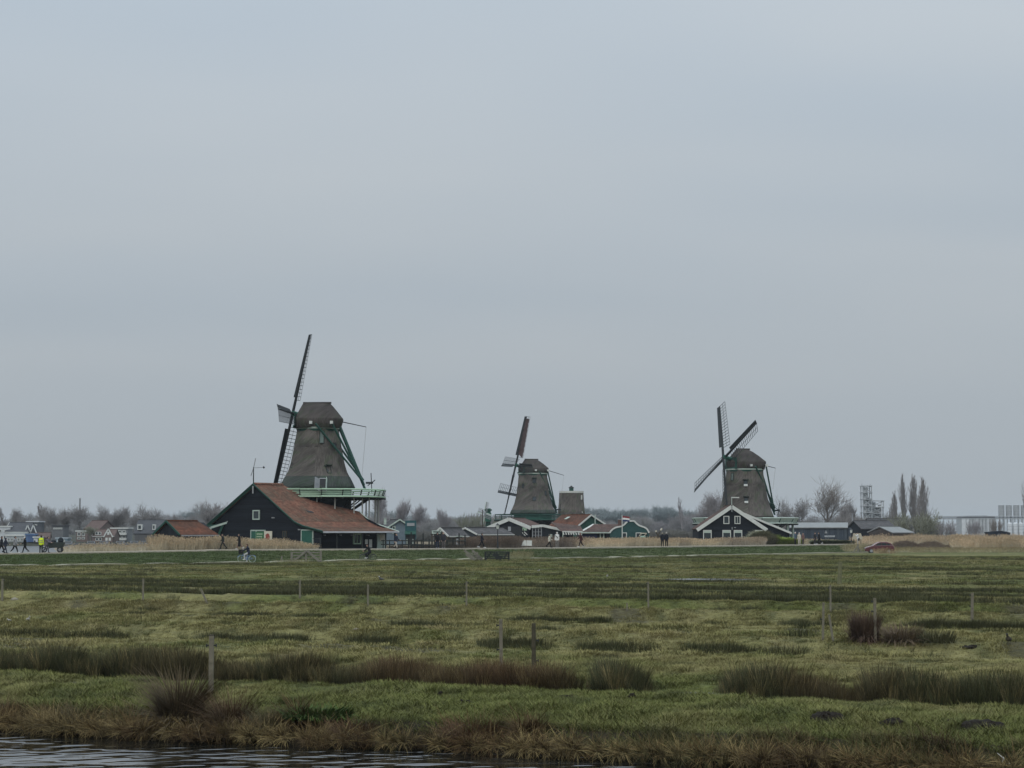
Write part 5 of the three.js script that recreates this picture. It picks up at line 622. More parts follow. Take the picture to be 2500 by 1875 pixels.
{ // overhanging sedge on the ditch bank and its single tussocks
  const hang = bladeTuft(31, 34, 0.5, 0.011, 1.0, 0.10, { droop: 0.55, c0: [0.28, 0.25, 0.2], c1: [1.3, 1.25, 1.1] }), r = rngOf(99), L = [];
  const rust = [0.098, 0.064, 0.032], straw = [0.225, 0.185, 0.095], dk = [0.034, 0.027, 0.016], gr = [0.075, 0.082, 0.03];
  const pick = (px, u) => { const n = fbm(u * 0.7 + 4, 2.2, 3); let c = mix(dk, rust, r()); if (r() < 0.25 + 0.5 * smooth(0.45, 0.65, n)) c = mix(c, straw, 0.35 + 0.6 * r()); if (r() < 0.18 + 0.25 * smooth(0.55, 0.3, n) + 0.25 * smooth(1650, 1800, px)) c = mix(c, gr, 0.75); return mul(c, 0.7 + 0.6 * r()); };
  for (let u = -24; u < 24;) { // clump after clump along the edge, each of one hue, with gaps between
    u += 0.16 + 0.5 * r() * r(); const q0 = smooth(-8, 14, u - 6), v = 28.6 + (1.0 - 0.5 * q0) * r(), rad = 0.2 + 0.34 * r(), [cx, cz] = unUV(u, v), px = 1250 + F * cx / -cz; if (!inView(cx, cz, 2)) continue;
    const k = r(), right = smooth(1350, 1900, px), base = k < 0.45 - 0.16 * right ? mix(dk, rust, 0.5 + 0.7 * r()) : k < 0.66 - 0.2 * right ? mix(rust, straw, 0.15 + 0.55 * r()) : mix(gr, straw, 0.35 * r()), size = (0.66 + 0.8 * r() * r()) * (k > 0.72 ? 0.75 : 1) * (1 - 0.25 * q0), n = Math.round(9 + 34 * rad);
    for (let i = 0; i < n; i++) { const a = r() * 6.28, q = Math.sqrt(r()), [x, z] = unUV(u + Math.cos(a) * q * rad * 1.4, v + Math.sin(a) * q * rad * 0.8), out = smooth(v + 0.1, v - 0.5, vOf(x, z)), y = Math.max(H(x, z), -0.40); const c = mix(base, r() < 0.22 ? straw : dk, 0.55 * r()); L.push([x, y - 0.05, z, size * (1.05 - 0.35 * q) * (0.8 + 0.35 * r()), r() * 6.28, mul(c, 0.5 + 0.65 * r()), 0.15 + 0.6 * out, 1.05, Math.PI * 0.12]); }
  }
  for (let i = 0; i < 700; i++) { const u = -22 + 44 * r(), v0 = 28.5 + 0.5 * r(), [x, z] = unUV(u, v0); if (inView(x, z, 2)) L.push([x, Math.max(H(x, z), -0.36), z, 0.35 + 0.5 * r(), r() * 6.28, mul(mix(straw, rust, r()), 0.6 + 0.9 * r()), 0.9 + 0.3 * r(), 1.2, Math.PI * 0.12 + (r() - 0.5) * 1.2]); }
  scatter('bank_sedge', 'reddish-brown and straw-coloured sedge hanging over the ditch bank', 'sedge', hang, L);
  const spot = (px, py) => { let d = 24; while (d < 320) { const p = W(px, py, d); if (p[1] <= H(p[0], p[2])) break; d += d < 60 ? 0.04 : 0.2; } const p = W(px, py, d); return [p[0], H(p[0], p[2]), p[2]]; };
  globalThis.spotOf = spot;
  const tuss = (label, px, py, n, h, w, splay, spread, droop, c0, c1, seed, shape = {}) => { const p = spot(px, py), t = thing('rush_tussock', label, 'tussock', p); const g = bladeTuft(seed, n, h, w, splay, spread, { droop, c0, c1, ...shape }); const m = new THREE.Mesh(g, leafM); m.name = 'blades'; m.castShadow = m.receiveShadow = true; t.add(m); const g2 = bladeTuft(seed + 1, Math.round(n * 0.6), h * 0.72, w * 1.1, splay * 2.2, spread * 1.15, { droop: 0.9, c0: mul(c0, 0.9), c1: mul(c1, 1.35) }); const k = new THREE.Mesh(g2, leafM); k.name = 'dead_blades'; k.castShadow = k.receiveShadow = true; t.add(k); };
  const dB = [0.034, 0.025, 0.016], B = [0.135, 0.088, 0.05];
  tuss('biggest dark spiky rush tussock on the ditch bank, left of the pale fence post', 440, 1780, 950, 1.1, 0.015, 0.72, 0.24, 0.22, mul(dB, 0.6), [0.125, 0.096, 0.056], 301);
  tuss('brown drooping tussock on the ditch bank just right of the pale fence post', 565, 1778, 800, 0.78, 0.009, 0.7, 0.28, 0.5, dB, B, 303);
  tuss('greenish tussock leaning on the ditch bank below the meadow weed patch', 655, 1785, 520, 0.5, 0.009, 0.7, 0.24, 0.5, [0.03, 0.03, 0.015], [0.11, 0.10, 0.055], 305);
  tuss('low olive tussock on the ditch bank far left of the biggest one', 195, 1768, 560, 0.46, 0.009, 0.7, 0.28, 0.5, [0.03, 0.028, 0.015], [0.12, 0.095, 0.05], 307);
  tuss('dark tussock cut by the left edge of the picture', 6, 1765, 520, 0.55, 0.009, 0.6, 0.24, 0.4, dB, B, 309);
  tuss('rust-topped tussock with long straw blades hanging to the water, middle of the bank', 1150, 1812, 1000, 0.5, 0.009, 0.7, 0.42, 0.6, dB, [0.14, 0.078, 0.04], 311);
  tuss('rust-coloured tussock on the bank right of the green weed patch', 860, 1802, 800, 0.42, 0.009, 0.8, 0.36, 0.6, dB, [0.14, 0.082, 0.045], 313);
  tuss('tall dark green rush clump behind the middle row of rushes, right of the two posts', 1488, 1672, 620, 0.62, 0.008, 0.4, 0.26, 0.12, [0.02, 0.025, 0.014], [0.06, 0.062, 0.036], 315);
  tuss('dark red-brown bushy tuft around the foot of a post at the right', 2112, 1566, 1100, 0.9, 0.016, 0.35, 0.34, 0.15, [0.03, 0.021, 0.015], [0.105, 0.07, 0.05], 317);
  tuss('lighter brown tuft right of the dark red-brown bushy one', 2205, 1567, 700, 0.6, 0.016, 0.55, 0.5, 0.35, [0.05, 0.04, 0.025], [0.17, 0.125, 0.085], 319);
  tuss('rounded olive tuft trailing off right of the brown tufts', 2285, 1570, 420, 0.45, 0.016, 0.5, 0.5, 0.3, [0.04, 0.042, 0.02], [0.10, 0.095, 0.05], 321);
  { const p = spot(775, 1752), t = thing('weed_patch', 'bright green leafy weed patch at the top of the ditch bank', 'weeds', p), m = new THREE.Mesh(bladeTuft(330, 1100, 0.24, 0.035, 1.0, 0.6, { droop: 0.6, c0: [0.02, 0.04, 0.012], c1: [0.06, 0.098, 0.022] }), leafM); m.name = 'leaves'; m.castShadow = m.receiveShadow = true; t.add(m); }
  // molehills
  const soil = mottled([0.017, 0.0135, 0.010], 0.4, 0.6, 1), hill = (label, px, py, w, h, seed) => { const g = new THREE.SphereGeometry(1, 28, 14, 0, 6.2832, 0, Math.PI / 2), a = g.attributes.position; for (let i = 0; i < a.count; i++) { const x = a.getX(i), y = a.getY(i), z = a.getZ(i), k = 0.65 + 0.75 * fbm(x * 3 + seed, z * 3 + y * 3, 3); a.setXYZ(i, x * w / 2 * k, (Math.max(0, y) ** 0.8) * h * k - 0.03, z * w * 0.36 * k); } g.computeVertexNormals(); const p = spot(px, py), t = thing('molehill', label, 'molehill', p); part('mound', g, soil, t); const r2 = rngOf(seed), b = []; for (let i = 0; i < 26; i++) { const an = r2() * 6.28, q = 0.3 + 0.9 * r2(); b.push(new THREE.IcosahedronGeometry(0.012 + 0.022 * r2(), 0).translate(Math.cos(an) * w * 0.5 * q, Math.max(0, h * (1 - q * q) * 0.8), Math.sin(an) * w * 0.36 * q)); } part('clods', b, soil, t, { kind: 'stuff' }); };
  hill('largest dark molehill, near the right edge of the near meadow', 2402, 1778, 0.72, 0.14, 3); hill('dark molehill in the near meadow below the right-hand rushes', 2022, 1755, 0.5, 0.13, 5); hill('low pointed molehill between the two larger ones at right', 2182, 1768, 0.42, 0.10, 7); hill('flat molehill close under the right-hand rushes', 2085, 1735, 0.36, 0.07, 9);
  hill('small upright clod of dark earth in front of the middle rushes', 1075, 1702, 0.12, 0.12, 11); hill('scraped dark patch of earth just right of the upright clod', 1132, 1716, 0.36, 0.06, 13); hill('wide row of dark clods right of the middle brown rushes', 1388, 1706, 0.62, 0.07, 15); hill('tiny dark clod by the small puddle', 1543, 1703, 0.16, 0.08, 17);
  hill('dark mole-scrape at the far right below the dark bird', 2370, 1581, 0.5, 0.07, 19); hill('little clod of earth above the large right molehill', 2318, 1765, 0.16, 0.07, 21);
}
{ // reeds, hedges, brush along the path
  const reed = bladeTuft(41, 22, 2.0, 0.03, 0.22, 0.5, { droop: 0.05, c0: [0.95, 0.92, 0.85], c1: [1.1, 1.1, 1.05], plume: 0.75, plumeC: [0.9, 0.8, 0.68] }), r = rngOf(111);
  const backOf = (px) => { let d = 220; for (let i = 0; i < 12; i++) d = pathD(XD(px, d)) + 0.5; return d; };
  const bed = (label, px0, px1, d0, d1, n, h, tone, opt = {}) => { const out = []; for (let i = 0; i < n; i++) { const px = lerp(px0, px1, r()), d = typeof d0 === 'function' ? backOf(px) + d1[0] + (d1[1] - d1[0]) * r() : lerp(d0, d1, r()), x = XD(px, d), z = -d, q = fbm(x * 0.22 + 5, z * 0.2, 3); if (opt.gap && q < opt.gap && r() < 0.85) continue; const e = opt.taper ? opt.taper((px - px0) / (px1 - px0)) : 1, y = Math.max(H(x, z), -1.1); out.push([x, y - 0.05, z, 1, r() * 6.28, mul(mix(tone, opt.tone2 ?? mul(tone, 0.78), smooth(0.35, 0.7, q) * 0.7 + 0.3 * r()), 0.7 + 0.55 * r()), 0.10 + 0.2 * (r() - 0.5), h / 2.0 * e * (0.55 + 0.7 * q) * (0.75 + 0.35 * r()), opt.lean ?? 1.57]); } return scatter('reed_bed', label, 'reeds', opt.geo ?? reed, out, null, reedM); };
  const gold = [0.68, 0.61, 0.48], dull = [0.38, 0.335, 0.29], pd = pathD, brn = [0.19, 0.16, 0.14];
  bed('thin straw-coloured reeds on the river edge left of the small shed', 150, 385, pd, [4, 12], 240, 0.95, gold, { gap: 0.5 });
  bed('tall straw-coloured reeds in front of the small red-roofed shed', 378, 530, pd, [3.2, 9], 800, 1.5, [0.66, 0.585, 0.455]);
  bed('tall reeds in front of the gable of the big barn', 515, 768, pd, [3, 7], 1100, 1.35, gold, { taper: (t) => t < 0.7 ? 1 - 0.25 * t : Math.max(0.35, 0.82 - (t - 0.7) * 1.2) });
  bed('dull brown brush and dead stalks right of the market barn table', 1262, 1430, pd, [4, 22], 1300, 1.15, dull, { tone2: brn });
  bed('golden reeds between the path and the bell-gabled house', 1400, 1700, pd, [4, 24], 2600, 1.1, [0.69, 0.615, 0.485]);
  bed('reeds and brush below the black house with white edges', 1640, 1862, pd, [3.5, 12], 1500, 1.1, gold, { tone2: dull });
  bed('pale reed strip behind the dark hedge at right', 1960, 2100, 312, 326, 600, 0.75, gold);
  bed('pale reeds of the back belt right of the street lamp', 2085, 2570, 318, 352, 4200, 1.8, [0.69, 0.61, 0.49]);
  bed('golden reeds at the right edge in front of the brown brush', 2330, 2570, 292, 316, 2300, 1.8, [0.68, 0.595, 0.46]);
  bed('dark brown brush belt behind the red car', 2120, 2370, 290, 312, 1700, 1.05, [0.25, 0.21, 0.175], { taper: (t) => 0.25 + 0.8 * Math.sin(3.1416 * t) ** 0.6 * (0.75 + 0.4 * Math.sin(t * 23)), gap: 0.42, tone2: [0.15, 0.125, 0.11] });
  bed('low pale dead grass along the meadow edge right of the red car', 2060, 2570, 270, 291, 900, 0.6, [0.40, 0.36, 0.23]);
  bed('dead grass stalks in front of the red car', 2140, 2190, 256, 259.5, 22, 0.7, [0.42, 0.34, 0.22]);
  bed('pale dry grass tuft at the end of the dark gate', 1250, 1290, 206, 212, 70, 0.8, [0.33, 0.33, 0.2]);
  bed('dry grass around the wooden gate in front of the big barn', 660, 850, 184, 186, 26, 0.5, [0.34, 0.33, 0.2], { gap: 0.4 });
  bed('low dark brush behind the rail fence', 960, 1135, 228, 232, 420, 0.55, [0.15, 0.13, 0.115], { tone2: [0.08, 0.075, 0.07] });
  bed('dark screen of dead brush left of the market barn table', 1135, 1264, 232, 236, 1500, 1.4, [0.26, 0.22, 0.195], { tone2: [0.17, 0.15, 0.135] });
  const bush = bladeTuft(51, 260, 1.0, 0.05, 1.0, 0.7, { droop: 0.35, c0: [0.55, 0.55, 0.55], c1: [1.25, 1.25, 1.15] });
  const hedge = (name, label, px0, px1, d, h, tone, n, top) => { const t = thing(name, label, name === 'hedge' ? 'hedge' : 'bush', [0, 0, 0]), out = []; for (let i = 0; i < n; i++) { const px = lerp(px0, px1, r()), dd = d + 2 * (r() - 0.5), x = XD(px, dd), hh = h * (top ? top((px - px0) / (px1 - px0)) : 1); const y = H(x, -dd) + Math.max(0, (hh - 0.8)) * Math.pow(r(), 0.7); out.push([x, y - 0.1, -dd, 0.75 + 0.3 * r(), r() * 6.28, mul(tone, 0.65 + 0.7 * r()), 0, 0.8]); } scatter('leaves', null, null, bush, out, t); };
  hedge('hedge', 'clipped yellow-green hedge beside the right end of the black house', 1878, 1946, 294, 1.5, [0.30, 0.36, 0.11], 150, (t) => 1.0 + 0.9 * Math.max(0, 0.35 - t));
  hedge('bush', 'dark leafy bush in front of the right corner of the black house', 1832, 1884, 293, 2.2, [0.24, 0.235, 0.17], 150, (t) => 0.7 + 0.5 * Math.sin(t * 3.1));
  hedge('bush', 'grey-green bush below the middle windows of the black house', 1752, 1768, 279, 0.8, [0.10, 0.12, 0.07], 24);
  hedge('hedge', 'low dark hedge along the path in front of the long shed', 1990, 2072, 306, 1.0, [0.09, 0.105, 0.065], 130);
  hedge('hedge', 'dark clipped hedge right of the green house', 1580, 1606, 316, 1.2, [0.075, 0.09, 0.06], 60);
  hedge('bush', 'rounded grey-green bush right of the brown barn', 2215, 2275, 440, 2.0, [0.15, 0.165, 0.12], 90, (t) => 1.1 - t * 0.7);
}
// ---------------------------------------------------------------- trees
function limbs(seed, kind, H0) {                         // a bare tree: [trunk geometry, crown geometry]
  const r = rngOf(seed), T = [[], []], prism = (out, p, q, r0, r1, n) => { const d = V(q.x - p.x, q.y - p.y, q.z - p.z).normalize(), e = Math.abs(d.y) > 0.9 ? V(1, 0, 0) : V(0, 1, 0), a = d.clone().cross(e).normalize(), b = d.clone().cross(a); for (let i = 0; i < n; i++) { const t0 = i / n * 6.2832, t1 = (i + 1) / n * 6.2832, P = (c, t, rr) => [c.x + (a.x * Math.cos(t) + b.x * Math.sin(t)) * rr, c.y + (a.y * Math.cos(t) + b.y * Math.sin(t)) * rr, c.z + (a.z * Math.cos(t) + b.z * Math.sin(t)) * rr]; const A0 = P(p, t0, r0), A1 = P(p, t1, r0), B0 = P(q, t0, r1), B1 = P(q, t1, r1); out.push(A0, A1, B0, A1, B1, B0); } };
  const K = { oak: { n: [8, 6, 5, 4, 3], ang: 0.72, up: 0.12, f: 0.7, base: 0.22, r: 0.03 }, elm: { n: [8, 6, 5, 4, 3], ang: 0.5, up: 0.28, f: 0.7, base: 0.2, r: 0.03 }, poplar: { n: [40, 5, 4, 3, 0], ang: 0.42, up: 0.6, f: 0.5, base: 0.08, r: 0.035 }, willow: { n: [9, 6, 5, 4, 3], ang: 0.85, up: 0.2, f: 0.66, base: 0.1, r: 0.03 }, shrub: { n: [2, 6, 5, 4, 0], ang: 0.8, up: 0.25, f: 0.62, base: 0.02, r: 0.04 }, round: { n: [7, 5, 4, 4, 3], ang: 0.62, up: 0.2, f: 0.72, base: 0.3, r: 0.026 }, slim: { n: [14, 5, 4, 3, 2], ang: 0.5, up: 0.4, f: 0.5, base: 0.2, r: 0.026 } }[kind];
  const grow = (p, d, len, rad, lvl) => { const seg = lvl < 2 ? 3 : 2; let c = p.clone(), dd = d.clone(), rr = rad; const along = [[c.clone(), rr]]; for (let i = 0; i < seg; i++) { dd.add(V((r() - 0.5) * (lvl || kind !== 'poplar' ? 0.3 : 0.05), K.up * 0.4 * (lvl ? 1 : 0), (r() - 0.5) * (lvl || kind !== 'poplar' ? 0.3 : 0.05))).normalize(); const q = c.clone().addScaledVector(dd, len / seg), r1 = lvl === 0 && kind === 'poplar' ? rad * (1 - (i + 1) / seg * 0.9) : rad * (1 - 0.45 * (i + 1) / seg); prism(T[lvl < 1 ? 0 : 1], c, q, rr, r1, lvl < 2 ? 6 : 3); c = q; rr = r1; along.push([c.clone(), rr]); }
    const n = K.n[lvl]; if (!n || lvl > 4) return; for (let k = 0; k < n; k++) { const t = lvl === 0 ? (kind === 'poplar' || kind === 'slim' ? lerp(K.base, 0.97, k / n) : lerp(Math.max(K.base, 0.45), 1, Math.sqrt(r()))) : lerp(0.3, 1, (k + r()) / n), fi = Math.min(along.length - 2, Math.floor(t * (along.length - 1))), ft = t * (along.length - 1) - fi, o = along[fi][0].clone().lerp(along[fi + 1][0], ft); const az = k * 2.4 + r() * 1.2, side = V(Math.cos(az), 0, Math.sin(az)); side.addScaledVector(dd, -side.dot(dd)).normalize(); const an = K.ang * (0.6 + 0.8 * r()), nd = dd.clone().multiplyScalar(Math.cos(an)).addScaledVector(side, Math.sin(an)).add(V(0, K.up * 0.5, 0)).normalize(); let l2 = len * K.f * (0.7 + 0.5 * r()); if (lvl === 0 && kind === 'poplar') l2 = H0 * lerp(0.40, 0.09, t) * (0.75 + 0.4 * r()); if (lvl === 0 && kind === 'slim') l2 = H0 * lerp(0.3, 0.1, t) * (0.75 + 0.4 * r()); grow(o, nd, l2, Math.max(K.r * (lvl > 2 ? 0.75 : 1), Math.min(along[fi][1], rad) * (lvl === 0 && kind === 'poplar' ? 0.35 : 0.58)), lvl + 1); } };
  const tl = kind === 'poplar' || kind === 'slim' ? H0 * 0.97 : kind === 'shrub' ? H0 * 0.12 : H0 * 0.42;
  grow(V(0, 0, 0), V(0, 1, 0), tl, H0 * (kind === 'poplar' ? 0.022 : kind === 'shrub' ? 0.012 : 0.024), 0);
  if (kind === 'shrub') { const r3 = rngOf(seed + 1); for (let i = 0; i < 9; i++) { const a = r3() * 6.28, q = H0 * 0.42 * Math.sqrt(r3()); grow(V(Math.cos(a) * q, 0, Math.sin(a) * q), V(Math.cos(a) * 0.45, 1, Math.sin(a) * 0.45).normalize(), H0 * 0.42, H0 * 0.012, 1); } }
  return T.map((t) => flatGeo(t));
}
const hazyBark = mat([0.225, 0.212, 0.206], 0.95), hazyBarkP = mat([0.255, 0.24, 0.245], 0.95), barkG = mat([0.2, 0.205, 0.15], 0.95), barkR = mat([0.21, 0.185, 0.165], 0.95);  // far twig greys lightened: distance haze is painted into the colour
const kinds = { oak: limbs(501, 'oak', 10), oak2: limbs(502, 'oak', 10), elm: limbs(503, 'elm', 10), elm2: limbs(504, 'elm', 10), willow: limbs(505, 'willow', 10), slim: limbs(507, 'slim', 10), round: limbs(506, 'round', 10), poplar: limbs(508, 'poplar', 14), poplar2: limbs(509, 'poplar', 14), shrub: limbs(511, 'shrub', 5) };
for (const k of Object.keys(kinds)) kinds[k] = kinds[k].map((g) => boxUV(finish(g)));
function tree(name, label, kind, px, top, d, wide, m, turn, base = 0.2, group) {
  const H0 = kind.startsWith('poplar') ? 14 : kind === 'shrub' ? 5 : 10, gy = base, h = (YY(top, d) - gy) * (kind.startsWith('poplar') ? 1.0 : kind === 'round' ? 1.06 : 1.28), t = thing(name, label, 'tree', [XD(px, d), gy, -d], turn, group), real = { oak: 10, poplar: 14, shrub: 5 };
  const g = kinds[kind]; if (!g.top) { let y = 0; for (const q of g) { q.computeBoundingBox(); y = Math.max(y, q.boundingBox.max.y); } g.top = y; g.half = Math.max(g[1].boundingBox.max.x, -g[1].boundingBox.min.x); }
  const sy = h / g.top, sx = wide ? wide * S2(d) / 2 / g.half * (kind === 'shrub' ? 1.15 : kind === 'round' ? 1.4 : 1.3) : sy; for (const [i, n] of [[0, 'trunk'], [1, 'crown']]) { const o = again(n, g[i], m ?? hazyBark, t); o.scale.set(sx, sy, sx); } return t;
}
{
  // distinctive trees at right
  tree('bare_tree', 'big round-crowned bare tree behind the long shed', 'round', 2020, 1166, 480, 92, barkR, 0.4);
  tree('poplar', 'shortest, left-most tree of the tall poplar row', 'poplar2', 2187, 1195, 500, 22, hazyBark, 0.3); tree('poplar', 'second poplar from the left, tallest of the row', 'poplar', 2206, 1152, 500, 32, hazyBark, 1.2); tree('poplar', 'third poplar from the left in the tall row', 'poplar2', 2230, 1153, 505, 34, hazyBark, 2.4); tree('poplar', 'right-most poplar of the tall row, broad at its foot', 'poplar', 2254, 1161, 500, 46, hazyBark, 4.0);
  tree('poplar', 'tall tree just cut by the right edge of the picture', 'poplar2', 2512, 1138, 480, 34, hazyBark, 1.7);
  const list = [ // [column, top row, distance, width px, kind, bark, label]
    [1915, 1222, 470, 60, 'oak', 0, 'bare spreading tree just right of the right-hand mill tail'], [1958, 1230, 480, 52, 'oak2', 0, 'bare tree between the right-hand mill and the big round crown'], [2086, 1236, 520, 40, 'elm2', 0, 'thin bare tree left of the lattice tower'], [2060, 1248, 500, 40, 'willow', 0, 'low bare tree right of the big round crown'], [2172, 1232, 560, 22, 'slim', 0, 'slim bare tree left of the poplars'], [2264, 1248, 520, 42, 'oak', 0, 'bare tree at the right foot of the poplars'],
    [1738, 1220, 440, 78, 'willow', 1, 'wide bare tree left of the right-hand mill'], [1712, 1240, 450, 40, 'elm', 1, 'small bare tree at the left of the wide one'], [1668, 1236, 560, 17, 'slim', 1, 'narrow upright tree alone left of the wide bare tree'], [1780, 1228, 470, 46, 'elm2', 1, 'bare tree half hidden behind the right-hand mill'],
    [504, 1236, 420, 66, 'elm', 0, 'bare tree between the small shed and the big barn'], [470, 1262, 430, 40, 'oak2', 0, 'small bare tree behind the small shed'], [925, 1215, 440, 46, 'willow', 1, 'tall bare tree right of the mill gallery posts'], [972, 1234, 450, 58, 'elm2', 1, 'dense rounded bare tree above the grey-blue house'], [940, 1252, 460, 40, 'oak', 1, 'low bare tree left of the rounded one'], [1022, 1246, 460, 50, 'willow', 1, 'uneven bare tree right of the rounded one'], [1085, 1252, 520, 34, 'elm', 1, 'round-topped bare tree above the steep gabled shed'],
    [345, 1239, 560, 88, 'oak', 0, 'largest bare tree of the left bank, above the dark-roofed house'], [285, 1247, 570, 50, 'elm', 0, 'bare tree above the white balcony house'], [253, 1245, 575, 52, 'oak2', 0, 'bare tree above the gabled brick house'], [195, 1248, 560, 80, 'willow', 0, 'wide bare tree around the factory chimney'], [165, 1252, 565, 54, 'elm2', 0, 'bare tree left of the factory chimney'], [128, 1245, 555, 50, 'elm', 0, 'tall bare tree above the brown-roofed low house'], [108, 1247, 560, 26, 'slim', 0, 'narrow bare tree beside the tall one at left'], [90, 1262, 550, 26, 'oak', 0, 'small dark tree above the flat-roofed house'], [60, 1263, 560, 40, 'oak2', 0, 'dark tree behind the long dark-roofed house'], [38, 1252, 575, 40, 'willow', 0, 'pale bare tree near the left edge'], [8, 1256, 575, 22, 'slim', 0, 'slim bare tree at the left edge of the picture'], [380, 1252, 570, 44, 'elm', 0, 'bare tree left of the small shed roof'], [222, 1290, 513, 40, 'willow', 2, 'green-grey willow on the far bank beside the gabled brick house'], [430, 1262, 580, 24, 'elm2', 0, 'small far tree above the small shed']];
  for (const [px, top, d, w, k, b, label] of list) tree('bare_tree', label, k, px, top, d, w, [hazyBark, hazyBarkP, barkG][b], px * 1.7, d > 505 ? 0 : 0.3);
  tree('bush', 'large grey-green bush below the poplars', 'shrub', 2235, 1258, 460, 130, barkG, 0.4); tree('bush', 'purplish bush between the poplars and the storage hall', 'shrub', 2306, 1278, 470, 64, hazyBarkP, 1.4); tree('bush', 'grey bush in front of the storage hall', 'shrub', 2378, 1276, 480, 44, hazyBarkP, 2.4); tree('bush', 'thin grey bush in front of the short pale silos', 'shrub', 2432, 1272, 485, 34, barkR, 3.4); tree('bush', 'dark bush behind the flat end of the long shed', 'shrub', 2090, 1262, 470, 70, hazyBark, 4.1); tree('bush', 'dark round bush behind the long shed', 'shrub', 2058, 1262, 465, 60, hazyBark, 5.1);
  tree('bush', 'yellow-green bush left of the small green pole mill', 'shrub', 1152, 1262, 470, 84, barkG, 0.8); tree('bush', 'grey-green bush right of the small green pole mill', 'shrub', 1218, 1268, 460, 44, barkG, 2.0);
  { const p = [XD(1605, 300), 0.8, -300], t = thing('pollard_tree', 'small cut-back pollard tree with pale stumps right of the bell-gabled house', 'tree', p); part('trunk', [rod([-0.1, 0, 0], [0.1, 1.6, 0], 0.2, 0.14), rod([0.1, 1.6, 0], [0.55, 2.4, 0], 0.13, 0.1), rod([0.1, 1.5, 0], [-0.2, 2.1, 0.1], 0.12, 0.1)], M.darkWood, t); part('cut_branch', [rod([0.5, 2.3, 0], [0.75, 2.6, 0], 0.13, 0.15)], M.cream, t); part('cut_branch', [rod([-0.2, 2.05, 0.1], [-0.25, 2.3, 0.1], 0.13, 0.15)], M.cream, t); }
  // far wood that closes the view behind everything
  const r = rngOf(600), topOf = (k) => { const g = kinds[k][1]; g.computeBoundingBox(); return [g.boundingBox.max.y, Math.max(g.boundingBox.max.x, -g.boundingBox.min.x)]; };
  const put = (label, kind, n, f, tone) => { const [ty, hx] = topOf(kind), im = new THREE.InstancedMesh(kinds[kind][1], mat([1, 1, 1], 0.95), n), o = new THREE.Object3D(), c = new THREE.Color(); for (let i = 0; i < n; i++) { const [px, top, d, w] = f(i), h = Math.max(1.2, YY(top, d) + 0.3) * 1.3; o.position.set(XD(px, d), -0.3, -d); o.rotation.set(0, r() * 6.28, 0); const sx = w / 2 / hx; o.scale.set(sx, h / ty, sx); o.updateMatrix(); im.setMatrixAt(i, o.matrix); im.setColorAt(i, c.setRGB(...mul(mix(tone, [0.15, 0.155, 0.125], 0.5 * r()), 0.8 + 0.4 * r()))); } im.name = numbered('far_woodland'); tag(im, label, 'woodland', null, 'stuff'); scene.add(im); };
  const wave = (px, s) => 26 * fbm(px * 0.011 + s, s, 3) + 12 * r();
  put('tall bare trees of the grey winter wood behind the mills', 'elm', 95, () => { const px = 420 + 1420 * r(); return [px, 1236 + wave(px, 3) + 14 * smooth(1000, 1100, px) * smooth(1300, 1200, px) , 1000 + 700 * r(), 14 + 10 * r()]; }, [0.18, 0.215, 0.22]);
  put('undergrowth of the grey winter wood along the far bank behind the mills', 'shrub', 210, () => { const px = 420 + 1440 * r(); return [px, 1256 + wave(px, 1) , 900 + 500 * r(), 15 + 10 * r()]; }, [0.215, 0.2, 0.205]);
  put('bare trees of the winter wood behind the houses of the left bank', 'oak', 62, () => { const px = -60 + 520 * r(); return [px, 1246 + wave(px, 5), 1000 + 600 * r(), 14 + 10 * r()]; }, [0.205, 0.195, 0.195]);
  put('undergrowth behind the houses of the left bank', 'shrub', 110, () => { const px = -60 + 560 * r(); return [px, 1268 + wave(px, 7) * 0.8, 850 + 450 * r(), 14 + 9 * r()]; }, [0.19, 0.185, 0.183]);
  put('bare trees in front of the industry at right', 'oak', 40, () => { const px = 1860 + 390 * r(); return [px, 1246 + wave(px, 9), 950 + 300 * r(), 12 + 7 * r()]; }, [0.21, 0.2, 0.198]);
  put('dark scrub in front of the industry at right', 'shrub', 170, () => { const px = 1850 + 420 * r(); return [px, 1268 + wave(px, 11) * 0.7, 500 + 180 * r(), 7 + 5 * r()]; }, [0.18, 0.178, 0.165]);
  put('low dark scrub along the water behind the mills', 'shrub', 160, () => { const px = 1000 + 900 * r(); return [px, 1297 + 8 * r(), 440 + 22 * r(), 4 + 4 * r()]; }, [0.13, 0.125, 0.115]);
}
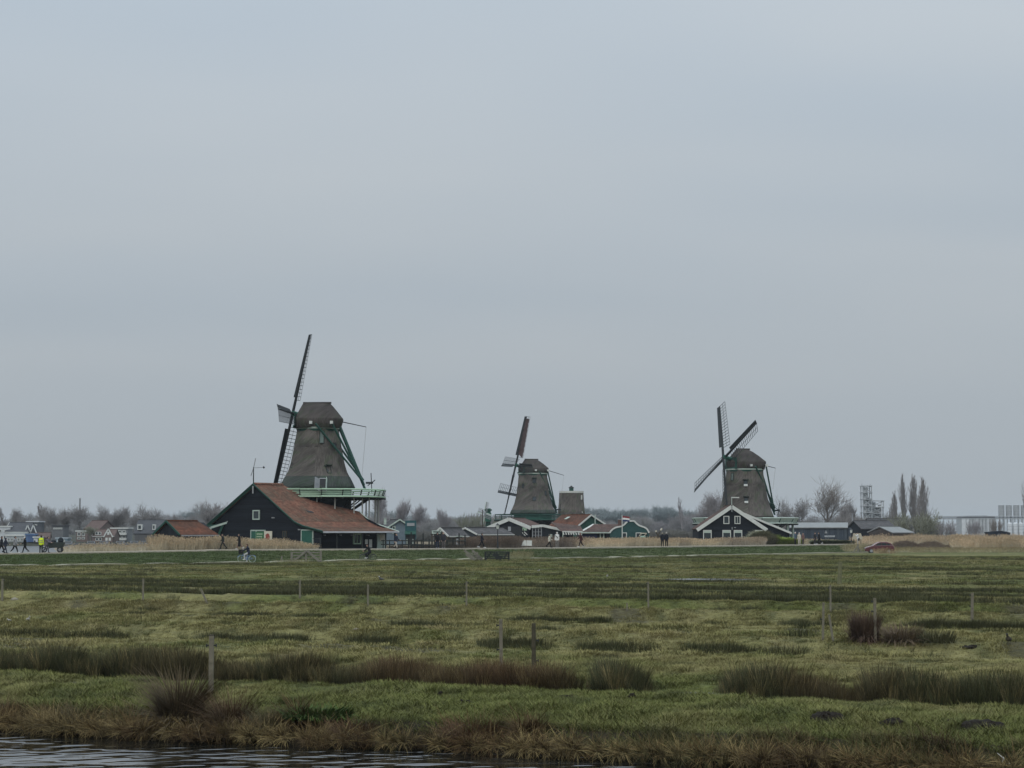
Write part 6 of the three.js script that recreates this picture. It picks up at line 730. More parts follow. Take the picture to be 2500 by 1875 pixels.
// ---------------------------------------------------------------- people
function field(bones, cell, k = 0.03, lift) {            // one smooth surface round tapered bones [a, b, ra, rb]
  const lo = [1e9, 1e9, 1e9], hi = [-1e9, -1e9, -1e9]; for (const [a, b, ra, rb] of bones) for (let i = 0; i < 3; i++) { lo[i] = Math.min(lo[i], a[i] - ra, b[i] - rb); hi[i] = Math.max(hi[i], a[i] + ra, b[i] + rb); }
  const ext = Math.max(...[0, 1, 2].map((i) => hi[i] - lo[i])) + cell * 8, n = Math.ceil(ext / cell), mid = [0, 1, 2].map((i) => (lo[i] + hi[i]) / 2);
  const mc = new MarchingCubes(n, new THREE.MeshStandardMaterial(), false, false, 60000); mc.isolation = 0; const half = n / 2, f = mc.field; f.fill(-1);
  const pre = bones.map(([a, b, ra, rb]) => { const ab = [b[0] - a[0], b[1] - a[1], b[2] - a[2]]; return [a, ab, Math.max(1e-9, ab[0] ** 2 + ab[1] ** 2 + ab[2] ** 2), ra, rb]; });
  for (let z = 0; z < n; z++) for (let y = 0; y < n; y++) for (let x = 0; x < n; x++) {
    const p = [mid[0] + (x - half) * cell, mid[1] + (y - half) * cell, mid[2] + (z - half) * cell]; let out = false; for (let i = 0; i < 3; i++) if (p[i] < lo[i] - 3 * cell || p[i] > hi[i] + 3 * cell) out = true; if (out) continue;
    let d = 1e3; for (const [a, ab, l, ra, rb] of pre) { const q = [p[0] - a[0], p[1] - a[1], p[2] - a[2]], t = clamp((q[0] * ab[0] + q[1] * ab[1] + q[2] * ab[2]) / l), e = Math.hypot(q[0] - ab[0] * t, q[1] - ab[1] * t, q[2] - ab[2] * t) - lerp(ra, rb, t), h = clamp(0.5 + 0.5 * (d - e) / k); d = lerp(d, e, h) - k * h * (1 - h); }
    f[x + y * n + z * n * n] = -d;
  }
  mc.update(); const cnt = mc.count, P = new Float32Array(cnt * 3), N = new Float32Array(cnt * 3);
  for (let i = 0; i < cnt; i++) for (let j = 0; j < 3; j++) { P[3 * i + j] = mid[j] + mc.positionArray[3 * i + j] * half * cell; N[3 * i + j] = mc.normalArray[3 * i + j]; }
  const g = new THREE.BufferGeometry(); g.setAttribute('position', new THREE.BufferAttribute(P, 3)); g.computeVertexNormals(); g.setAttribute('normal', new THREE.BufferAttribute(N, 3)); return finish(g);
}
const add3 = (a, b) => [a[0] + b[0], a[1] + b[1], a[2] + b[2]], dirOf = (fw, sd = 0) => [Math.sin(sd), -Math.cos(fw) * Math.cos(sd), Math.sin(fw) * Math.cos(sd)], go = (p, d, l) => [p[0] + d[0] * l, p[1] + d[1] * l, p[2] + d[2] * l];
// head and hand are made once with fine cells; the head looks along +z from its centre, the hand hangs along -y from its wrist, palm towards -x
const headG = field([[[0, 0.03, -0.01], [0, 0.02, -0.02], 0.088, 0.088], [[0, -0.03, 0.03], [0, -0.085, 0.055], 0.062, 0.036], [[0, 0.02, 0.085], [0, -0.022, 0.105], 0.012, 0.017], [[-0.03, -0.052, 0.075], [0.03, -0.052, 0.075], 0.016, 0.016], [[-0.085, 0.005, -0.01], [-0.09, -0.03, -0.01], 0.017, 0.012], [[0.085, 0.005, -0.01], [0.09, -0.03, -0.01], 0.017, 0.012], [[-0.05, 0.035, 0.068], [0.05, 0.035, 0.068], 0.014, 0.014], [[0, -0.05, -0.02], [0, -0.13, -0.025], 0.05, 0.052]], 0.008, 0.02);
const handG = field([[[0, 0, 0], [0, -0.075, 0.002], 0.024, 0.034], [[0, -0.06, -0.024], [0, -0.08, 0.026], 0.018, 0.018], ...[[-0.027, 0.060], [-0.009, 0.072], [0.010, 0.066], [0.028, 0.050]].flatMap(([z, l]) => [[[0, -0.085, z], [-0.006, -0.085 - l * 0.55, z * 1.12], 0.010, 0.009], [[-0.006, -0.085 - l * 0.55, z * 1.12], [-0.026, -0.085 - l, z * 1.1], 0.009, 0.0075]]), [[-0.006, -0.03, 0.028], [-0.018, -0.072, 0.058], 0.012, 0.010], [[-0.018, -0.072, 0.058], [-0.028, -0.098, 0.058], 0.010, 0.008]], 0.005, 0.008);
const poses = {};
function pose(key, o) {
  if (poses[key]) return poses[key];
  const hipY = o.hip ?? 0.93, lean = o.lean ?? 0.03, pel = [0, hipY, 0], up = [0, Math.cos(lean), Math.sin(lean)], chest = go(pel, up, 0.36), neck = go(pel, up, 0.54), head = add3(go(pel, up, 0.70), [0, o.headDown ? -0.03 : 0, 0.02 + (o.headDown ?? 0)]);
  const J = { L: {}, R: {} };
  for (const [s, k] of [[1, 'L'], [-1, 'R']]) {
    const q = o[k], hip = add3(pel, [0.09 * s, -0.02, 0]), knee = go(hip, dirOf(q.hip, 0.04 * s), 0.43), ank = go(knee, dirOf(q.hip - q.knee, 0.02 * s), 0.42), toe = add3(ank, [0.02 * s, -0.045 - 0.10 * Math.sin(q.foot ?? 0), 0.15]), sh = add3(go(pel, up, 0.47), [0.175 * s, 0, 0]), el = go(sh, dirOf(q.arm, (q.out ?? 0.14) * s), 0.29), wr = go(el, dirOf(q.arm + q.elbow, (q.in ?? 0.05) * s), 0.25);
    Object.assign(J[k], { hip, knee, ank, toe, sh, el, wr, ad: dirOf(q.arm + q.elbow, (q.in ?? 0.05) * s), s });
  }
  const torso = (e) => [[add3(pel, [-0.06, 0, 0]), add3(pel, [0.06, 0, 0]), 0.115 + e, 0.115 + e], [pel, chest, 0.125 + e, 0.135 + e], [add3(chest, [-0.08, 0.03, 0]), add3(chest, [0.08, 0.03, 0]), 0.115 + e, 0.115 + e]], arm = (e, cut = 1) => ['L', 'R'].flatMap((k) => { const j = J[k], w = [0, 1, 2].map((i) => lerp(j.el[i], j.wr[i], cut)); return [[add3(neck, [0, -0.05, 0]), j.sh, 0.065 + e, 0.062 + e], [j.sh, j.el, 0.052 + e, 0.042 + e], [j.el, w, 0.041 + e, 0.030 + e]]; }), legs = (e, cut = 1) => ['L', 'R'].flatMap((k) => { const j = J[k], w = [0, 1, 2].map((i) => lerp(j.knee[i], j.ank[i], cut)); return [[j.hip, j.knee, 0.086 + e, 0.060 + e], [j.knee, w, 0.057 + e, 0.040 + e]]; });
  const feet = ['L', 'R'].flatMap((k) => [[add3(J[k].ank, [0, -0.03, -0.03]), J[k].toe, 0.036, 0.032]]);
  const bodyG = [field([...torso(-0.01), ...arm(0), ...legs(-0.006), ...feet, [neck, head, 0.055, 0.05]], 0.026, 0.04), headG.clone().rotateX(o.headDown ? 0.35 : 0).translate(...head)];
  for (const k of ['L', 'R']) { const j = J[k], g = handG.clone(); if (j.s < 0) { g.scale(-1, 1, 1); const p = g.attributes.position, n = g.attributes.normal; for (const a of [p, n]) for (let i = 0; i < a.count; i += 3) for (let c = 0; c < 3; c++) { const t = a.array[3 * i + 3 + c]; a.array[3 * i + 3 + c] = a.array[3 * i + 6 + c]; a.array[3 * i + 6 + c] = t; } } g.applyQuaternion(new THREE.Quaternion().setFromUnitVectors(V(0, -1, 0), V(...j.ad).normalize())).translate(...j.wr); bodyG.push(g); }
  const P = poses[key] = { body: join(bodyG), J, head, pel, neck };
  P.jacket = field([...torso(0.022), ...arm(0.02, 0.97), [neck, go(neck, up, 0.03), 0.085, 0.075], [add3(pel, [-0.06, -0.06, 0]), add3(pel, [0.06, -0.06, 0]), 0.135, 0.135]], 0.026, 0.04);
  P.coat = join([P.jacket.clone(), field([[add3(pel, [-0.06, -0.05, 0]), [lerp(J.L.knee[0], J.R.knee[0], 0.5) - 0.07, J.R.knee[1] - 0.02, lerp(J.L.knee[2], J.R.knee[2], 0.5)], 0.14, 0.17], [add3(pel, [0.06, -0.05, 0]), [lerp(J.L.knee[0], J.R.knee[0], 0.5) + 0.07, J.R.knee[1] - 0.02, lerp(J.L.knee[2], J.R.knee[2], 0.5)], 0.14, 0.17]], 0.03, 0.06)]);
  P.trousers = field([[add3(pel, [-0.06, -0.01, 0]), add3(pel, [0.06, -0.01, 0]), 0.125, 0.125], ...legs(0.016, 0.98)], 0.026, 0.03);
  P.shoe = ['L', 'R'].map((k) => field([[add3(J[k].ank, [0, -0.02, -0.035]), add3(J[k].toe, [0, 0.004, 0.02]), 0.05, 0.042], [J[k].ank, add3(J[k].ank, [0, 0.05, 0]), 0.048, 0.05]], 0.014, 0.02));
  P.hair = field([[add3(head, [0, 0.05, -0.035]), add3(head, [0, 0.0, -0.05]), 0.095, 0.085], [add3(head, [0, 0.085, 0.03]), add3(head, [0, 0.08, -0.02]), 0.05, 0.07]], 0.014, 0.03);
  P.hood = field([[add3(head, [0, 0.04, -0.03]), add3(head, [0, -0.08, -0.04]), 0.115, 0.11]], 0.016, 0.03);
  P.cap = field([[add3(head, [-0.02, 0.08, 0.0]), add3(head, [0.02, 0.08, -0.02]), 0.088, 0.09], [add3(head, [0, 0.07, 0.08]), add3(head, [0, 0.065, 0.12]), 0.03, 0.02]], 0.014, 0.02);
  for (const k of ['body', 'jacket', 'coat', 'trousers', 'hair', 'hood', 'cap']) boxUV(P[k]); P.shoe.forEach(boxUV); return P;
}
const stride = { L: { hip: 0.42, knee: 0.12, arm: -0.4, elbow: 0.25 }, R: { hip: -0.32, knee: 0.4, arm: 0.42, elbow: 0.35 }, hip: 0.895, lean: 0.05 }, stride2 = { L: { hip: -0.28, knee: 0.55, arm: 0.3, elbow: 0.9 }, R: { hip: 0.36, knee: 0.08, arm: -0.3, elbow: 0.3 }, hip: 0.9, lean: 0.06 };
const stand = { L: { hip: 0.02, knee: 0.03, arm: 0.05, elbow: 0.15 }, R: { hip: 0.03, knee: 0.05, arm: 0.02, elbow: 0.2 } }, photo = { L: { hip: 0.06, knee: 0.05, arm: 1.0, elbow: 1.5, in: -0.35 }, R: { hip: -0.03, knee: 0.03, arm: 1.0, elbow: 1.5, in: -0.35 } }, push = { L: { hip: 0.25, knee: 0.1, arm: 0.75, elbow: 0.6 }, R: { hip: -0.3, knee: 0.35, arm: 0.75, elbow: 0.6 }, hip: 0.9, lean: 0.22 };
const ride = { L: { hip: 1.15, knee: 1.25, arm: 0.95, elbow: 0.1, out: 0.1 }, R: { hip: 0.5, knee: 0.55, arm: 0.95, elbow: 0.1, out: 0.1 }, hip: 0.93, lean: 0.2 }, ride2 = { L: { hip: 1.2, knee: 1.4, arm: 0.85, elbow: 0.15, out: 0.1 }, R: { hip: 0.62, knee: 0.7, arm: 0.85, elbow: 0.15, out: 0.1 }, hip: 0.93, lean: 0.34 };
const POSE = { stride, stride2, stand, photo, push, ride, ride2 };
const skin = mat([0.40, 0.26, 0.2], 0.6), cl = {}, cloth = (c) => cl[c.join()] ??= mottled(c, 1, 0.3, 0.9);
function person(label, kind, pos, turn, scale, c, group) {  // c: jacket, trousers, shoes, hair, top ('hair' | 'hood' | 'cap'), coat
  const P = pose(kind, POSE[kind]), t = thing('person', label, 'person', pos, turn, group); t.scale.setScalar(scale);
  again('body', P.body, skin, t); again(c.coat ? 'coat' : 'jacket', c.coat ? P.coat : P.jacket, cloth(c.jacket), t); again('trousers', P.trousers, cloth(c.trousers), t); for (const s of P.shoe) again('shoe', s, cloth(c.shoes), t);
  again('hair', P.hair, cloth(c.hair), t); if (c.top === 'hood') again('hood', P.hood, cloth(c.jacket), t); if (c.top === 'cap') again('cap', P.cap, cloth(c.capC ?? c.jacket), t); return [t, P];
}
const footAt = (px, d) => { const x = XD(px, d); return [x, H(x, -d) + 0.05, -d]; }, onPath = (px, off = 0) => { let d = 200; for (let i = 0; i < 30; i++) d = pathD(XD(px, d)) + 1.2 + off; const x = XD(px, d); return [x, Math.max(H(x, -d), H(x, -d - 1.2), H(x, -d + 1.2)) + 0.2, -d]; };
const dk = [0.016, 0.018, 0.024], navy = [0.02, 0.026, 0.045], blk = [0.012, 0.012, 0.013], whiteC = [0.62, 0.62, 0.6], greyC = [0.24, 0.24, 0.25], hairD = [0.02, 0.015, 0.012], cream = [0.5, 0.46, 0.38], RT = Math.PI / 2;
person('person in long black jacket, cut by the left edge of the picture', 'stride', onPath(4), RT, 1.02, { jacket: dk, trousers: blk, shoes: blk, hair: hairD });
person('person in dark blue-grey hooded coat, second from the left edge', 'stride2', onPath(14, -1.0), RT * 0.8, 0.92, { jacket: [0.035, 0.04, 0.06], trousers: [0.03, 0.035, 0.05], shoes: blk, hair: hairD, top: 'hood' });
person('person in light grey jacket, black trousers and white shoes, walking on the path edge', 'stride', onPath(37, -1.1), RT, 1.02, { jacket: greyC, trousers: blk, shoes: whiteC, hair: hairD });
person('person in black coat and pale cap, walking left of the yellow jacket', 'stride2', onPath(62, -0.2), -RT * 0.9, 0.97, { jacket: blk, trousers: blk, shoes: greyC, hair: hairD, top: 'cap', capC: whiteC });
{ const [t, P] = person('person in bright yellow high-visibility jacket with grey bands, standing on the path', 'stand', onPath(101, -0.6), Math.PI * 0.95, 1.03, { jacket: [0.62, 0.75, 0.03], trousers: [0.018, 0.022, 0.018], shoes: blk, hair: hairD }); for (const y of [1.06, 1.24]) part('reflective_band', new THREE.CylinderGeometry(0.19, 0.19, 0.05, 20).scale(1.15, 1, 0.92).translate(0, y, 0.01), M.grey, t); }
person('person in greyish purple jacket bending over the dark cargo tricycle', 'push', onPath(115, -0.4), RT * 0.9, 0.98, { jacket: [0.13, 0.115, 0.135], trousers: [0.10, 0.095, 0.11], shoes: blk, hair: hairD });
person('person in dark clothes striding left in front of the left end of the big barn', 'stride', onPath(545), -RT, 1.0, { jacket: [0.02, 0.022, 0.02], trousers: [0.02, 0.02, 0.02], shoes: blk, hair: hairD });
person('person in long black coat with bare legs walking in front of the barn door', 'stride2', onPath(585, 0.4), -RT * 0.8, 1.0, { jacket: blk, trousers: [0.22, 0.15, 0.12], shoes: whiteC, hair: hairD, coat: 1 });
person('person with light trousers standing under the roof corner of the big barn', 'stride2', onPath(967, 0.6), RT * 0.6, 1.0, { jacket: navy, trousers: [0.33, 0.3, 0.26], shoes: blk, hair: [0.1, 0.07, 0.05] });
person('person in dark hooded coat under the signboard frame, left of the pair', 'stand', onPath(1068, 1.2), 0.1, 1.05, { jacket: blk, trousers: navy, shoes: greyC, hair: hairD, top: 'hood' });
person('person in dark coat right beside the right post of the signboard frame', 'stand', onPath(1083, 1.0), -0.2, 1.08, { jacket: [0.03, 0.03, 0.035], trousers: [0.10, 0.09, 0.09], shoes: greyC, hair: [0.3, 0.28, 0.25] });
person('person in dark jacket and white shoes walking right in front of the dark brush screen', 'stride', onPath(1176), RT, 1.02, { jacket: [0.018, 0.018, 0.026], trousers: blk, shoes: whiteC, hair: hairD });
{ const [t] = person('person in cream jacket and black trousers, left of the white-hooded walker', 'stride2', onPath(1341), RT * 0.9, 0.93, { jacket: [0.55, 0.53, 0.45], trousers: blk, shoes: blk, hair: hairD }); part('bag_strap', beam([0.17, 1.42, 0.14], [-0.16, 1.0, 0.16], 0.05, 0.02), M.dark, t); }
{ const [t] = person('person in white hooded jacket and grey trousers with a dark sash across the chest', 'stand', onPath(1360), -0.3, 1.08, { jacket: whiteC, trousers: [0.16, 0.15, 0.14], shoes: greyC, hair: hairD, top: 'hood' }); part('bag_strap', beam([-0.17, 1.42, 0.15], [0.16, 1.05, 0.17], 0.07, 0.02), M.dark, t); }
person('person in dark maroon jacket and white shoes below the awning', 'stride', onPath(1418), -RT * 0.8, 1.05, { jacket: [0.06, 0.025, 0.025], trousers: [0.03, 0.018, 0.018], shoes: whiteC, hair: hairD });
person('left one, bareheaded, of the pair in black near the pollard tree', 'stand', onPath(1617, 0.4), Math.PI, 1.03, { jacket: [0.012, 0.014, 0.02], trousers: blk, shoes: blk, hair: [0.25, 0.22, 0.18] });
person('right one, in a pale cap, of the pair in black near the pollard tree', 'stand', onPath(1627, 0.2), Math.PI, 1.05, { jacket: [0.012, 0.014, 0.02], trousers: blk, shoes: blk, hair: [0.3, 0.28, 0.25], top: 'cap', capC: [0.4, 0.38, 0.34] });
person('person with white hair and blue-grey jacket at the end of the clipped hedge', 'stand', onPath(1941, 0.8), 0.9, 1.05, { jacket: [0.07, 0.10, 0.13], trousers: blk, shoes: blk, hair: whiteC });
person('person in cream coat and trousers with white hair, next to the blue-grey jacket', 'stand', onPath(1951, 0.2), -0.5, 1.0, { jacket: cream, trousers: [0.5, 0.47, 0.4], shoes: [0.2, 0.18, 0.15], hair: whiteC });
person('person in brown top behind the cream-coated one', 'stand', onPath(1960, 1.8), 0.4, 0.98, { jacket: [0.14, 0.08, 0.07], trousers: [0.06, 0.05, 0.05], shoes: blk, hair: hairD });
person('person in dark jacket in front of the long shed, left of a pair', 'stand', onPath(1989, 0.6), 0.7, 1.02, { jacket: [0.03, 0.03, 0.035], trousers: [0.03, 0.03, 0.03], shoes: whiteC, hair: hairD });
person('person in black with white shoes in front of the long shed, right of a pair', 'stride2', onPath(2000, 0.2), -RT, 1.05, { jacket: blk, trousers: blk, shoes: whiteC, hair: hairD });
{ const [t] = person('person in white jacket holding up a camera beside the right-hand street lamp', 'photo', onPath(2094, -2.5), -RT * 1.0, 1.05, { jacket: whiteC, trousers: [0.45, 0.44, 0.42], shoes: blk, hair: hairD }); part('skirt', rod([0.16, 0.55, -0.12], [0.16, 0.95, -0.12], 0.16, 0.13, 12), mottled([0.06, 0.06, 0.05], 1, 0.3), t); part('camera', box(0.15, 0.1, 0.07, 0, 1.62, 0.34), M.dark, t); }
// ---------------------------------------------------------------- bicycles, tricycle, car
function bicycle(name, label, pos, turn, frameM, tyreM, extra) {  // heads along +z; wheels 0.68 m
  const t = thing(name, label, 'bicycle', pos, turn), tg = new THREE.TorusGeometry(0.325, 0.022, 8, 28).rotateY(RT), sp = join(Array.from({ length: 10 }, (_, i) => beam([0, Math.cos(i * 0.628) * 0.05, Math.sin(i * 0.628) * 0.05], [0, Math.cos(i * 0.628) * 0.31, Math.sin(i * 0.628) * 0.31], 0.008)));
  for (const z of [0.53, -0.53]) { const w = part('wheel', sp.clone(), M.grey, t); w.position.set(0, 0.347, z); part('tyre', tg.clone(), tyreM, w); part('mudguard', new THREE.TorusGeometry(0.37, 0.025, 6, 20, 2.4).rotateY(RT).rotateX(z > 0 ? 0.3 : 0.45), frameM, w); }
  part('frame', [rod([0, 0.3, -0.02], [0, 0.82, -0.17], 0.02), rod([0, 0.32, 0], [0, 0.75, 0.38], 0.024), rod([0, 0.55, -0.1], [0, 0.86, 0.36], 0.02), rod([0, 0.35, -0.53], [0, 0.3, 0], 0.014), rod([0, 0.35, -0.53], [0, 0.75, -0.15], 0.012), rod([0, 0.347, 0.53], [0, 0.98, 0.34], 0.018)], frameM, t);
  part('handlebar', [rod([0, 0.96, 0.345], [0, 1.04, 0.32], 0.014), rod([-0.3, 1.06, 0.22], [0, 1.05, 0.34], 0.013), rod([0.3, 1.06, 0.22], [0, 1.05, 0.34], 0.013)], M.iron, t); part('saddle', [box(0.17, 0.06, 0.26, 0, 0.88, -0.2)], M.dark, t); part('pedal', box(0.1, 0.02, 0.07, 0.12, 0.16, 0.06), M.dark, t); part('pedal', box(0.1, 0.02, 0.07, -0.12, 0.46, -0.06), M.dark, t); part('carrier', box(0.12, 0.03, 0.4, 0, 0.72, -0.5), M.iron, t); extra?.(t); return t;
}
{
  const lane = (px, off = 0) => { let d = 190; for (let i = 0; i < 30; i++) d = baseD(XD(px, d)) + 0.2 + off; const x = XD(px, d); return [x, H(x, -d) + 0.12, -d]; };
  let p = lane(603); bicycle('bicycle', 'white-wheeled bicycle with big black front bag on the cycle lane below the barn', p, -RT, mottled([0.1, 0.2, 0.45], 1, 0.2, 0.4), M.palegrey, (t) => { part('front_bag', box(0.5, 0.42, 0.42, 0, 1.05, 0.55), mottled([0.014, 0.014, 0.016], 0.5, 0.4), t); });
  person('cyclist in dark jacket and pale trousers on the white-wheeled bicycle', 'ride', [p[0] + 0.18, p[1] + 0.02, p[2]], -RT, 1.0, { jacket: navy, trousers: [0.45, 0.46, 0.47], shoes: whiteC, hair: [0.06, 0.035, 0.025] });
  p = lane(899); bicycle('bicycle', 'dark bicycle on the cycle lane right of the wooden gate', p, -RT, M.iron, M.iron); { const [t] = person('cyclist in black leaning forward on the dark bicycle', 'ride2', [p[0] + 0.18, p[1] + 0.02, p[2]], -RT, 1.0, { jacket: blk, trousers: dk, shoes: whiteC, hair: hairD }); }
  p = onPath(136, -0.3); const t = thing('cargo_tricycle', 'dark loaded cargo tricycle standing on the path beside the yellow jacket', 'tricycle', p, -RT * 0.95); const dg = mottled([0.03, 0.038, 0.034], 1, 0.4, 0.6);
  part('box', extrude([[-0.75, 0.55], [0.55, 0.5], [0.8, 1.05], [-0.95, 1.05]], 0.95, 0.03).rotateY(-RT).translate(0.47, 0, 0), dg, t); part('load', [new THREE.IcosahedronGeometry(0.3, 2).scale(1.1, 1.2, 1).translate(0, 1.25, -0.55), new THREE.IcosahedronGeometry(0.24, 2).scale(1.3, 0.8, 1.2).translate(0.05, 1.15, 0.2)], mottled([0.02, 0.025, 0.03], 0.5, 0.4), t); part('badge', box(0.02, 0.14, 0.14, -0.52, 0.85, -0.1), M.grey, t);
  for (const [x, z] of [[0.42, -0.5], [-0.42, -0.5], [0, 1.15]]) { const w = part('wheel', new THREE.CylinderGeometry(0.12, 0.12, 0.1, 12).rotateZ(RT), M.grey, t); w.position.set(x, 0.3, z); part('tyre', new THREE.TorusGeometry(0.24, 0.06, 8, 22).rotateY(RT), M.iron, w); } part('frame', [rod([0, 0.5, 0.5], [0, 0.3, 1.15], 0.03), rod([0, 0.3, 1.15], [0, 1.15, 0.95], 0.025), rod([-0.3, 1.15, 0.9], [0.3, 1.15, 0.9], 0.02)], M.iron, t);
  // red car, heading left
  const cd = 262, cp = footAt(2146, cd), car = thing('parked_car', 'dark red hatchback at the end of the cycle lane, half hidden by dead grass', 'car', [cp[0], cp[1] - 0.03, cp[2]], -0.08), red = new THREE.MeshPhysicalMaterial({ roughness: 0.35, clearcoat: 0.6, clearcoatRoughness: 0.2 }); red.color.setRGB(0.085, 0.014, 0.02);
  const sm = (list, n = 4) => new THREE.CatmullRomCurve3(list.map(([x, y]) => V(x, y, 0)), false, 'catmullrom', 0.25).getPoints(list.length * n).map((q) => [q.x, q.y]);
  const low = [[-1.88, 0.28], [-1.92, 0.5], [-1.82, 0.72], [-1.3, 0.88], [-0.85, 0.95], [1.6, 1.0], [1.82, 0.85], [1.9, 0.6], [1.84, 0.28]], arch = (cx) => Array.from({ length: 9 }, (_, i) => { const a = i / 8 * Math.PI; return [cx + 0.34 * Math.cos(a), 0.28 + 0.34 * Math.sin(a)]; });
  part('body', extrude([...sm(low), ...arch(1.2), ...arch(-1.15)], 1.56, 0.06).translate(0, 0, -0.78), red, car); const cab = [[-0.98, 0.93], [-0.3, 1.36], [0.1, 1.45], [0.9, 1.44], [1.45, 1.28], [1.72, 0.98]]; part('roof', extrude(sm(cab), 1.3, 0.08).translate(0, 0, -0.65), red, car);
  const gl = (pts, z, nm = 'side_window') => part(nm, extrude(pts, 0.02).translate(0, 0, z), M.glass, car); for (const z of [0.735, -0.755]) { gl([[-0.72, 0.98], [-0.2, 1.33], [0.2, 1.37], [0.2, 0.98]], z); gl([[0.28, 0.98], [0.28, 1.37], [0.85, 1.36], [0.95, 1.0]], z); gl([[1.03, 1.02], [0.95, 1.35], [1.3, 1.25], [1.45, 1.05]], z); }
  part('windscreen', slab([[-0.98, 1.02, 0.6], [-0.42, 1.38, 0.56], [-0.42, 1.38, -0.56], [-0.98, 1.02, -0.6]], 0.02), M.glass, car); for (const z of [0.6, -0.6]) { part('headlight', new THREE.SphereGeometry(0.13, 14, 10).scale(0.8, 0.8, 1.2).translate(-1.78, 0.68, z), M.grey, car); part('tail_light', box(0.08, 0.26, 0.2, 1.86, 0.82, z), mat([0.3, 0.01, 0.01], 0.3), car); }
  part('bumper', box(0.16, 0.22, 1.5, -1.9, 0.38, 0), M.iron, car); part('number_plate', box(0.02, 0.11, 0.5, -1.99, 0.42, 0), mat([0.6, 0.45, 0.05], 0.5), car); part('door_handle', box(0.16, 0.03, 0.03, 0.1, 0.86, 0.85), M.iron, car); part('mirror', box(0.1, 0.12, 0.16, -0.7, 1.0, 0.9), red, car);
  for (const x of [-1.15, 1.2]) for (const z of [0.74, -0.74]) { const w = part('wheel', new THREE.CylinderGeometry(0.2, 0.2, 0.19, 18).rotateX(RT), M.grey, car); w.position.set(x, 0.29, z); part('tyre', new THREE.TorusGeometry(0.235, 0.07, 10, 24).scale(1, 1, 1.3), M.iron, w); }
}
// ---------------------------------------------------------------- posts, gates, fences, lamps, birds
const postAt = (px, py) => spotOf(px, py);
{
  const post = (label, px, top, bot, wpx, m, opt = {}) => { const p = postAt(px, bot), d = -p[2], h = Math.abs(bot - top) * S2(d) * 1.01, w = wpx * S2(d), t = thing('fence_post', label, 'fence post', p); t.rotation.z = -(opt.lean ?? 0); const sh = opt.round ? rod([0, -0.25, 0], [0, h, 0], w / 2 * 1.05, w / 2 * 0.95, 10) : box(w, h + 0.25, w * 0.9, 0, (h - 0.25) / 2, 0); part('shaft', [sh], m, t); if (opt.cap) part('top', box(w * 0.9, 0.03, w * 0.8, 0, h + 0.012, 0), M.darkWood, t); for (const [f, s] of opt.ins ?? []) part('insulator', [rod([s * w * 0.5, h * f, 0.01], [s * (w * 0.5 + 0.045), h * f, 0.01], 0.014, 0.014, 8), box(0.02, 0.06, 0.03, s * (w * 0.5 + 0.05), h * f, 0.01)], M.dark, t); return t; };
  const g = M.oldWood, pale = mottled([0.18, 0.162, 0.122], 0.6, 0.5, 0.9), moss = mottled([0.15, 0.15, 0.085], 0.6, 0.5, 0.95), dw = mottled([0.072, 0.064, 0.043], 0.6, 0.5, 0.95);
  post('pale grey fence post at lower left, standing behind the biggest tussock', 515, 1557, 1697, 11, pale, { ins: [[0.84, 1], [0.84, -1]], cap: 1 });
  post('pale fence post with black insulators in the middle rushes, left of the dark thick one', 1224, 1516, 1660, 8, pale, { ins: [[0.9, -1], [0.5, -1], [0.18, -1]], lean: -0.01 });
  post('thick dark mossy post right of the pale one in the middle rushes', 1303, 1525, 1652, 11, dw, { ins: [[0.68, 1], [0.3, 1]], round: 1 });
  post('grey post cut by the left edge of the picture', 5, 1415, 1470, 5, g, { ins: [[0.93, 1]] });
  post('thin post in the far meadow at left, left of the leaning one', 349, 1415, 1470, 4, g, { ins: [[0.9, -1], [0.4, -1]] });
  post('slanting post leaning to the left in the far meadow', 505, 1435, 1472, 4.5, g, { lean: -0.42 });
  post('thin post in the meadow below the wooden gate', 732, 1419, 1461, 4, g, { ins: [[0.85, -1], [0.45, -1]] });
  post('short faint grey post below the dark bicycle', 898, 1430, 1480, 4, g);
  post('thin post with a small dark hook on top, below the light stile', 1139, 1421, 1481, 4, g, { ins: [[0.95, 1], [0.9, -1], [0.55, -1], [0.2, -1]] });
  post('tiny post stub left of the thin right-centre post', 1531, 1474, 1493, 3, g);
  post('thin post with black insulators, right of the centre of the far meadow', 1583, 1426, 1491, 4, g, { ins: [[0.95, -1], [0.6, -1], [0.3, -1]] });
  post('thick mossy stump post standing high in the far meadow at right', 2049, 1373, 1428, 10, moss, { round: 1, lean: 0.07 });
  post('thin upright post behind the leaning pair at right', 2028, 1432, 1497, 4, g, { ins: [[0.9, -1], [0.5, -1]] });
  post('upright grey post of the leaning pair at right', 2009, 1473, 1562, 5, g, { ins: [[0.55, -1]], lean: 0.03 });
  post('slanted brace post leaning against its pair at right', 2034, 1502, 1566, 5, g, { lean: -0.14 });
  post('pale post rising out of the dark red-brown tuft', 2137, 1463, 1568, 6.5, pale, { ins: [[0.92, -1], [0.7, -1]] });
  post('pale post at far right above the right-hand rushes', 2373, 1450, 1527, 6, pale, { ins: [[0.92, -1], [0.58, -1]], lean: 0.03 });
}
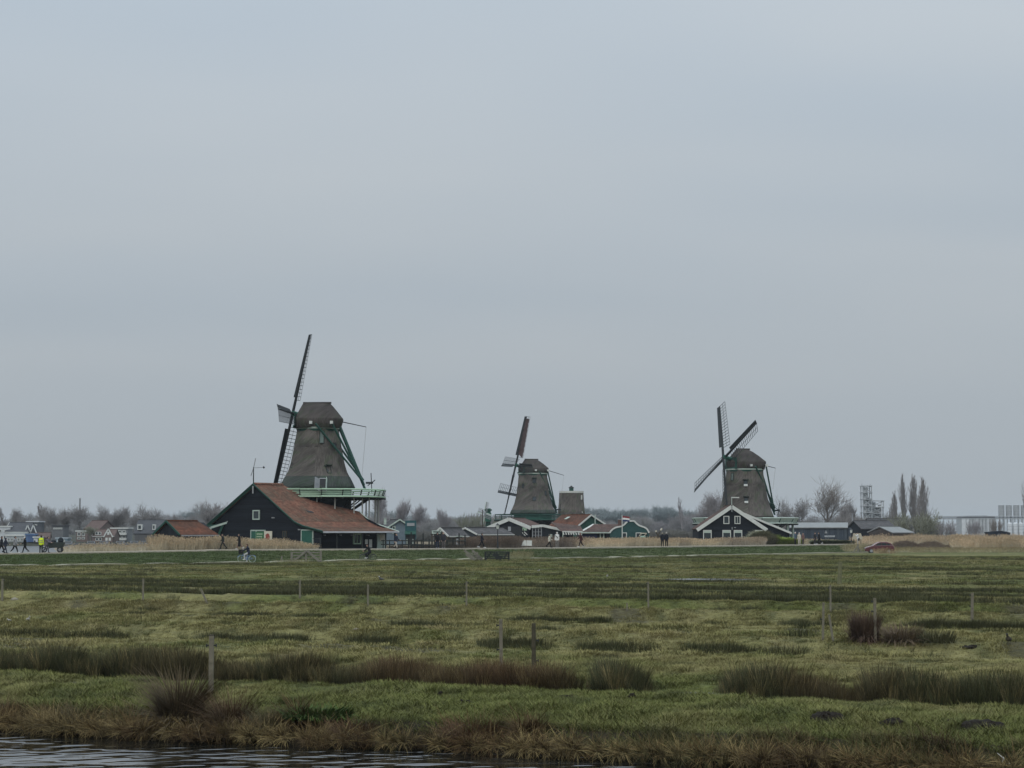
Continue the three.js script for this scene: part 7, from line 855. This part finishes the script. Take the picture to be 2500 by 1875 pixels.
{ // gates and rails near the dike
  const T = (name, label, cat, px, py) => thing(name, label, cat, postAt(px, py)), g = mottled([0.19, 0.178, 0.145], 1, 0.4, 0.9), d = 186, s = S2(d);
  let t = T('gate', 'grey wooden field gate with two diagonal braces in front of the big barn', 'gate', 747, 1372); const gx = (px) => (px - 747) * S2(-t.position.z), gh = (n) => n * S2(-t.position.z);
  for (const px of [712, 747, 783]) part('post', box(0.2, gh(px === 747 ? 25 : px === 783 ? 29 : 23), 0.16, gx(px), gh(13), 0), g, t); part('brace', beam([gx(716), 0.05, 0.1], [gx(748), gh(27), 0.1], 0.2), g, t); part('brace', beam([gx(750), gh(27), 0.1], [gx(780), 0.05, 0.1], 0.2), g, t); for (const h of [9, 16, 23]) part('rail', box(gh(70), 0.1, 0.06, gx(747), gh(h), -0.06), g, t); part('post', box(0.12, gh(15), 0.12, gx(688), gh(7), 0), g, t);
  t = T('stile', 'light wooden stile with two sloping handrails at the foot of the dike', 'stile', 1161, 1369); { const q = S2(-t.position.z), X = (px) => (px - 1161) * q; for (const z of [0, -0.9]) { const o = z ? 18 : 0; part('handrail', beam([X(1134 + o), 25 * q, z], [X(1160 + o), 2 * q, z], 0.22, 0.12), pathM2(), t); part('handrail', beam([X(1137 + o), 15 * q, z], [X(1158 + o), 0 * q, z], 0.17, 0.1), pathM2(), t); } part('post', box(0.18, 21 * q, 0.16, X(1165), 10 * q, -0.3), g, t); for (let i = 0; i < 4; i++) part('step', box(0.7, 0.07, 0.9, X(1146 + i * 6), (18 - i * 4.5) * q, -0.45), g, t); part('post', box(0.14, 18 * q, 0.14, X(1186), 6 * q, -0.9), g, t); }
  function pathM2() { return g; }
  t = T('gate', 'dark low wooden gate below the left-hand street lamp', 'gate', 1213, 1368); { const q = S2(-t.position.z), X = (px) => (px - 1213) * q; for (const px of [1185, 1213, 1242]) part('post', box(0.18, 22 * q, 0.16, X(px), 10 * q, 0), M.gateDark, t); for (const h of [5, 10, 15, 20]) part('rail', box(56 * q, 0.13, 0.07, X(1213), h * q, 0.05), M.gateDark, t); part('brace', beam([X(1187), 0.1, 0.1], [X(1200), 21 * q, 0.1], 0.12), M.gateDark, t); part('brace', beam([X(1229), 0.1, 0.1], [X(1240), 21 * q, 0.1], 0.12), M.gateDark, t); part('brace', beam([X(1204), 15 * q, 0.1], [X(1224), 4 * q, 0.1], 0.4, 0.05), M.gateDark, t); }
  t = T('gate', 'grey wooden A-shaped brace at the right end of the dike', 'gate', 2090, 1350); { const q = S2(-t.position.z); part('post', box(0.2, 22 * q, 0.18, 5 * q, 9 * q, 0), g, t); part('brace', beam([-8 * q, 0, 0.1], [4 * q, 17 * q, 0.1], 0.12), g, t); part('brace', beam([14 * q, 0, 0.1], [6 * q, 12 * q, 0.1], 0.1), g, t); }
  // dark rail fence along the far side of the path
  const p0 = onPath(1010, 3.2); t = thing('rail_fence', 'dark two-rail wooden fence behind the path, left of the brush screen', 'fence', p0); { const pts = []; for (let px = 1004; px <= 1136; px += 14.6) { const p = onPath(px, 3.2 - (px > 1100 ? 0.5 : 0)); pts.push([p[0] - p0[0], p[1] - p0[1], p[2] - p0[2]]); } const hh = [1.9, 1.0, 1.75, 1.0, 1.0, 1.9, 1.0, 1.2, 1.75, 1.6]; pts.forEach((p, i) => part('post', box(0.16, hh[i % 10], 0.16, p[0], p[1] + hh[i % 10] / 2, p[2]), M.gateDark, t)); for (let i = 0; i + 1 < pts.length; i++) for (const h of [0.35, 0.85]) part('rail', beam(add3(pts[i], [0, h, 0.1]), add3(pts[i + 1], [0, h, 0.1]), 0.13, 0.06), M.gateDark, t); }
  const fp = onPath(946, 4.2); t = thing('rail_fence', 'short dark fence and bench under the right end of the barn roof', 'fence', fp); for (let i = 0; i < 7; i++) part('post', box(0.12, 1.0, 0.12, i * 0.75 - 0.5, 0.5, 0), M.gateDark, t); for (const h of [0.45, 0.9]) part('rail', box(5.0, 0.12, 0.06, 1.75, h, 0.09), M.gateDark, t);
  const st = onPath(782, 1.9); t = thing('step_rail', 'thin dark handrail beside the green side door of the big barn', 'handrail', st); part('post', rod([0, 0, 0], [0, 1.25, 0], 0.06), M.gateDark, t); for (const h of [0.5, 1.15]) part('rail', rod([0, h, 0], [-0.9, h, 0], 0.03), M.gateDark, t);
  // white double board on the path
  const ab = onPath(1285, 1.6); t = thing('sign_board', 'white double-panel sign leaning in the reeds left of the cream jacket', 'sign', ab, 0.05); for (const x of [-0.35, 0.35]) part('panel', box(0.66, 0.66, 0.05, x, 0.55, 0, 0, x * -0.15), M.white, t); for (const x of [-0.3, 0.3]) part('leg', box(0.06, 0.5, 0.06, x, 0.1, -0.05), M.darkWood, t);
}
{ // lamps, poles
  const lamp = (label, px, top, off, hd) => { const p = onPath(px, off), d = -p[2], h = YY(top, d) - p[1], t = thing('street_lamp', label, 'street lamp', p); part('pole', [rod([0, 0, 0], [0, h - 0.55, 0], 0.085, 0.05, 10), rod([0, 0, 0], [0, 0.7, 0], 0.13, 0.1, 10)], M.iron, t); const l = part('lantern', [rod([0, h - 0.55, 0], [0, h - 0.12, 0], 0.15, hd, 6)], M.white, t); part('lantern_roof', [rod([0, h - 0.12, 0], [0, h + 0.12, 0], hd + 0.06, 0.03, 6)], M.iron, l); };
  lamp('black street lamp with white lantern in front of the market barn', 1215, 1280, -1.9, 0.24); lamp('black street lamp with white lantern at the right end of the path', 2078, 1292, -1.9, 0.2);
  const p = [XD(1178, 320), 0.8, -320], t = thing('pole', 'tall thin dark pole between the sheds and the market barn', 'pole', p); part('shaft', rod([0, 0, 0], [0, YY(1245, 320) - 0.8, 0], 0.1, 0.07), M.darkWood, t); part('bracket', box(0.3, 0.06, 0.06, 0.1, YY(1250, 320) - 0.8, 0), M.iron, t);
}
{ // birds and pale stones
  const dull = mottled([0.34, 0.33, 0.3], 0.3, 0.4);
  const bird = (label, px, py, sc, body, head, turn) => { const t = thing('bird', label, 'bird', postAt(px, py), turn); t.scale.setScalar(sc); part('body', field([[[0, 0.24, -0.16], [0, 0.27, 0.1], 0.05, 0.10], [[0, 0.22, -0.28], [0, 0.24, -0.1], 0.015, 0.07], [[0, 0.27, 0.1], [0, 0.42, 0.2], 0.06, 0.032], [[0, 0.42, 0.2], [0, 0.44, 0.22], 0.042, 0.04], [[0, 0.435, 0.24], [0, 0.425, 0.31], 0.017, 0.008]], 0.016, 0.03), body, t); part('head', field([[[0, 0.42, 0.2], [0, 0.445, 0.22], 0.045, 0.044]], 0.012, 0.01), head, t); for (const x of [-0.04, 0.04]) part('leg', [rod([x, 0, 0.02], [x, 0.2, 0.0], 0.008, 0.011, 6), box(0.04, 0.01, 0.07, x, 0.005, 0.045)], M.darkWood, t); };
  bird('dark brown bird with black head standing at the right edge of the meadow', 2464, 1577, 0.72, mottled([0.055, 0.048, 0.035], 0.3, 0.5), M.dark, -0.6); bird('white bird at the left, in front of a dark rush row', 68, 1521, 0.48, dull, dull, 0.8); bird('small white bird lying low at the left edge', 22, 1522, 0.3, dull, dull, -1.2); bird('tiny white bird far out in the middle of the meadow', 1315, 1397, 0.45, dull, dull, 1.2); bird('black-and-white bird in the far meadow below the dark bicycle', 931, 1422, 0.75, mottled([0.1, 0.1, 0.1], 0.3, 0.6), M.white, -1.0);
  bird('upright white bird left of the pale strip of water', 1482, 1413, 0.6, dull, dull, 0.2);
  const rock = (label, px, py, w, c) => { const g = new THREE.IcosahedronGeometry(1, 3), a = g.attributes.position; for (let i = 0; i < a.count; i++) { const x = a.getX(i), y = a.getY(i), z = a.getZ(i), k = 0.75 + 0.5 * fbm(x * 1.5 + px, z * 1.5 + y, 3); a.setXYZ(i, x * w / 2 * k, Math.max(-0.2, y) * w * 0.28 * k, z * w * 0.35 * k); } g.computeVertexNormals(); const m = part('stone', g, mottled(c, 0.3, 0.4), scene); tag(m, label, 'stone'); m.position.set(...postAt(px, py)); };
  rock('pale rounded stone in the meadow near the left edge', 35, 1467, 0.34, [0.24, 0.22, 0.17]); rock('small pale stone left of the middle posts', 870, 1541, 0.24, [0.17, 0.15, 0.11]);
  const t = thing('driftwood', 'whitish split branch sticking up at the lower right corner of the bank', 'branch', postAt(2447, 1873)); part('branch', [rod([-0.05, -0.05, 0], [0.02, 0.12, 0.02], 0.02, 0.012, 7), rod([0.02, 0.12, 0.02], [-0.08, 0.2, 0.03], 0.014, 0.004, 6), rod([-0.02, 0.02, 0], [0.12, 0.05, 0.04], 0.016, 0.006, 6)], mottled([0.5, 0.49, 0.45], 0.3, 0.4), t);
}

renderer.render(scene, camera);
